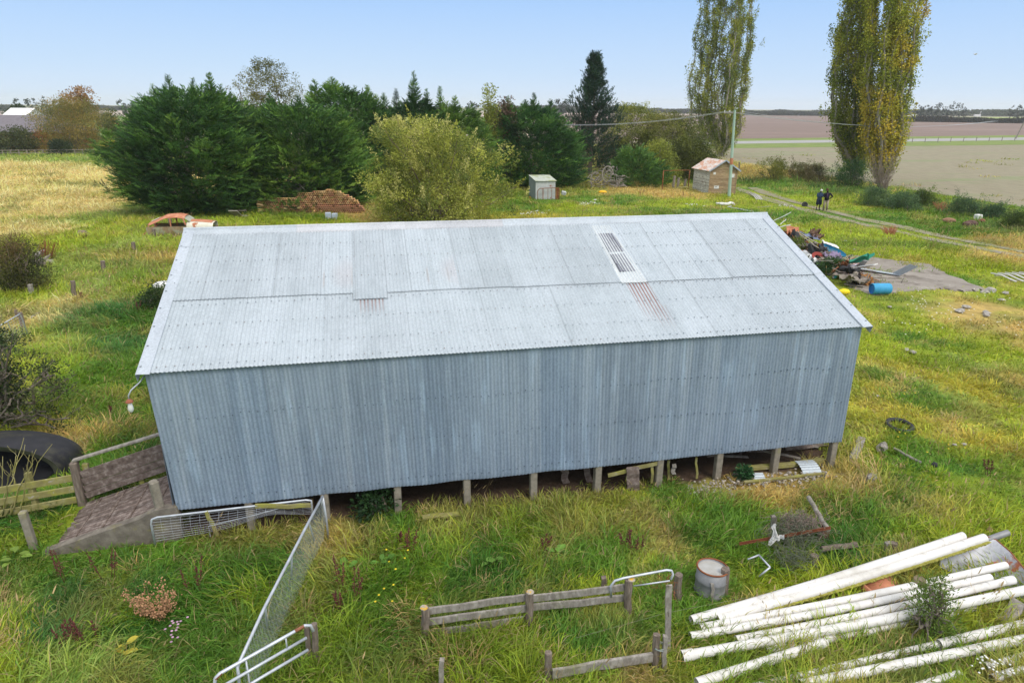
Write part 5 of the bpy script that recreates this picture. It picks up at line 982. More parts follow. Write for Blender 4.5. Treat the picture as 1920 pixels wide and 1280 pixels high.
# --- curved steel sheet (an old tank end), rusty box, steel pipe, timber offcut
def panel():
    pts_top = [(1765, 1040), (1800, 1012), (1842, 1003), (1868, 1012), (1895, 1035), (1925, 1072), (1945, 1110)]
    T = A([at(x, y, .50 - .05 * abs(i - 2)) for i, (x, y) in enumerate(pts_top)]); B = A([at(x, y, z) for x, y, z in ((1762, 1062, .18), (1790, 1075, .12), (1825, 1085, .10), (1852, 1095, .1), (1875, 1105, .1), (1900, 1115, .12), (1935, 1125, .18))])
    t = np.linspace(0, 1, 12)[:, None, None]; P = T[None] * (1 - t) + B[None] * t; P[..., 2] -= .14 * np.sin(np.linspace(0, 1, 12) * math.pi)[:, None]; m = MB(); m.slab(P, .012)
    th = thing('steel_sheet', 'dished grey steel panel with rust patches under the ends of the pipes', 'panel', tuple(B[0]))
    mp_ = mat('rust_spotted_steel', [(.3, (.36, .37, .39)), (.7, (.5, .5, .53))], 2, rough=.5, metal=.2, bump=.1, layers=[((.4, .13, .06), 1.7, .6, .64), ((.3, .3, .33), 3, .5, .6)])
    obj('sheet', m, mp_, th, True); m = MB(); m.tube(T, .016, 6); obj('rim', m, M['rust'], th, True)
panel()
m = MB(); Pc = at(1645, 1092, .12); s, t = np.meshgrid(np.linspace(-.5, .5, 9), np.linspace(-.5, .5, 9)); m.slab(np.stack([Pc[0] + s * .85, Pc[1] + t * .55, Pc[2] + .14 * np.cos(s * 4.2) + .04 * t], -1), .01); m.box(Pc + A([-.36, -.12, .0]), (.03, .45, .22), rotz(.3)); obj('rusty_cover', m, M['rustlight'], None, True, label='folded orange rusty metal cover under the raised pipes', cat='metal sheet')
m = MB(); a_, b_ = at(1850, 1012, .42), at(1890, 998, .52); m.tube([a_, b_], .06, 14, cap=False); m.tube([a_, b_], .05, 14, cap=False); d = unit(b_ - a_); obj('steel_pipe', m, M['steel'], None, True, label='short grey steel pipe end sticking up beyond the steel panel', cat='pipe')
weathered('timber_offcut', at(1880, 1165, .1), at(1912, 1128, .3), .2, .06, 'greywood', 6, label='broken bleached board end standing among the pipes', cat='board')
m = MB(); m.blob(at(1722, 1098, .25), (.14, .1, .2), 8, None, (.7, .6, .5), .6); obj('rough_block', m, M['wood'], None, label='broken timber block under the raised pipes beside the rusty cover', cat='block')
for x, y, s in ((1540, 1118, .07), (1556, 1112, .06), (1572, 1110, .05)): m = MB(); m.blob(at(x, y, .03), (s, s, s * .8), 8, None, (1, .95, .8)); obj('cobble', m, M['stone'], None, True, label='small yellowish stone lying in the shade under the pipes', cat='stone', group='stones under the pipes')
broad('leafy_shrub', 'young narrow leaved shrub growing up through the pipes', (1745, 1185), [(1190, 1715, 1785), (1160, 1705, 1795), (1130, 1700, 1795), (1100, 1705, 1785), (1078, 1722, 1772)], [(.05, .09, .02), (.1, .17, .03), (.2, .28, .04), (.12, .09, .04)], n=90, k=26, leaf=.06, clump=.09, inner=.8, stems=18, lob=.4, r0=.01, cat='shrub', parts=('foliage', 'stems'), upd=.8, wide=.28)
# ------------------------------------------------------------------ under and beside the shed
def uvz(u, v, z): return S(u, v, z)
weathered('yellow_board', onv(1140, 891, .05), onv(1238, 867, .05), .03, .09, 'lichenwood', 7, label='thin yellow lichened board nailed level across the piles', cat='board')
weathered('wide_board', onv(1187, 925, -.02) , onv(1186, 876, -.02), .28, .035, 'redwood', 6, label='wide reddish board standing upright under the yellow board', cat='board')
for x, yb, yt, wd, mt, lab, v in ((1062, 912, 878, .16, 'redwood', 'dark curved slab leaning under the shed, nearest the middle', .5), (1106, 906, 874, .14, 'redwood', 'broken dark slab leaning next to the fourth pile from the middle', .45), (1222, 905, 870, .06, 'lichenwood', 'thin yellow stake beside the yellow board', .1), (1254, 901, 862, .06, 'lichenwood', 'yellow stake close behind a concrete pile', .2), (1306, 898, 856, .05, 'lichenwood', 'lone thin yellow stake in the dark under the shed', .12), (1264, 888, 870, .09, 'greywood', 'small pale broken plank hanging under the shed edge', .1)):
    a_, b_ = onv(x, yb, v), onv(x - 6 if wd > .1 else x, yt, v); a_[2] = max(a_[2], 0); weathered('under_board', a_, b_, wd, .03, mt, 5, label=lab, cat='board', wob=.02)
def curved_tin(name, c, w, l, ang, bend, lab, cols=(1, 1, 1)):
    m = MB(); nr = int(l / .0762 * 6); s, t = np.meshgrid(np.linspace(-.5, .5, 6), np.linspace(0, 1, nr)); th = (t - .5) * bend; R_ = l / bend
    P = np.stack([s * w, R_ * np.sin(th), R_ * (np.cos(th) - 1) + .009 * np.cos(t * l / .0762 * 6.283)], -1) @ roteul(.35, 0, ang).T + A(c); m.slab(P, .003, cols); return obj(name, m, M['galvroof'], None, True, label=lab, cat='iron offcut')
curved_tin('iron_offcut', onv(1519, 876, -.1) , .46, .62, YAW - .1, 1.2, 'curved offcut of corrugated iron lying under the shed corner'); curved_tin('iron_offcut', onv(1423, 892, -.15), .26, .26, YAW - .15, .7, 'small curved offcut of corrugated iron beside the green weed')
for p, q, w_, h_, mt, lab in ((onv(1380, 893, .2), onv(1545, 862, .2), .12, .1, 'lichenwood', 'mossy yellow beam lying behind the iron offcuts'), (onv(1395, 903, -.35), onv(1545, 893, -.35), .05, .05, 'lichenwood', 'thin mossy batten lying in front of the iron offcuts'), (onv(1370, 862, 1.2), onv(1520, 838, 1.2), .1, .04, 'greywood', 'pale plank lying far back under the shed'), (onv(1470, 850, .9), onv(1545, 862, .9), .14, .04, 'redwood', 'red brown plank slanting in the heap under the shed'), (onv(1500, 843, 1.1), onv(1530, 860, .9), .3, .03, 'greywood', 'triangular pale sheet on the heap under the shed')):
    p[2] = max(p[2], .06); q[2] = max(q[2], .06); weathered('heap_board', p, q, w_, h_, mt, 6, label=lab, cat='board')
for k in range(26):
    u, v = RG.uniform(11.2, 14.2), RG.uniform(.6, 2.6); a_ = RG.normal(.1, .35); L_ = RG.uniform(.3, 1.1); p = S(u, v, RG.uniform(.04, .22)); q = p + A([math.cos(YAW + a_) * L_, math.sin(YAW + a_) * L_, RG.normal(0, .05)]); weathered('timber_scrap', p, q, RG.uniform(.04, .1), .03, ['redwood', 'wood', 'greywood'][k % 3], 4, label='short broken timber scrap in the dark heap under the shed corner', cat='timber', group='timber scraps under the shed')
m = MB()
for k in range(420): u, v = RG.uniform(10.6, 14.3), RG.normal(-.32, .14); r_ = RG.uniform(.012, .04); m.blob(S(u, v, .02), (r_, r_, r_ * .6), 5, None, A([1, .95, .9]) * RG.uniform(.5, 1.3))
obj('pebbles', m, M['stone'], kind='stuff', label='strip of pebbles and grit along the shed foot')
broad('nettle_plant', 'bright green leafy weed growing in the dark under the shed', (1396, 903), [(905, 1384, 1408), (890, 1382, 1410), (880, 1388, 1404)], [(.03, .09, .03), (.05, .14, .05)], n=26, k=24, leaf=.07, clump=.07, stems=6, r0=.008, cat='weed', parts=('foliage', 'stems'), P=S(12.1, -.12))
broad('ivy_bush', 'dark leafy bush growing between two piles at the shed front', (706, 955), [(955, 676, 732), (942, 672, 736), (928, 684, 730)], [(.02, .05, .018), (.04, .09, .025), (.07, .13, .035)], n=34, k=20, leaf=.09, clump=.17, stems=8, r0=.01, cat='bush', parts=('foliage', 'stems'), P=S(3.75, .12))
weathered('fallen_plank', at(792, 970, .1), at(860, 962, .12), .14, .04, 'lichenwood', 6, label='mossy plank lying in the grass before the second bay of piles', cat='board')
weathered('mossy_stake', S(.75, -.12, .05), S(.62, -.12, .62), .06, .06, 'lichenwood', 5, label='yellow mossy stake standing by the ramp wall behind the mesh gate', cat='stake')
weathered('mossy_board', S(1.5, -.05, .58), S(2.55, -.1, .5), .04, .09, 'lichenwood', 6, label='mossy board lying across the top of the mesh gate', cat='board')
# right of the shed
weathered('old_sleeper', at(1598, 862, .06), at(1616, 822, .14), .17, .1, 'greywood', 6, label='grey squared post lying end on beside the shed corner', cat='post')
for x, y, s, lab in ((1655, 838, .17, 'pale split driftwood chunk beyond the squared post'), (1632, 897, .16, 'dark and white rotten log stump in the dry grass')): m = MB(); m.blob(at(x, y, .1), (s, s * .6, s * .7), 12, roteul(.3, -.4, .5), (1, 1, 1), .7); obj('rotten_log', m, M['greywood'], None, label=lab, cat='log')
weathered('broken_branch', at(1676, 840, .1), at(1726, 866, .06), .07, .06, 'greywood', 6, round_=True, label='bleached broken branch on the grass right of the shed', cat='branch')
m = MB(); c = at(1687, 797, .07); q = np.linspace(0, 2 * math.pi, 29); m.tube(np.stack([c[0] + .3 * np.cos(q), c[1] + .3 * np.sin(q), c[2] + .03 * np.sin(q)], 1), .055, 10, cap=False); obj('flat_tyre_ring', m, M['rubber'], None, True, label='black tyre lying flat in the weeds right of the shed', cat='tyre')
m = MB(); m.blob(at(1752, 871, .1), .07, 10, None, (1, 1, 1), .1); obj('black_ball', m, M['rubber'], None, True, label='small round black thing in the grass right of the branch', cat='cap')
m = MB(); m.blob(at(305, 535, .25), (.45, .35, .2), 14, None, (1, 1, 1), .25); obj('white_tub', m, M['white'], None, True, label='white upturned tub half hidden by the shed gable', cat='tub')
broad('bramble', 'dark bramble bush against the shed gable by the white tub', (290, 575), [(600, 255, 330), (560, 262, 330), (535, 280, 325)], [(.03, .06, .02), (.07, .12, .03), (.14, .09, .05)], n=80, k=34, leaf=.08, clump=.2, stems=12, cat='shrub', parts=('foliage', 'stems'), r0=.015)
# black tank half and bare shrub at the left edge
def tank():
    P = at(30, 880, 0); t = thing('black_tank', 'cut open black plastic water tank lying in the grass at the picture edge', 'tank', tuple(P)); c = A([at(-30, 905)[0], at(-30, 905)[1] + .3, 0]); R_ = abs(at(132, 885)[0] - c[0]); m = MB(); CLEAR.append((c[0], c[1] - .3, R_ * .95)); CLEAR.append((c[0] + .7, c[1] + .1, R_ * .7))
    th = np.linspace(0, math.pi, 44); H = upto(A([c[0], c[1], 0]), -30, 832)
    def ring(y, r, h, z=0): return np.stack([c[0] + r * np.cos(th), np.full(44, c[1] + y), z + h * np.sin(th) ** .8], 1)
    m.grid(A([ring(1.0, R_ * .9, H * .8), ring(.6, R_ * .96, H * .93), ring(.25, R_, H * .99), ring(.0, R_ * 1.0, H), ring(-.05, R_ * .99, H * .97)])); obj('shell', m, M['black'], t, True)
    lm = mat('mossy_plastic', [(.3, (.06, .06, .04)), (.7, (.13, .125, .08))], 3, bump=.2); m = MB(); m.grid(A([ring(-.05, R_ * .99, H * .97), ring(.0, R_ * .9, H * .84), ring(.12, R_ * .8, H * .70), ring(.3, R_ * .74, H * .62)])); obj('lip', m, lm, t, True)
    m = MB(); m.grid(A([ring(.3, R_ * .75, H * .63), ring(.4, R_ * .72, H * .6), ring(.42, R_ * .01, H * .01)])); m.add([c + A([-R_ * .9, -.6, .03]), c + A([R_ * .8, -.5, .03]), c + A([R_ * .8, .45, .03]), c + A([-R_ * .9, .45, .03])], [0, 1, 2, 3]); obj('shade_wall', m, mat('painted_shade', [(.3, (.008, .008, .01)), (.7, (.015, .015, .018))], 3, bump=0), t, True)  # near-black wall and floor added so the tank's deep inner shade is painted in
tank()
def twigshrub():
    m = MB(); b0 = at(5, 975)
    for x0_, x1_, y1_ in ((0, 45, 820), (2, 47, 833), (12, 98, 832), (5, 20, 870), (20, 68, 842), (38, 55, 852), (-2, 5, 855), (20, 30, 852)):
        p = at(x0_, 965, .1); e = at(x1_, y1_, .0); z1 = RG.uniform(1.1, 1.5); e = at(x1_, y1_, z1); Q = limb(m, p, e, .016, .005, 8, .12, 5, .05)
        for j in (4, 5): limb(m, Q[j], Q[j] + A([RG.normal(0, .12), 0, .28]), .006, .003, 4, .1, 4)
    obj('bare_shrub', m, M['lichenwood'], None, True, label='bare yellowish twigs of a shrub rising in front of the black tank', cat='shrub')
twigshrub()
# left mesh gate corner and posts
g5 = thing('mesh_gate', 'small pipe and mesh gate at the far left edge leaning on a grey post', 'gate', tuple(at(38, 615)))
L0, L1 = at(-30, 628, .9), at(38, 588, .9); frame_tube('frame', [L0, L1 - unit(L1 - L0) * .04, L1 - A([0, 0, .06]), L1 - A([-.1, 0, .85])], .02, 'galvpipe', g5); frame_tube('brace', [at(14, 603, .85), at(24, 628, .1)], .014, 'galvpipe', g5)
m = MB(); wire_grid(m, L0 - A([0, 0, .8]), L1 - A([0, 0, .8]), L1, L0, 14, 8, .0025); obj('wire_mesh', m, M['galvpipe'], g5)
vpost('fence_post', 46, 616, 586, 8, 'post', label='leaning grey post beside the small mesh gate', lean=-10); vpost('fence_post', 31, 600, 580, 5, 'post', label='dark stick post behind the small mesh gate')
weathered('pale_rail', at(56, 597, .1), at(72, 586, .1), .1, .05, 'greywood', 4, label='short pale rail lying behind the small mesh gate', cat='board')
for x, yb, yt, w_, lean, lab in ((140, 559, 526, 8, -3, 'nearest grey post of the paddock line'), (195, 512, 489, 8, -2, 'second grey post of the paddock line'), (251, 474, 454, 7, -1, 'third grey post of the paddock line'), (289, 448, 429, 6, -1, 'fourth grey post, close to the car wreck'), (319, 432, 410, 6, 0, 'yellow lichened post standing behind the car wreck')): vpost('fence_post', x, yb, yt, w_, 'post', label=lab, lean=lean)
# timber heap in the long grass
for k, (x0_, y0_, x1_, y1_, w_, mt) in enumerate(((64, 495, 100, 488, .2, 'greywood'), (72, 490, 96, 478, .12, 'greywood'), (66, 480, 82, 470, .25, 'greywood'), (80, 484, 98, 492, .15, 'wood'), (58, 488, 84, 494, .1, 'redwood'))): weathered('heap_timber', at(x0_, y0_, .15 + .12 * (k % 3)), at(x1_, y1_, .2 + .1 * (k % 3)), w_, .12, mt, 5, label='rough grey log in the timber heap beside the scruffy bush', cat='log', group='logs heaped beside the scruffy bush')
bare_shrub('dry reddish weed growing over the timber heap', (88, 490), [(490, 74, 102), (448, 72, 104)], 34, 'rust', .01, cat='weed', twigs=5)
vpost('tree_stump', 59, 553, 533, 9, 'greywood', label='bleached split stump at the foot of the scruffy bush', lean=-2, cat='stump')
m = MB(); m.blob(at(158, 439, .1), (.45, .3, .25), 10, None, (.8, .7, .6), .5); obj('dark_log', m, M['wood'], None, label='dark log lump alone in the green paddock', cat='log')
# ------------------------------------------------------------------ middle distance: huts, pole, pipe stack, wreck, people, junk
def px(P): return 1 / (F_ / ((A([P[0], P[1], 0]) - CAM) @ FW))
# --- timber hut
def hut():
    a = at(1326, 361); b = at(1374, 366); c = at(1290, 347)      # front-left corner, front-right, back-left seen on the ground
    fr = at(1374, 366); P0 = at(1328, 363); ex = unit(A([1, .12, 0])); W_ = 2.75; Dp = 3.3; ey = unit(A([-.12 - .40, 1, 0])); ey = unit(A([-ex[1], ex[0], 0]) + A([-.12, 0, 0]))
    t = thing('timber_hut', 'small weatherboard hut with flaking paint and rusty iron gable roof', 'hut', tuple(P0)); He = 2.3; Hr = 3.15
    q = lambda u, v, z: P0 + ex * u + ey * v + A([0, 0, z])
    bm = mat('hut_boards', [(.25, (.2, .12, .06)), (.5, (.36, .25, .14)), (.75, (.5, .38, .24))], 3, (1, 1, 5), bump=.3, layers=[((.25, .22, .1), 1.5, .55, .7)]); pm = mat('flaking_paint', [(.3, (.42, .42, .36)), (.6, (.62, .62, .55)), (.8, (.7, .7, .64))], 2.5, (1, 1, 6), bump=.2, layers=[((.24, .2, .15), 3, .5, .62, (1, 1, 5))])
    def boards(w0, w1, mt, gable=False):
        m = MB(); n = 17; Wd = np.linalg.norm(w1 - w0); d = unit(w1 - w0)
        out = unit(np.cross(d, A([0, 0, 1.])))
        for k in range(n + (6 if gable else 0)):
            z0 = k * He / n; z1 = z0 + He / n; s0, s1 = 0, Wd
            if z0 >= He - .01: f = (z0 - He + .06) / (Hr - He); s0, s1 = Wd / 2 * f, Wd * (1 - f / 2)
            if s1 - s0 < .15: continue
            t_ = RG.uniform(.75, 1.2); v = [w0 + d * s0 + A([0, 0, z0]) + out * .025, w0 + d * s1 + A([0, 0, z0]) + out * .025, w0 + d * s1 + A([0, 0, z1]) + out * .003, w0 + d * s0 + A([0, 0, z1]) + out * .003, w0 + d * s0 + A([0, 0, z0]), w0 + d * s1 + A([0, 0, z0])]
            m.add(v, [0, 1, 2, 3], (t_,) * 3); m.add([v[4], v[5], v[1], v[0]], [0, 1, 2, 3], (t_ * .9,) * 3)
        return obj('wall', m, mt, t)
    boards(q(0, 0, 0), q(W_, 0, 0), bm, True); boards(q(0, Dp, 0), q(0, 0, 0), pm); boards(q(W_, 0, 0), q(W_, Dp, 0), pm); boards(q(W_, Dp, 0), q(0, Dp, 0), bm, True)
    rm = mat('rust_striped_iron', [(.3, (.66, .63, .6)), (.5, (.62, .52, .46)), (.6, (.55, .26, .15)), (.8, (.66, .6, .56))], 2.2, (1.4, .5, 1), bump=.1, rough=.8)
    for s in (-1, 1):
        m = MB(); mid = W_ / 2; e = q(mid + s * (mid + .22), -.22, He - .12); e2 = q(mid + s * (mid + .22), Dp + .2, He - .12); r1 = q(mid, Dp + .2, Hr + .06); r0_ = q(mid, -.22, Hr + .06)
        if s < 0: corrugated(m, e2, e, r0_, r1, seg=5, rows=2)
        else: corrugated(m, e, e2, r1, r0_, seg=5, rows=2)
        obj('roof_iron', m, rm, t)
    for s in (-1, 1):
        m = MB(); mid = W_ / 2; m.bar(q(mid + s * (mid + .25), -.24, He - .14), q(mid, -.24, Hr + .06), .03, .13); obj('barge_board', m, mat('blue_grey_paint', [(.3, (.3, .34, .4)), (.7, (.42, .46, .52))], 4), t)
    for u, z, w_, h_ in ((.42, 1.95, .22, .22), (.75, .62, .48, .28), (2.2, 1.72, .55, .36)): m = MB(); m.box(q(u, -.04, z), (w_, .02, h_), None); obj('white_panel', m, M['white'], t)
    m = MB(); [m.box(q(.65 + k * .07, -.055, .64), (.045, .008, .07), None, (.15, .15, .15)) for k in range(4)]; obj('sign_lettering', m, M['plain'], t)
    for u in (0, W_): m = MB(); m.bar(q(u, -.03, 0), q(u, -.03, He - .1), .07, .05); obj('corner_board', m, bm, t)
    return t
hut()
# --- little iron lean-to with rusty sheets against it
def leanto():
    P0 = at(1004, 374); k = px(P0); ex = unit(A([1, .08, 0])); ey = unit(A([-.28, 1, 0])); W_ = 37 * k; D_ = 2.1; H1, H0 = 1.66, 1.95
    q = lambda u, v, z: P0 + ex * u + ey * v + A([0, 0, z]); t = thing('iron_lean_to', 'tiny corrugated iron lean-to with white front and mossy roof', 'lean-to', tuple(P0))
    m = MB(); corrugated(m, q(0, 0, 0), q(W_, 0, 0), q(W_, 0, H1), q(0, 0, H1), seg=4, rows=2, amp=.005); obj('front_wall', m, M['oldiron'], t)
    dm = mat('dark_iron', [(.3, (.16, .19, .2)), (.7, (.3, .34, .35))], 3, (5, 5, .4), bump=.1)
    for u in (0, W_): m = MB(); corrugated(m, q(u, D_, 0), q(u, 0, 0), q(u, 0, H1), q(u, D_, H0), seg=4, rows=2, amp=.012, pitch=.2); obj('side_wall', m, dm, t)
    m = MB(); corrugated(m, q(-.08, -.15, H1 + .0), q(W_ + .12, -.1, H1 + .0), q(W_ + .12, D_, H0 + .06), q(-.08, D_, H0 + .06), seg=4, rows=2); obj('roof', m, mat('mossy_iron', [(.3, (.4, .42, .36)), (.7, (.56, .58, .5))], 3, bump=.1, layers=[((.3, .33, .14), 1.2, .5, .6)]), t)
    m = MB(); corrugated(m, q(W_, D_, 0), q(0, D_, 0), q(0, D_, H0), q(W_, D_, H0), seg=3, rows=1); obj('rear_wall', m, dm, t)
    b = thing('bed_frame', 'rusty pipe bedstead leaning against the white front of the lean-to', 'bed frame', tuple(q(0, -.3, 0)))
    z1 = 1.02; m = MB(); m.tube(path([q(.1, -.35, 0), q(.1, -.3, z1 - .2), q(.3, -.28, z1), q(W_ - .1, -.28, z1 + .05), q(W_ + .25, -.2, z1), q(W_ + .35, -.2, z1 - .3), q(W_ + .3, -.2, 0)]), .035, 6); obj('frame', m, M['rust'], b, True)
    for u in (.55, .65, 1.05, 1.4, 1.75): m = MB(); m.tube([q(u, -.3, 0), q(u, -.28, z1)], .022, 5); obj('rod', m, M['rust'], b)
    m = MB(); m.slab(A([[q(W_ + u, -.1, z) for u in (.05, .18, .28, .3)] for z in np.linspace(0, 1.05, 5)]), .01); obj('rusty_sheet', m, M['rust'], None, label='upright rusty orange sheet at the corner of the lean-to', cat='sheet')
    m = MB(); c = at(1057, 362, .32); m.box(c, (.42, .34, .32), roteul(.2, .2, .2), bev=.03); m.tube([c + A([.1, -.19, 0]), c + A([.12, -.2, .02])], .04, 8, (.2, .2, .2)); obj('white_box', m, M['oldiron'], None, label='pale tilted metal box on the grass beside the lean-to', cat='box')
    m = MB(); c = at(1130, 360, .1); m.blob(c, (.42, .25, .17), 12, None, (1, .55, .02), .15); o = obj('yellow_container', m, M['plain'], None, True, label='yellow and orange plastic thing under the dead branch heap', cat='container')
    m = MB(); c = at(994, 370, .25); m.blob(c, (.09, .09, .06), 8, None, (.9, .25, .03)); m.tube([c, c - A([0, 0, .3])], .03, 6, (.5, .3, .05)); obj('orange_cone', m, M['plain'], None, True, label='small orange marker in the shade left of the lean-to', cat='marker')
    m = MB(); m.blob(at(1116, 375, .06), (.2, .12, .08), 8); obj('white_scrap', m, M['white'], None, True, label='small white scrap alone on the back lawn', cat='scrap')
leanto()
for x, y, sx, lab in ((1360, 381, .55, 'white crumpled plastic sack by the foot of the green pole'),): cloth('white_sack', at(x, y, .25), 1.35, .5, roteul(.1, .05, .15), .22, .12, 'white', (1, 1, 1), lab, 'sack', 3, 14, 10, .4)
weathered('white_board', at(1365, 388, .1), at(1413, 397, .1), .12, .06, 'oldiron', 5, label='long thin white board lying behind the shed ridge', cat='board')
weathered('white_board', at(1364, 388, .2), at(1372, 386, .3), .1, .05, 'oldiron', 4, label='short white board crossing the end of the long thin one', cat='board')
def pallet(x0_, y0_, x1_, y1_, n, gap, w, lab, r=.05, grp='white slats in the grass'):
    a_, b_ = at(x0_, y0_, .15), at(x1_, y1_, .08); d = unit(b_ - a_); s_ = unit(A([-d[1], d[0], 0])); t = thing('slatted_rack', lab, 'rack', tuple(a_))
    for k in range(n): p, q = a_ + s_ * gap * k, b_ + s_ * gap * k; m = MB(); m.tube([p, p * .6 + q * .4 + A([0, 0, .08]), q], r, 6); obj('slat', m, M['pvc'], t, True)
    for s in (.2, .8): p = a_ * (1 - s) + b_ * s - A([0, 0, r * 1.2]); m = MB(); m.bar(p - s_ * .05, p + s_ * (gap * (n - 1) + .05), .06, .04); obj('cross_bar', m, M['greywood'], t)
pallet(1407, 373, 1419, 362, 1, .1, .1, 'x') if False else None
pallet(1419, 374, 1405, 362, 4, -.16, .1, 'small white slatted rack standing right of the green pole', .035)
pallet(1858, 512, 1905, 528, 5, .42, .1, 'white tube rack lying on the grass right of the yard slab', .035)
weathered('pale_stick', at(1418, 389, .08), at(1445, 387, .08), .07, .05, 'greywood', 4, label='pale stick lying in the grass behind the shed gable', cat='stick')
# --- power pole with cross arm and wires
def pole():
    P = at(1367, 369); t = thing('power_pole', 'pale green power pole with one rusty band, beside the timber hut', 'pole', tuple(P)); z1 = upto(P, 1378, 206); top = at(1378, 207, z1 * 1.0); lean = A([.12, .0, 0])
    T_ = A([P[0], P[1], z1]); T_[0] += (1378 - project(T_)[0][0]) / F_ * ((T_ - CAM) @ FW); gm_ = mat('green_timber', [(.3, (.3, .42, .34)), (.7, (.42, .55, .45))], 5, (1, 1, .2), bump=.2); m = MB(); m.tube([P - A([0, 0, .3]), P * .5 + T_ * .5, T_], [.155, .13, .10], 10); obj('shaft', m, gm_, t)
    zb = P * .62 + T_ * .38; d = unit(T_ - P); m = MB(); m.tube([zb, zb + d * .6], .145, 10); obj('band', m, M['rustlight'], t)
    c = T_ - A([0, 0, .28]); ax = unit(A([1, -.15, 0])); m = MB(); m.bar(c - ax * .95, c + ax * .75, .09, .1); obj('cross_arm', m, M['greywood'], t); m = MB(); ends = []
    for s in (-.9, -.45, .7): e = c + ax * s + A([0, 0, .13]); ends.append(e); mm = MB(); mm.lathe([(.0, .1), (.04, .08), (.05, .02), (.03, -.02), (.045, -.06)], e, 8); obj('insulator', mm, M['white'], t)
    far_l = [at(1020, 218), at(1010, 212)]; 
    Lft = A([-1.0, 76, 6.6]); Rg = at(1912, 262); Rz = upto(Rg, 1913, 225); RT_ = A([Rg[0], Rg[1], Rz])
    def wire(p, q, sag, lab):
        s = np.linspace(0, 1, 24)[:, None]; m = MB(); m.tube(p * (1 - s) + q * s - A([0, 0, 1.]) * sag * 4 * s * (1 - s), .013, 4, (.9, .9, .88), cap=False); obj('overhead_wire', m, M['galvpipe'], None, label=lab, cat='wire')
    for i, e in enumerate(ends[:2]): wire(e, Lft + A([i * .4, 0, -.1 * i]), .75, ['upper', 'lower'][i] + ' service wire running from the green pole into the cypress belt')
    for i, e in enumerate(ends): wire(e, A([66, 96, 6.6]) + A([-.4 * i, 0, .0]), 1.0, ['top', 'middle', 'bottom'][i] + ' power wire running from the green pole past the poplars')
    p2 = at(1684, 300); z2 = upto(at(1900, 262), 1912, 222)
pole()
def farpole(x, yb, yt, lean, mt, lab, arm=True, r=.13):
    P = at(x, yb); z1 = upto(P, x, yt); t = thing('power_pole', lab, 'pole', tuple(P)); k = px(P); m = MB(); T_ = A([P[0] + lean * k, P[1], z1]); m.tube([P, T_], [r, r * .75], 8); obj('shaft', m, M[mt], t)
    if arm: m = MB(); m.bar(T_ - A([1.1, 0, .25]), T_ + A([1.1, 0, -.25]), .12, .12); obj('cross_arm', m, M['wood'], t)
    else: m = MB(); m.tube([T_ - A([0, 0, .1]), T_ + A([0, 0, .7])], r * .9, 8); obj('cap', m, M['wood'], t)
farpole(1904, 261, 226, 9, 'conpost', 'leaning pale concrete power pole by the road', False, .2); farpole(198, 275, 203, -1, 'wood', 'timber power pole with cross arm behind the autumn willow'); 
# --- rusty pipe frame gate left of the hut and old fence
fr_ = thing('pipe_goal', 'rusty pipe goal frame standing left of the timber hut', 'frame', tuple(at(1241, 358)))
for x, yb, yt in ((1241, 360, 320), (1290, 356, 319)): P = at(x, yb); m = MB(); m.tube([P, A([P[0], P[1], upto(P, x, yt)])], .05, 7); obj('upright', m, M['rust'], fr_, True)
Pa, Pb = at(1241, 360), at(1290, 356); m = MB(); m.tube([A([*Pa[:2], upto(Pa, 1241, 320)]), A([*Pb[:2], upto(Pb, 1290, 319)])], .035, 6); obj('cross_bar', m, M['rust'], fr_, True)
for x, yb, yt, lab in ((1262, 352, 330, 'dark leaning fence stake inside the rusty frame'), (1270, 352, 334, 'mossy low fence post inside the rusty frame'), (1283, 352, 336, 'short mossy post next to the hut corner')): vpost('fence_post', x, yb, yt, 5, 'wood', label=lab, lean=3)
weathered('fence_rail', at(1268, 352, .8), at(1290, 350, .8), .06, .1, 'lichenwood', 4, label='mossy rail between the low posts beside the hut', cat='board')
vpost('fence_post', 1386, 322, 304, 2.6, 'wood', label='thin dark post in the field edge behind the hut'); vpost('fence_post', 1743, 383, 365, 3, 'post', label='thin leaning fence post among the gorse bushes', lean=3)
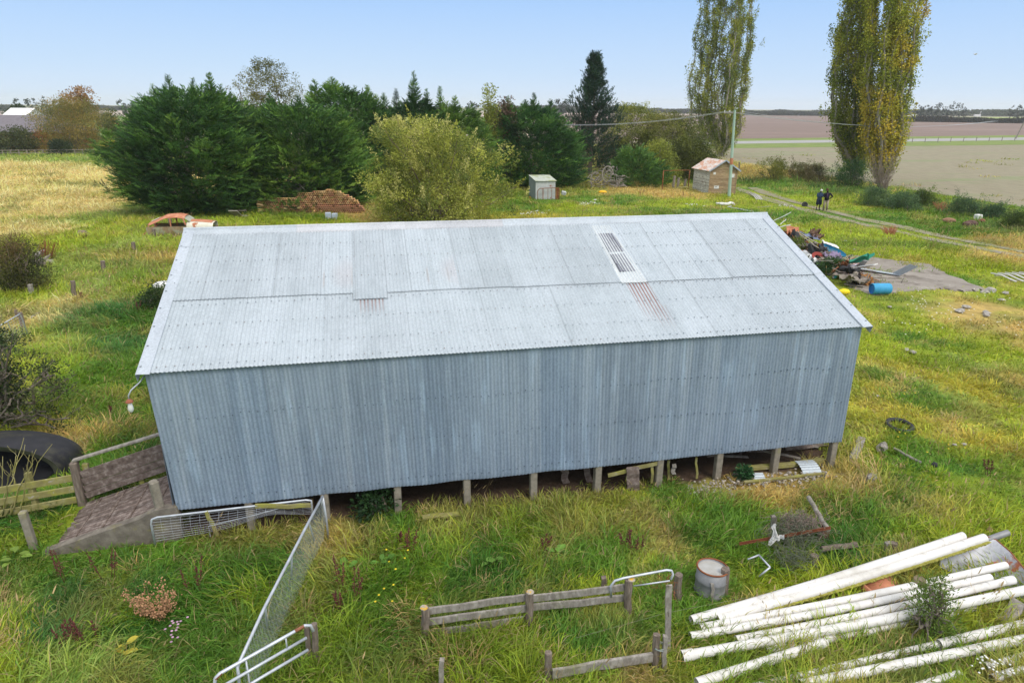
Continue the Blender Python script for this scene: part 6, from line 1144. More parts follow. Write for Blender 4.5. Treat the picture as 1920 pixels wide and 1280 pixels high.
# --- stack of clay drain pipes
def tiles():
    base = A([*at(590, 400)[:2], 0]); r = .078; L_ = .5; cl = [(.66, .42, .18), (.74, .52, .26), (.5, .24, .14), (.66, .36, .18)]
    proto = None; dk = mat('bore_shade', [(.3, (.03, .02, .015)), (.7, (.05, .03, .02))], 5, bump=0)
    def mk(col):
        m = MB(); q = np.arange(10) / 10 * 2 * math.pi; R1, R2 = r * .98, r * .76
        m.tube([[0, 0, 0], [0, L_, 0]], R1, 10, col, cap=False); m.tube([[0, L_ * .98, 0], [0, 0, 0]], R2, 10, col, cap=False)
        f = lambda R, y: np.stack([R * np.cos(q), np.full(10, y), R * np.sin(q)], 1); v = np.concatenate([f(R1, 0), f(R2, 0)]); m.add(v, [[i, (i + 1) % 10, 10 + (i + 1) % 10, 10 + i] for i in range(10)], col)
        m.tube([[0, .05, 0], [0, .07, 0]], R2, 10, (.03, .015, .01)); return mesh_from('clay_pipe', m)  # black plug just inside the mouth paints in the shade of the bore
    meshes = [mk(c) for c in cl]; left = base + A([-4.25, .2, 0]); n = 0
    for k in range(14): CLEAR.append((left[0] + k * .6, left[1] - .5, .55))
    # heights of the stack along its length, in rows
    def rows_at(s): return int(np.interp(s, [0, .04, .1, .33, .36, .5, .62, .72, .84, .93, 1.0], [6, 9, 8, 8, 11, 12, 13, 13, 10, 7, 2]))
    cnt = int(8.2 / (2 * r)); total = []
    for row in range(14):
        for i in range(cnt):
            s = (i + .5 * (row % 2)) / cnt
            if row < rows_at(s) and RG.random() > .04: total.append((s, i, row))
    total.sort(key=lambda a: (-(a[2] >= rows_at(a[0]) - 6), a[2])); total = total[-0:] if False else total
    vis = sorted(total, key=lambda a: -a[2])
    keep = vis[:284]; rest = vis[284:]
    for s, i, row in keep:
        red = (s > .55 and row < 5) or RG.random() < .12; o = bpy.data.objects.new('clay_pipe', meshes[2 if red else RG.choice([0, 1, 3])]); COL.objects.link(o)
        if not len(o.data.materials): o.data.materials.append(M['clay'])
        o.location = left + A([(i + .5 * (row % 2)) * 2 * r, RG.uniform(-.04, .04) + .03 * row, r + row * r * 1.74]); o.rotation_euler = (0, RG.random() * 6, RG.normal(0, .02)); tag(o, 'short clay drain pipe stacked end on in the hexagonal pile under the cypresses', 'clay pipe', 'clay drain pipes in the stack')
    m = MB()
    for s, i, row in rest: m.tube([left + A([(i + .5 * (row % 2)) * 2 * r, .02, r + row * r * 1.74]), left + A([(i + .5 * (row % 2)) * 2 * r, L_, r + row * r * 1.74])], r, 8, (.5, .26, .14))
    for s, i, row in rest:
        c = left + A([(i + .5 * (row % 2)) * 2 * r, .01, r + row * r * 1.74]); m.tube([c, c + A([0, .01, 0])], r * .7, 8, (.06, .03, .02))  # dark disc on each pipe end: bore shade put into the colour
    if rest: obj('stacked_clay_pipes', m, M['clay'], kind='stuff', label='lower rows of the clay drain pipe stack')
    for k in range(16):
        a = RG.uniform(-.5, .5) + (1.2 if k < 5 else 0.3); c = left + (A([-.25, -.1, r + (k % 6) * .2]) if k < 5 else A([RG.uniform(2.0, 5.2), -.5 + RG.uniform(-.2, .1), r + RG.uniform(0, .4)])); o = bpy.data.objects.new('clay_pipe', meshes[0 if k % 3 else 1]); COL.objects.link(o); o.location = c; o.rotation_euler = (RG.normal(0, .2), 0, -math.pi / 2 + a - 1.2); tag(o, 'clay drain pipe tumbled askew at the front or end of the pile', 'clay pipe', 'tumbled clay pipes')
tiles()
m = MB(); c = at(621, 405, .27); m.box(c - A([.22, 0, 0]), (.42, .42, .5), rotz(.25), bev=.02); obj('concrete_block', m, mat('blue_grey_block', [(.3, (.36, .42, .5)), (.7, (.48, .54, .62))], 4), None, label='blue grey block in front of the clay pipes, wider of two', cat='block')
m = MB(); m.box(c + A([.28, -.05, -.02]), (.36, .36, .46), rotz(-.1), bev=.02); obj('concrete_block', m, mat('pale_block', [(.3, (.4, .46, .52)), (.7, (.52, .58, .64))], 4), None, label='narrower blue grey block right beside the wider one', cat='block')
weathered('timber_sheet', at(436, 395, .75), at(447, 406, .2), .7, .06, 'greywood', 4, label='tilted grey timber panel under the cypress edge', cat='panel')
weathered('pale_plank', at(444, 395, .5), at(462, 394, .5), .15, .06, 'redwood', 4, label='reddish plank above the tilted grey panel', cat='board'); weathered('pale_plank', at(448, 404, .2), at(464, 405, .2), .3, .08, 'greywood', 4, label='thick pale plank lying beside the tilted grey panel', cat='board')
# --- rusty car wreck: shell of a sedan, roof, pillars, bonnet
def wreck():
    P = at(338, 447); k = px(P); t = thing('car_wreck', 'rusted out old car shell with collapsed boot and cream wing', 'car', tuple(P))
    q = lambda x, y, z, dy=0.: A([*(at(x, y)[:2] * 0 + P[:2]), 0]) + A([(x - 338) * k, dy, z])
    rr, cr_ = M['rustlight'], mat('cream_rusty_paint', [(.3, (.6, .57, .45)), (.7, (.75, .72, .6))], 3, bump=.1, layers=[((.42, .16, .08), 1.6, .55, .6)])
    # the car lies along x, nose to the right and slightly away
    prof = lambda u: (np.interp(u, [-1.5, -1.1, -.45, .25, .75, 1.0], [.92, 1.08, 1.38, 1.42, 1.32, 1.02]))
    us = np.linspace(-1.5, .72, 16); vs = np.linspace(-.68, .68, 9); X_, V_ = np.meshgrid(us, vs, indexing='ij')
    Zr = np.vectorize(prof)(X_) - .16 * (np.abs(V_) / .68) ** 3; Bx = P + A([-.55, .9, 0]); yaw = .18; Rm = rotz(yaw); G_ = lambda X__, V__, Z__: np.stack([X__, V__, Z__], -1) @ Rm.T + Bx
    m = MB(); m.slab(G_(X_, V_, Zr), .02); obj('roof', m, rr, t, True)
    m = MB(); m.slab(G_(X_[1:5, 2:6], V_[1:5, 2:6], Zr[1:5, 2:6] + .05), .015); obj('loose_sheet', m, cr_, t)
    def pil(a, b, w_=.07): m = MB(); m.bar(G_(*A(a)), G_(*A(b)), w_, w_); obj('pillar', m, rr, t)
    for sy in (-.7, .7): pil((-1.55, sy, .35), (-1.45, sy * .96, .9)); pil((-.15, sy, .35), (-.15, sy * .95, 1.2)); pil((.75, sy * 1.04, .8), (.62, sy * .95, 1.2)); pil((-1.9, sy * .9, .2), (-1.2, sy, .75))
    m = MB(); s, z = np.meshgrid(np.linspace(-1.6, 1.0, 14), np.linspace(.12, .72, 5), indexing='ij')
    for sy in (-.74, .74): m.slab(G_(s, np.full(s.shape, sy) + .04 * np.sin(z * 4) * np.sign(sy), z), .02)
    obj('door_panels', m, mat('mossy_rust', [(.3, (.2, .13, .07)), (.7, (.34, .25, .14))], 3, bump=.3, layers=[((.3, .3, .2), 2, .5, .6)]), t)
    # bonnet and wings: rounded box from u=.8 to 2.3
    for sy in (-1, 1):
        m = MB(); u, a = np.meshgrid(np.linspace(.8, 2.35, 12), np.linspace(0, 1, 8), indexing='ij'); ww = .82 - .12 * ((u - .8) / 1.55) ** 3; top = .98 - .12 * ((u - .8) / 1.55) ** 2
        V2 = sy * ww * np.clip(np.sin(a * math.pi / 2) ** .5, 0, 1) * 1.0; Z2 = np.where(a < .999, .25 + (top - .25) * np.cos(a * math.pi / 2) ** .45, .25); arch = (np.hypot(u - 1.85, Z2 - .3) < .33) & (a > .6); Z2 = np.where(arch, .3 + np.sqrt(np.clip(.33 ** 2 - (u - 1.85) ** 2, 0, 1)), Z2)
        m.slab(G_(u, V2 * (.75 if False else 1), Z2), .02); obj('wing', m, cr_, t, True)
    m = MB(); u, v = np.meshgrid(np.linspace(.85, 2.25, 10), np.linspace(-.45, .45, 7), indexing='ij'); m.slab(G_(u, v, 1.02 - .12 * ((u - .8) / 1.5) ** 2 - .05 * (v / .45) ** 2), .02); obj('bonnet', m, rr, t, True)
    m = MB(); u, v = np.meshgrid(np.linspace(.62, .98, 5), np.linspace(-.62, .62, 7), indexing='ij'); m.slab(G_(u, v, 1.28 - (u - .62) * .8), .012); obj('windscreen', m, mat('clouded_glass', [(.3, (.38, .4, .32)), (.7, (.52, .54, .45))], 3, rough=.3, bump=0), t)
    m = MB()
    for sy in (-.72, .72): q_ = np.linspace(0, 6.283, 20); c = G_(A(1.85), A(sy), A(.3)); m.tube(np.stack([c[0] + .24 * np.cos(q_), np.full(20, c[1]), c[2] + .24 * np.sin(q_)], 1), .07, 6, (.5, .4, .4), cap=False)
    obj('wheel_rim', m, M['rust'], t, True)
wreck()
# --- two people on the lane
def skin_person(name, loc, yaw, joints, edges, radii, cloth_, label, hair):
    P = A(loc); R_ = rotz(yaw); me = bpy.data.meshes.new('body'); J = {k: A(v, float) @ R_.T for k, v in joints.items()}; ks = list(J); me.from_pydata([tuple(J[k]) for k in ks], [(ks.index(a), ks.index(b)) for a, b in edges], []); me.update()
    t = thing('person', label, 'person', tuple(P)); b = bpy.data.objects.new('body', me); COL.objects.link(b); b.parent = t; b.data.materials.append(M['skin'])
    md = b.modifiers.new('skin', 'SKIN'); sk = me.skin_vertices[0].data
    for i, k in enumerate(ks): r = radii[k]; sk[i].radius = r if isinstance(r, tuple) else (r, r); sk[i].use_root = k == 'pelvis'
    b.modifiers.new('sub', 'SUBSURF').render_levels = 2; b['_o'] = list(P)
    for nm, mt, chains in cloth_:
        m = MB()
        for pts, rad, col in chains: m.tube(A([J[p] if isinstance(p, str) else A(p) @ R_.T for p in pts]), rad, 12, col)
        obj(nm, m, M[mt], t, True, local=True)
    m = MB(); h = J['head']; m.blob(h + A([0, .015, .035]) @ R_.T, (.098, .108, .105), 14, None, hair, .1); obj('hair', m, M['cloth'], t, True, local=True)
    m = MB(); f = h + A([0, -.10, -.01]) @ R_.T; m.blob(f + A([0, -.005, -.01]), (.016, .02, .02), 6); obj('nose', m, M['skin'], t, True, local=True)
    m = MB(); [m.blob(h + A([s * .033, -.088, .012]) @ R_.T, (.012, .01, .009), 6, None, (.06, .04, .04)) for s in (-1, 1)]; m.blob(h + A([0, -.09, -.045]) @ R_.T, (.024, .01, .007), 6, None, (.5, .2, .18)); obj('face', m, M['plain'], t, True, local=True)
    m = MB()
    for s, k in ((-1, 'footL'), (1, 'footR')): a_ = J['ank' + k[-1]]; m.blob(a_ + A([0, -.07, -.045]) @ R_.T, (.05, .135, .05), 10, rotz(yaw), (1, 1, 1), .05)
    obj('shoes', m, M['rubber'], t, True, local=True); return t
def std(legs=.10, head=(0, -.03, 1.62)):
    j = dict(pelvis=(0, 0, .92), belly=(0, 0, 1.1), chest=(0, 0, 1.3), neck=(0, -.01, 1.47), head=head, shL=(-.18, 0, 1.40), shR=(.18, 0, 1.40), hipL=(-legs, 0, .88), hipR=(legs, 0, .88), kneeL=(-legs - .02, -.02, .5), kneeR=(legs + .02, -.02, .5), ankL=(-legs - .03, .03, .09), ankR=(legs + .03, .03, .09), footL=(-legs - .04, -.12, .04), footR=(legs + .04, -.12, .04))
    e = [('pelvis', 'belly'), ('belly', 'chest'), ('chest', 'neck'), ('neck', 'head'), ('chest', 'shL'), ('chest', 'shR'), ('pelvis', 'hipL'), ('pelvis', 'hipR')]
    for s in 'LR': e += [('hip' + s, 'knee' + s), ('knee' + s, 'ank' + s), ('ank' + s, 'foot' + s), ('sh' + s, 'elb' + s), ('elb' + s, 'wri' + s), ('wri' + s, 'palm' + s)]
    r = dict(pelvis=(.14, .1), belly=(.13, .1), chest=(.15, .1), neck=.055, head=(.085, .10), shL=.06, shR=.06, hipL=.085, hipR=.085, kneeL=.055, kneeR=.055, ankL=.038, ankR=.038, footL=.04, footR=.04, elbL=.04, elbR=.04, wriL=.026, wriR=.026, palmL=(.035, .018), palmR=(.035, .018)); return j, e, r
def hands(j, e, r, s, wr, dirv, side):
    w = A(j['wri' + s]); d = unit(dirv); sd = unit(side); j['palm' + s] = tuple(w + d * .07)
    for i, (o, l) in enumerate(((-.03, .055), (-.01, .07), (.01, .075), (.03, .06))):
        p = w + d * .10 + sd * o; c = w + d * (.10 + l * .6) + sd * o + A([0, 0, -.012]); j[f'f{s}{i}a'] = tuple(p); j[f'f{s}{i}b'] = tuple(c); e += [('palm' + s, f'f{s}{i}a'), (f'f{s}{i}a', f'f{s}{i}b')]; r[f'f{s}{i}a'] = .009; r[f'f{s}{i}b'] = .008
    j[f't{s}'] = tuple(w + d * .05 + sd * .05 + A([0, 0, .01])); e.append(('palm' + s, f't{s}')); r[f't{s}'] = .010
def people():
    P1 = A([*at(1533, 395)[:2], .05]); P2 = A([*at(1546.5, 395.5)[:2], .05]); navy = (.02, .025, .055)
    M['navy'] = M['cloth']
    j, e, r = std(.1, (0.02, -.10, 1.58)); j['elbL'] = (-.27, -.05, 1.14); j['wriL'] = (-.07, -.27, 1.12); j['elbR'] = (.27, -.05, 1.14); j['wriR'] = (.07, -.27, 1.12)
    hands(j, e, r, 'L', None, A([.5, -.6, .1]), A([.6, .5, 0])); hands(j, e, r, 'R', None, A([-.5, -.6, .1]), A([-.6, .5, 0]))
    n1 = (.03, .055, .10); jk = [(['neck', 'chest', 'belly', 'pelvis', (0, 0, .82)], [.075, .20, .185, .185, .19], n1), (['shL', 'elbL', 'wriL'], [.085, .062, .045], n1), (['shR', 'elbR', 'wriR'], [.085, .062, .045], n1)]
    skin_person('person', P1, .15, j, e, r, [('jacket', 'cloth', jk), ('shorts', 'cloth', [(['hipL', (-.12, -.02, .68), (-.125, -.02, .46)], [.12, .12, .13], (.018, .025, .045)), (['hipR', (.12, -.02, .68), (.125, -.02, .46)], [.12, .12, .13], (.018, .025, .045))])], 'white haired person in dark jacket and shorts, head bent, both hands together', (.75, .73, .7))
    j, e, r = std(.1, (-.05, -.04, 1.66)); j['elbR'] = (.42, .04, 1.15); j['wriR'] = (.24, -.1, .99); j['elbL'] = (-.26, -.02, 1.13); j['wriL'] = (-.1, -.24, 1.08)
    hands(j, e, r, 'R', None, A([-.7, -.3, -.2]), A([0, -1, .3])); hands(j, e, r, 'L', None, A([.6, -.5, 0]), A([.5, .6, 0]))
    jk = [(['neck', 'chest', 'belly', 'pelvis', (0, 0, .84)], [.075, .205, .185, .18, .185], (.012, .012, .02)), (['shL', 'elbL', 'wriL'], [.085, .062, .045], (.012, .012, .02)), (['shR', 'elbR', 'wriR'], [.085, .062, .045], (.012, .012, .02)), ([(0, -.18, 1.42), (0, -.20, 1.2), (0, -.19, 1.0)], [.03, .045, .03], (.08, .03, .1))]
    kh = (.42, .34, .25); skin_person('person', P2, -.35, j, e, r, [('jacket', 'cloth', jk), ('trousers', 'cloth', [(['hipL', 'kneeL', 'ankL'], [.115, .09, .08], kh), (['hipR', 'kneeR', 'ankR'], [.115, .09, .08], kh)])], 'brown haired person in black jacket and khaki trousers with one hand on the hip', (.09, .04, .025))
people()
m = MB(); c = at(1509, 384, .16); q = np.linspace(0, 6.283, 24); m.tube(np.stack([c[0] + .2 * np.cos(q), c[1] + .04 * np.sin(q), c[2] + .2 * np.sin(q) * .95], 1), .07, 8, cap=False); m.blob(c + A([0, .05, 0]), (.16, .05, .16), 10); obj('dark_bucket', m, M['rubber'], None, True, label='dark round tyre like thing at the lane edge left of the people', cat='tyre')
# --- junk pile behind the gable
J = lambda x, y, z=.1: at(x, y, z)
def barrel(name, c, r, h, M3, col, label, cat, mt='plain', open_=True):
    t = thing(name, label, cat, tuple(A(c))); m = MB(); m.lathe([(0, 0), (r * .92, 0), (r, .04), (r, h * .3), (r * 1.03, h * .33), (r, h * .36), (r, h * .64), (r * 1.03, h * .67), (r, h * .7), (r, h - .03), (r * .93, h), (r * .9, h)], c, 20, M3, col); obj('shell', m, M[mt], t, True)
    m = MB(); m.lathe([(r * .9, h - .001), (r * .86, h - .06), (0, h - .06)], c, 20, M3, A(col) * A([.35, .45, .75])); obj('lid', m, M[mt], t); return t
c = J(1668, 541, .30); barrel('blue_barrel', c, .25, .85, roteul(0, -math.pi / 2, .06), (.06, .36, .62), 'bright blue plastic barrel lying on its side at the slab corner', 'barrel')
# curved blue tub
m = MB(); c = J(1562, 468, .75); u, a = np.meshgrid(np.linspace(-1, 1, 16), np.linspace(0, math.pi, 12), indexing='ij'); w_ = .36 * (1 - np.abs(u) ** 3 * .75); m.slab(np.stack([u * .75, -w_ * np.cos(a), -w_ * .9 * np.sin(a)], -1) @ roteul(.3, .35, -.35).T + c, .012, (.03, .23, .38)); obj('blue_tub', m, M['plain'], None, True, label='long deep blue plastic tub on top of the junk pile', cat='tub')
cloth('white_lining', J(1556, 458, .95), .9, .35, roteul(.2, .3, -.3), .1, .02, 'white', (1, 1, 1), 'white sheet showing above the long blue tub', 'sheet', 5)
cloth('green_cloth', J(1588, 492, .75), .6, 2.3, roteul(-.5, .15, .62), .3, .02, 'cloth', (.05, .32, .21), 'emerald green cloth draped down the junk pile', 'cloth', 8, 12, 18)
cloth('white_sheet', J(1600, 503, .5), .35, 2.2, roteul(-.4, .1, .66), .06, .05, 'white', (1, 1, 1), 'long white panel sliding down beside the green cloth', 'panel', 12, 8, 14, .1)
cloth('purple_cloth', J(1566, 485, .55), .8, .8, roteul(.5, .1, .3), .4, .03, 'cloth', (.28, .22, .33), 'crumpled purple and white patterned bundle left of the green cloth', 'cloth', 15, 16, 16, .4, k=2)
cloth('white_cloth', J(1578, 502, .4), .5, 1.1, roteul(-.4, 0, .6), .25, .03, 'cloth', (.75, .7, .78), 'pale lilac cloth below the purple bundle', 'cloth', 19, 12, 14, .3)
cloth('orange_cushion', J(1628, 525, .3), .45, .6, roteul(.9, .2, .5), .35, .12, 'cloth', (.42, .2, .07), 'rusty orange cushion at the lower end of the pile', 'cushion', 95, 14, 14, .4, k=2)
m = MB(); m.blob(J(1626, 531, .12), (.14, .14, .1), 10, None, (1, .9, .75)); obj('pale_lump', m, M['stone'], None, True, label='pale round stone in front of the orange cushion', cat='stone')
cloth('dark_cloth', J(1612, 523, .3), .7, .6, roteul(.3, 0, .3), .45, .04, 'cloth', (.035, .03, .032), 'black crumpled jacket like heap beside the orange cushion', 'cloth', 23, 16, 16, .5, k=2)
cloth('brown_cloth', J(1597, 513, .35), .7, .45, roteul(.3, 0, .3), .3, .04, 'cloth', (.16, .09, .06), 'brown crumpled heap above the black one', 'cloth', 27, 14, 14, .5, k=2)
cloth('red_cloth', J(1600, 490, .5), .45, .4, roteul(.5, 0, .3), .2, .03, 'cloth', (.5, .27, .22), 'salmon red and white sack next to the grey crate', 'sack', 31)
m = MB(); c = J(1616, 494, .35); m.box(c, (.45, .06, .42), roteul(.5, .2, .4)); [m.box(c + A([0, -.03, (k - 2) * .08]), (.4, .05, .02), roteul(.5, .2, .4), (.6, .6, .62)) for k in range(5)]; obj('grey_crate', m, M['steel'], None, label='grey slatted metal crate standing on the slab edge', cat='crate')
cloth('orange_sheet', J(1487, 432, .9), .85, .55, roteul(.9, .1, .1), .08, .02, 'rustlight', (1, 1, 1), 'flat rusty orange sheet standing at the far end of the pile', 'sheet', 35)
cloth('rusty_sheet', J(1503, 452, .5), .9, .9, roteul(.5, .2, .3), .3, .02, 'rust', (1, 1, 1), 'dark rusty crumpled sheet in the middle of the pile', 'sheet', 39, 14, 14, .4)
cloth('black_sheet', J(1515, 462, .4), 1.3, .9, roteul(.3, .1, .2), .4, .03, 'rubber', (.7, .7, .7), 'black plastic heap in the middle of the pile', 'plastic', 43, 16, 14, .4)
cloth('grey_sheet', J(1520, 442, .9), .9, .5, roteul(.4, .2, -.1), .16, .02, 'cloth', (.2, .23, .33), 'slate blue tarpaulin fold behind the long plank', 'tarpaulin', 47, 14, 12, .4)
cloth('brown_bundle', J(1530, 440, .95), .7, .5, roteul(.5, .2, .2), .45, .05, 'cloth', (.2, .12, .08), 'brown bundle on top of the slate blue tarpaulin', 'bundle', 91, 16, 16, .5, k=2)
cloth('dark_tarpaulin', J(1540, 492, .35), 1.1, .7, roteul(.3, 0, .2), .25, .03, 'cloth', (.06, .08, .085), 'dark green grey tarpaulin under the red hose', 'tarpaulin', 51, 14, 12, .4)
m = MB(); c = J(1533, 484, .5)
for k in range(5): q = np.linspace(0, 6.283, 20); m.tube(np.stack([c[0] + (.2 + .02 * k) * np.cos(q), c[1] + (.13) * np.sin(q) + .02 * k, c[2] + .16 * np.sin(q) + .03 * k], 1), .025, 5, (.35, .06, .045), cap=False)
obj('red_hose', m, M['plain'], None, True, label='coil of red hose near the shed gable', cat='hose')
m = MB(); c = J(1527, 490, .3); q = np.linspace(2.5, 7.5, 20); m.tube(np.stack([c[0] + .42 * np.cos(q), c[1] + .3 * np.sin(q), c[2] + .1 * np.sin(q)], 1), .025, 5); obj('black_hose', m, M['rubber'], None, True, label='black curved hose next to the red coil', cat='hose')
m = MB(); a_, b_ = J(1508, 474, .45), J(1531, 492, .35); m.tube([a_, b_], .16, 12); obj('white_cylinder', m, M['white'], None, True, label='white cylinder lying against the gable side of the pile', cat='cylinder')
for p, q_, w_, mt, lab in ((J(1440, 419, .5), J(1483, 398, 1.2), .05, 'oldiron', 'curved white gutter sticking out beyond the ridge'), (J(1463, 421, .4), J(1474, 411, .6), .05, 'oldiron', 'short white batten below the curved gutter'), (J(1456, 426, .8), J(1482, 422, .9), .09, 'oldiron', 'white board end at the top of the pile'), (J(1494, 434, 1.1), J(1545, 462, .9), .08, 'greywood', 'long grey plank lying across the top of the pile'), (J(1500, 440, 1.05), J(1535, 465, .95), .07, 'wood', 'second plank just under the long grey one'), (J(1450, 430, .5), J(1490, 446, .3), .08, 'greywood', 'grey plank beside the ridge end'), (J(1583, 532, .15), J(1620, 537, .15), .2, 'wood', 'thick dark plank lying in the grass left of the blue barrel'), (J(1590, 485, .5), J(1597, 478, .5), .06, 'rubber', 'black stick beside the red sack'), (J(1508, 470, .3), J(1550, 486, .25), .08, 'wood', 'brown plank end in the shade of the pile'), (J(1596, 516, .4), J(1612, 505, .4), .05, 'redwood', 'thin reddish lath over the brown heap')): weathered('junk_board', p, q_, w_, .035, mt, 6, label=lab, cat='board', wob=.03)
tangle('junk_wire', J(1552, 478, .6), .5, 30, 'wood', .012, 'bundle of brown cane like wire in the middle of the pile', 'wire', .6)
tangle('junk_wire', J(1470, 438, .6), .45, 26, 'rust', .012, 'rusty red wire tangle by the shed ridge end', 'wire', .5)
m = MB(); c = J(1569, 514, .25); m.blob(c, (.07, .12, .26), 10, roteul(.2, .4, .3), (.05, .55, .62), .2); obj('turquoise_bottle', m, M['plain'], None, True, label='turquoise plastic container lying in the grass beside the pile', cat='container')
m = MB(); m.blob(J(1565, 519, .1), (.12, .1, .08), 8, None, (.8, .8, .85), .4); obj('white_scrap', m, M['plain'], None, True, label='white scrap lying beside the turquoise container', cat='scrap')
m = MB(); m.blob(J(1581, 547, .15), (.32, .16, .14), 10, None, (.95, .72, .02), .35); obj('yellow_bag', m, M['plain'], None, True, label='bright yellow bag in the grass below the pile', cat='bag')
for k in range(110):
    s_ = RG.random(); p = J(1462 + 150 * s_ + RG.normal(0, 8), 432 + 92 * s_ + RG.normal(0, 6), RG.uniform(.1, .75)); q_ = p + A([RG.normal(0, .5), RG.normal(-.2, .3), RG.normal(0, .15)]); 
    weathered('junk_stick', p, q_, RG.uniform(.03, .09), .03, ['wood', 'redwood', 'greywood', 'rust'][k % 4], 4, label='short dark stick or lath mixed into the heart of the junk pile', cat='stick', group='loose sticks in the junk pile')
for k in range(9):
    s_ = (k + .5) / 9; cloth(['scrap_iron', 'dark_bag', 'rusty_tin'][k % 3], J(1468 + 140 * s_, 440 + 84 * s_, .45), RG.uniform(.9, 1.4), RG.uniform(.7, 1.1), roteul(RG.normal(0, .5), RG.normal(0, .4), RG.random() * 3), .45, .03, ['rust', 'rubber', 'wood'][k % 3], (1, 1, 1), ['rusty crumpled iron', 'black crumpled bag', 'brown crumpled sheet'][k % 3] + [' at the ridge end of the junk pile', ' high in the junk pile', ' in the upper junk pile', ' above the middle of the junk pile', ' at the centre of the junk pile', ' below the middle of the junk pile', ' near the green cloth', ' under the green cloth', ' at the foot of the junk pile'][k], ['sheet', 'bag', 'sheet'][k % 3], 60 + k, 14, 14, .5, k=2)
# bent corrugated sheet on the slab
m = MB(); a_ = at(1612, 505, .2); b_ = at(1688, 517, .13); c_ = at(1722, 500, .85); n_ = A([-.1, .55, 0]); t = np.linspace(0, 1, 10)[:, None]
E0 = np.concatenate([a_ * (1 - t) + b_ * t, (b_ * (1 - t) + c_ * t)[1:]]); prof = np.linspace(0, 1, 33); P = np.stack([E0 + n_ * s + A([0, 0, .018 * math.cos(s * 6.283 * 7)]) for s in prof]); m.slab(P, .003); obj('bent_iron_sheet', m, M['galvroof'], None, True, label='long corrugated sheet lying on the slab with its end bent upright', cat='iron sheet')
weathered('slab_board', at(1620, 520, .12), at(1690, 521, .12), .12, .04, 'wood', 5, label='dark board lying flat on the slab under the bent sheet', cat='board')
broad('weed_clump', 'grey green tall weed growing between gable and junk pile', (1563, 515), [(520, 1535, 1592), (505, 1530, 1590), (488, 1545, 1575)], [(.05, .1, .03), (.09, .17, .05), (.14, .22, .06)], n=80, k=30, leaf=.1, clump=.16, stems=10, r0=.01, cat='weed', parts=('foliage', 'stems'), upd=.8)
broad('weed_clump', 'yellow green leafy weed in front of the dark heart of the junk pile', (1498, 478), [(480, 1480, 1515), (462, 1478, 1512), (448, 1488, 1505)], [(.09, .14, .03), (.2, .26, .04)], n=50, k=24, leaf=.1, clump=.14, stems=10, r0=.01, cat='weed', parts=('foliage', 'stems'), upd=.8)
# crates and rubbish in the hedgerow
m = MB(); m.box(at(1834, 407, .25), (.5, .4, .4), rotz(.3), bev=.04); obj('white_crate', m, M['white'], None, label='white crate in the hedgerow between two gorse bushes', cat='crate')
m = MB(); m.blob(at(1779, 413, .2), (.5, .3, .2), 10, None, (.75, .45, .3), .3); obj('clay_boulder', m, M['stone'], None, label='pinkish brown boulder under the hedgerow gorse', cat='boulder')
m = MB(); m.blob(at(1840, 415, .2), (.3, .25, .2), 10, None, (.65, .3, .2), .3); obj('clay_lump', m, M['stone'], None, label='reddish lump right below the white crate', cat='rock')
m = MB(); m.blob(at(1818, 420, .2), (.55, .35, .3), 10, None, (.35, .22, .2), .5); obj('dark_rock', m, M['stone'], None, label='dark purplish rock left of the reddish lump', cat='rock')
# rock scraps on the rough ground right of the slab
for i, (x, y, s) in enumerate(((1846, 547, .2), (1886, 549, .2), (1858, 544, .3), (1878, 562, .16), (1700, 655, .12), (1712, 660, .15), (1812, 575, .2), (1800, 582, .25), (1850, 590, .16), (1668, 575, .1), (1602, 468, .12), (1585, 452, .16), (1652, 478, .12), (1645, 742, .07), (1850, 585, .2), (1790, 833, .06), (1808, 832, .07))):
    m = MB(); m.blob(at(x, y, .05), (s, s * .7, s * .4), 9, rotz(i), (1, 1, 1), .5); obj('loose_rock', m, M['stone'], None, label='pale loose stone scattered on the rough ground right of the shed', cat='stone', group='loose stones right of the shed')
# ------------------------------------------------------------------ far distance
def far_house():
    P = at(-60, 262); P = A([-108., 128., 0]); t = thing('brick_house', 'red brick house with wide grey roof at the paddock edge', 'house', tuple(P)); q = lambda u, v, z: P + A([u, v, z]); W_, D_ = 25., 11.; He, Hr = 3.0, 5.9
    m = MB(); m.box(q(W_ / 2, D_ / 2, He / 2), (W_, D_, He)); obj('wall', m, M['brick'], t)
    m = MB(); o = .7; E = [q(-o, -o, He), q(W_ + o, -o, He), q(W_ + o, D_ + o, He), q(-o, D_ + o, He)]; R0, R1 = q(4, D_ / 2, Hr), q(W_ - 5, D_ / 2, Hr); m.add(E + [R0, R1], [0, 1, 5, 4]); m.add(E + [R0, R1], [2, 3, 4, 5]); m.add(E + [R0, R1], [[1, 2, 5], [3, 0, 4]]); m.box(q(W_ / 2, D_ / 2, He + .0), (W_ + 1.3, D_ + 1.3, .16)); obj('roof', m, M['roofgrey'], t)
    for u in (4, 9.5, 15, 20): m = MB(); m.box(q(u, -.04, 1.35), (1.9, .1, 1.2), None, (.12, .13, .15)); obj('window', m, M['plain'], t)
far_house()
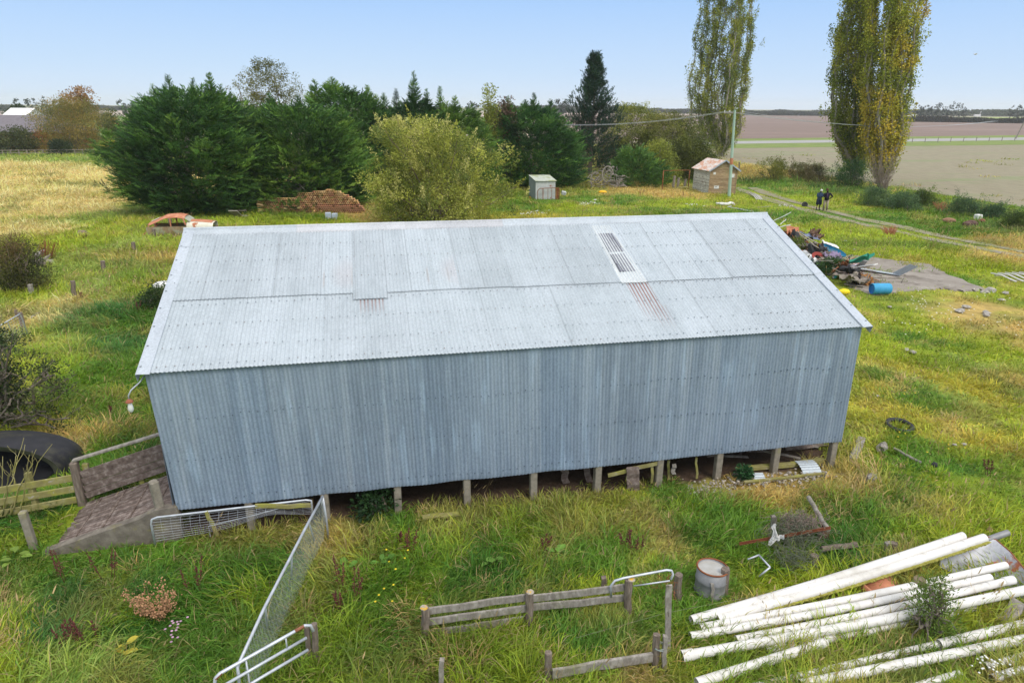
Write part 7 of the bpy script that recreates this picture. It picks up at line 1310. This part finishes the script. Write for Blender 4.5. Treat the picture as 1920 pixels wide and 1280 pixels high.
for P, s, lab in ((A([-131., 178., 0]), (6, 10, 2.6), 'white roofed farm building far left behind the grey roof'), (A([-111., 160., 0]), (5, 8, 5.0), 'small white gabled building between dark tree and autumn willow')):
    t = thing('farm_building', lab, 'building', tuple(P)); m = MB(); m.box(P + A([0, 0, s[2] / 2]), s); obj('wall', m, M['white'], t); m = MB(); x, y, z = s; m.add([P + A(v) for v in ((-x / 2 - .3, -y / 2 - .3, z), (x / 2 + .3, -y / 2 - .3, z), (x / 2 + .3, 0, z + 2), (-x / 2 - .3, 0, z + 2), (-x / 2 - .3, y / 2 + .3, z), (x / 2 + .3, y / 2 + .3, z))], [[0, 1, 2, 3], [3, 2, 5, 4]]); m.add([P + A(v) for v in ((-x / 2, -y / 2, z), (-x / 2, y / 2, z), (-x / 2, 0, z + 2), (x / 2, -y / 2, z), (x / 2, y / 2, z), (x / 2, 0, z + 2))], [[0, 1, 2], [3, 5, 4]]); obj('roof', m, M['white'], t)
# paddock boundary fence at the left
pf = thing('paddock_fence', 'low post and rail fence along the far side of the straw paddock', 'fence', tuple(at(100, 291)))
Pa, Pb = at(-40, 292), at(214, 290)
for k in range(18): p = Pa + (Pb - Pa) * k / 17; m = MB(); m.box(p + A([0, 0, .45]), (.12, .12, .9)); obj('post', m, M['wood'], pf)
for z in (.4, .8): m = MB(); m.bar(Pa + A([0, 0, z]), Pb + A([0, 0, z]), .05, .09); obj('rail', m, M['wood'], pf)
# distant trees: individual crowns, and long hedges
def far_tree(x, yb, yt, wpx, lab, cols=((.03, .05, .022), (.05, .075, .03)), cone=0, dist=None, grp='trees on the horizon', n=26, k=26):
    P = at(x, yb) if dist is None else unit(A([ray(x, 200)[0], ray(x, 200)[1], 0])) * dist; z1 = upto(P, x, yt); zz = (P - CAM) @ FW; r = wpx / 2 / F_ * zz; t = thing('distant_tree', lab, 'tree', tuple(P), group=grp); m = MB()
    W = A([(z1 * .12, P[0], r * .6), (z1 * .4, P[0], r), (z1 * .7, P[0], r * (.5 if cone else .9)), (z1, P[0], r * (.06 if cone else .4))]); c, o, q = shell(P, W, n, .6, 1, .3); rep = np.repeat(np.arange(n), k); p = c[rep] + RG.normal(0, r * .13, (n * k, 3)); leafs(m, p, RG.normal(0, 1, (n * k, 3)), r * .22, r * .15, palette(n, cols, c, r * .5, .2)[rep])
    obj('crown', m, M['leaf'], t); m = MB(); m.tube([P, A([P[0], P[1], z1 * .5])], [r * .09, r * .05], 6); obj('trunk', m, M['bark'], t)
DK = ((.02, .035, .02), (.04, .06, .03))
i = 0
for x, yt, w_, cn in ((33, 186, 16, 0), (52, 186, 18, 0), (64, 186, 14, 0), (85, 179, 13, 1), (77, 187, 9, 0), (3, 193, 8, 0), (98, 190, 14, 0), (228, 187, 18, 0), (246, 188, 14, 0)): far_tree(x, 199.5, yt, w_, 'blue grey distant tree on the left horizon beyond the paddocks', DK, cn, 520, 'distant trees on the left horizon')
for x, yt, w_, cn in ((1727, 199, 14, 0), (1737, 196, 13, 0), (1752, 192, 14, 0), (1763, 193, 13, 0), (1775, 194, 10, 1), (1786, 190, 13, 0), (1797, 194, 11, 0), (1804, 195, 9, 0), (1811, 192, 9, 1), (1718, 202, 9, 0)): far_tree(x, 207, yt, w_, 'distant tree in the row on the right horizon', DK, cn, 620, 'row of trees on the right horizon')
for x, yt, w_ in ((1700, 189, 8), (1694, 193, 7)): far_tree(x, 212, yt, w_, 'slim distant poplar beside the yellowing poplar', ((.06, .08, .04), (.08, .1, .05)), 1, 420, 'slim poplars beyond the yellowing poplar')
for x, yt, w_ in ((1898, 199, 10), (1912, 198, 14), (1925, 197, 14)): far_tree(x, 207, yt, w_, 'distant tree at the right picture edge on the horizon', DK, 0, 650, 'trees at the right end of the horizon')
for x, yt, w_ in ((1048, 186, 20), (1062, 190, 22), (1152, 190, 16), (1164, 194, 18), (885, 192, 22), (1178, 197, 18)): far_tree(x, 203, yt, w_, 'hazy distant tree behind the pine', DK, 0, 560, 'hazy trees behind the pine')
def hedge(x0_, x1_, dist, h, lab, cols=((.06, .08, .05), (.09, .11, .07)), n=None, d2=None):
    d2 = d2 or dist; a_ = unit(A([ray(x0_, 200)[0], ray(x0_, 200)[1], 0])) * dist; b_ = unit(A([ray(x1_, 200)[0], ray(x1_, 200)[1], 0])) * d2; L_ = np.linalg.norm(b_ - a_); n = n or int(L_ / h * 2.4); m = MB(); s = RG.random(n * 18)[:, None]; P = a_ * (1 - s) + b_ * s; hh = h * (.75 + .5 * vnoise(s[:, 0] * L_ / h / 3, s[:, 0] * 0, 1, int(dist)))
    P = P + RG.normal(0, h * .2, P.shape) * A([1, 1, 0]); P[:, 2] = RG.random(len(P)) * hh * .9; leafs(m, P, RG.normal(0, 1, P.shape) + A([0, 0, .4]), h * .32, h * .22, palette(len(P), cols, P, h * 2, .2)); obj('distant_hedge', m, M['leaf'], None, label=lab, cat='hedge')
hedge(1690, 2300, 545, 3.2, 'long clipped shelter hedge on the right below the horizon trees', ((.07, .06, .045), (.07, .075, .05)), 1400, 560)
hedge(1225, 1560, 1000, 5.5, 'distant tree line between the first poplar and the pair', ((.06, .08, .05), (.1, .12, .075)), 900); hedge(1380, 1560, 880, 4.5, 'nearer strip of trees on the horizon between the poplars', ((.06, .08, .05), (.1, .12, .075)), 500); hedge(1690, 2300, 1100, 7, 'faint pale tree line at the far right horizon', ((.08, .1, .05), (.1, .12, .06)), 900)
hedge(-400, 40, 900, 6, 'faint tree line at the far left horizon', ((.06, .08, .05), (.1, .12, .075)), 600); hedge(105, 240, 1000, 5, 'thin dark hedge line across the left horizon', ((.06, .08, .05), (.1, .12, .075)), 500); hedge(960, 1240, 1000, 8, 'hazy wood on the horizon behind the cypresses and pine', ((.06, .08, .05), (.1, .12, .075)), 900); hedge(-300, 110, 330, 1.6, 'brownish low hedge between the left paddocks', ((.16, .1, .06), (.1, .09, .04)), 900); hedge(180, 300, 300, 1.8, 'low brown hedge beyond the power pole', ((.14, .1, .06), (.1, .09, .04)), 300)
# roadside fence line, irrigators, specks
for k in range(16): P = at(1590 + k * 24, 270 - k * .42); m = MB(); m.box(P + A([0, 0, .6]), (.14, .14, 1.2)); obj('roadside_post', m, M['greywood'], None, label='small fence post along the near edge of the road', cat='post', group='roadside fence posts')
for x, yb, w_, lab in ((1830, 226, 14, 'white irrigator cart standing in the bright green crop strip'), (1712, 224, 12, 'small white irrigator frame near the poplars in the crop strip')):
    P = at(x, yb); k = px(P); t = thing('irrigator', lab, 'irrigator', tuple(P)); s = w_ * k
    m = MB(); m.box(P + A([0, 0, s * .62]), (s * .8, s * .3, s * .28)); obj('tank', m, M['white'], t); m = MB(); [m.tube([P + A([u * s * .35, 0, .0]), P + A([u * s * .2, 0, s * .6])], s * .03, 5) for u in (-1, 1)]; m.tube([P + A([s * .3, 0, s * .6]), P + A([s * .42, 0, s * 1.2])], s * .03, 5); obj('frame', m, M['white'], t)
    for u in (-.3, .3): m = MB(); m.tube([P + A([u * s, -.2, s * .1]), P + A([u * s, .2, s * .1])], s * .11, 10); obj('wheel', m, M['rubber'], t)
def bird(x, y, d, s, lab):
    P = CAM + unit(ray(x, y)) * d; t = thing('bird', lab, 'bird', tuple(P)); m = MB(); m.blob(P, (s * .35, s * .12, s * .12), 8); 
    for k in (-1, 1): m.slab(A([[P + A([u * .12 * s - .1 * s, k * v * s * .55, .12 * s * math.sin(v * 2)]) for u in (0, 1, 2)] for v in (0, .3, .6, 1.)]), .01 * s)
    obj('body', m, M['white'], t, True)
bird(1829, 102, 90, .55, 'small white bird flying in the sky right of the poplars'); bird(790, 82, 160, .45, 'tiny bird speck high above the cypress belt')
# ------------------------------------------------------------------ weeds in the foreground
def dock(x, y, h, lab, mt=(.12, .035, .03), n=3, w=.035):
    P = at(x, y); m = MB(); 
    for k in range(n):
        b_ = P + A([RG.normal(0, .07), RG.normal(0, .05), 0]); d = unit(A([RG.normal(0, .18), RG.normal(0, .1), 1])); hh = h * RG.uniform(.75, 1.1); m.tube([b_, b_ + d * hh * .5, b_ + d * hh], [.006, .005, .003], 5, mt, cap=False)
        for q in range(46): s = RG.uniform(.35, 1); c = b_ + d * hh * s + RG.normal(0, w * (1.2 - s), 3); m.blob(c, RG.uniform(.006, .014), 4, None, A(mt) * RG.uniform(.6, 1.6), 0)
    obj('dock_weed', m, M['plain'], None, label=lab, cat='weed', group='brown seeded dock stalks')
for x, y, h in ((115, 1090, .65), (205, 1085, .65), (370, 1115, .8), (150, 1210, .6), (172, 1212, .6), (130, 1215, .5), (640, 1115, .9), (672, 1128, .75), (635, 1150, .5), (770, 1040, .5), (760, 1025, .4), (1170, 1030, .5), (1196, 1040, .45), (1850, 890, .5), (1200, 370, .9), (1280, 373, .8), (260, 588, .6), (155, 565, .5), (290, 520, .5), (1028, 1035, .4), (330, 990, .4), (210, 780, .4), (160, 450, .4)): dock(x, y, h, 'dark red brown seed stalk of dock standing in the grass')
def dryweed():
    P = at(305, 1160); m = MB()
    for k in range(26):
        a = RG.random() * 6.28; l = RG.uniform(.35, .85); e = P + A([math.cos(a) * l * .55 - .1, math.sin(a) * l * .3, l * RG.uniform(.4, 1)]); Q = limb(m, P, e, .005, .002, 6, .15, 4); m.C[-1] = m.C[-1] * 0 + A([.3, .18, .1])
        for q in range(34): c = Q[RG.integers(2, 6)] + RG.normal(0, .045, 3); m.blob(c, RG.uniform(.008, .018), 4, None, A([.5, .27, .14]) * RG.uniform(.6, 1.3), 0)
    obj('dry_weed', m, M['plain'], None, label='bushy dried tan weed alone in the green grass at lower left', cat='weed')
dryweed()
for x, y, c, lab in ((238, 1220, (.45, .38, .05), 'yellowing dock leaves with an orange spot'), (1050, 1165 - 130, (.16, .3, .05), 'broad dock leaves in the grass above the board fence'), (920, 1050, (.15, .28, .05), 'pale broad dock leaves below the shed centre'), (720, 1055, (.13, .28, .05), 'round broad leaves right of the netted gate'), (640, 1065, (.12, .26, .04), 'dock leaves close to the netted gate'), (30, 1045, (.2, .3, .05), 'broad leaves left of the ramp post')):
    P = at(x, y, .12); m = MB()
    for k in range(8):
        a = RG.random() * 6.28; l = RG.uniform(.12, .24); d = A([math.cos(a), math.sin(a) * .9, RG.uniform(.2, .9)]); d = unit(d); s_ = unit(np.cross(d, A([0, 0, 1.]))) * l * .26; o_ = P + RG.normal(0, .06, 3) * A([1, 1, .3]); u = np.linspace(0, 1, 6)[:, None]; wv = np.sin(u * math.pi) ** .7; ctr = o_ + d * l * (.25 + u) - A([0, 0, 1.]) * u ** 2 * l * .35; m.slab(np.stack([ctr - s_ * wv, ctr + A([0, 0, -.01]), ctr + s_ * wv]), .0015, A(c) * RG.uniform(.8, 1.3))
    obj('dock_leaves', m, M['leaf'], None, label=lab, cat='plant')
def flowers(name, pts, n, r, h, col, lab, spread):
    m = MB()
    for x, y in pts:
        P = at(x, y)
        for k in range(n): c = P + A([RG.normal(0, spread), RG.normal(0, spread), h * RG.uniform(.8, 1.2)]); m.blob(c, (r, r, r * .4), 6, None, A(col) * RG.uniform(.8, 1.1), 0)
    obj(name, m, M['plain'], kind='stuff', label=lab)
flowers('white_flowers', [(1735, 577), (1745, 582), (1760, 600), (1735, 570), (1840, 556), (1700, 620), (1880, 612)], 13, .03, .22, (.85, .82, .7), 'sprinkled white daisy flowers right of the slab', .7)
flowers('white_flowers', [(1845, 1262), (1858, 1268), (1836, 1258), (1868, 1275)], 9, .018, .22, (.85, .85, .82), 'white flowers by the last pipe ends', .12)
flowers('white_flowers', [(985, 407), (1093, 388), (1108, 387), (1005, 405), (1300, 390), (1470, 392)], 16, .05, .3, (.8, .8, .75), 'white flowers dotted over the back lawn', .35)
flowers('yellow_flowers', [(730, 1085), (705, 1140), (1780, 860), (45, 480), (60, 490), (165, 470), (1680, 832), (1700, 760)], 5, .022, .3, (.8, .6, .03), 'few yellow flowers in the sward', .2)
flowers('mauve_flowers', [(325, 1215), (340, 1200), (335, 1222)], 5, .022, .35, (.5, .3, .4), 'mauve thistle flowers near the tube gate', .06)
# shade-loving undergrowth under the belt and reddish grass tufts
for x, y, lab in ((1668, 440, 'rusty red dead thistle clump beside the lane'), (1858, 408, 'rusty reed clump in the hedgerow'), (1765, 395, 'rusty dead grass clump between gorse bushes')): bare_shrub(lab, (x, y), [(y, x - 14, x + 14), (y - 18, x - 14, x + 14)], 70, 'rustlight', .012, cat='weed', twigs=2)
grow()
# ------------------------------------------------------------------ camera, sky, sun
cam = bpy.data.cameras.new('camera'); co = bpy.data.objects.new('camera', cam); COL.objects.link(co)
from mathutils import Matrix
mw = Matrix([[RT[i], UP[i], -FW[i], CAM[i]] for i in range(3)] + [[0, 0, 0, 1]]); co.matrix_world = mw
cam.sensor_width = 36; cam.lens = F_ / 1920 * 36; cam.clip_end = 40000; cam.clip_start = .1; SC.camera = co
w = bpy.data.worlds.new('World'); SC.world = w; w.use_nodes = True; nt = w.node_tree; nt.nodes.clear()
SUN_EL, SUN_AZ = math.radians(52), math.radians(140)     # azimuth measured clockwise from +Y
sky = nd(nt, 'ShaderNodeTexSky', sky_type='NISHITA'); sky.sun_disc = False; sky.sun_elevation = SUN_EL; sky.sun_rotation = SUN_AZ
sky.altitude = 0; sky.air_density = 1.0; sky.dust_density = 1.2; sky.ozone_density = 2.5
# a thin even overcast veil over the blue
tcw = nd(nt, 'ShaderNodeTexCoord').outputs['Generated']; sepn = nd(nt, 'ShaderNodeSeparateXYZ'); nt.links.new(tcw, sepn.inputs[0])
veil = ramp(nt, [(0., (4.9, 5.95, 7.1)), (.045, (4.1, 5.45, 7.2)), (.135, (2.9, 4.55, 7.2)), (.3, (6.5, 7.0, 7.8)), (1., (9., 9.2, 9.6))], sepn.outputs[2])
skc = mix(nt, sky.outputs[0], veil, .94)
bg = nd(nt, 'ShaderNodeBackground'); bg.inputs[1].default_value = .1; nt.links.new(skc, bg.inputs[0])
wo = nd(nt, 'ShaderNodeOutputWorld'); nt.links.new(bg.outputs[0], wo.inputs[0])
sl = bpy.data.lights.new('sun', 'SUN'); sl.energy = 1.5; sl.angle = math.radians(25); sl.color = (1, .95, .87)
so = bpy.data.objects.new('sun', sl); COL.objects.link(so)
so.rotation_euler = (math.pi / 2 - SUN_EL, 0, math.pi - SUN_AZ)
SC.view_settings.view_transform = 'Standard'; SC.view_settings.look = 'None'; SC.view_settings.exposure = .5; SC.view_settings.gamma = 1
SC.cycles.max_bounces = 4; SC.cycles.diffuse_bounces = 2; SC.cycles.transmission_bounces = 4; SC.cycles.transparent_max_bounces = 6; SC.cycles.use_denoising = True
# ------------------------------------------------------------------ haze
hz_ = bpy.data.materials.new('haze_air'); hz_.use_nodes = True; nt = hz_.node_tree; nt.nodes.clear(); pv = nd(nt, 'ShaderNodeVolumePrincipled'); pv.inputs['Density'].default_value = .0002; pv.inputs['Color'].default_value = (.93, .96, 1, 1); pv.inputs['Anisotropy'].default_value = .1
ou = nd(nt, 'ShaderNodeOutputMaterial'); nt.links.new(pv.outputs[0], ou.inputs['Volume'])
hb = MB(); hb.box((0, 1900, 17.5), (8600, 4900, 45)); ho = obj('haze', hb, hz_, kind='stuff', label='thin pale summer haze over the plain')
SC.cycles.volume_bounces = 1
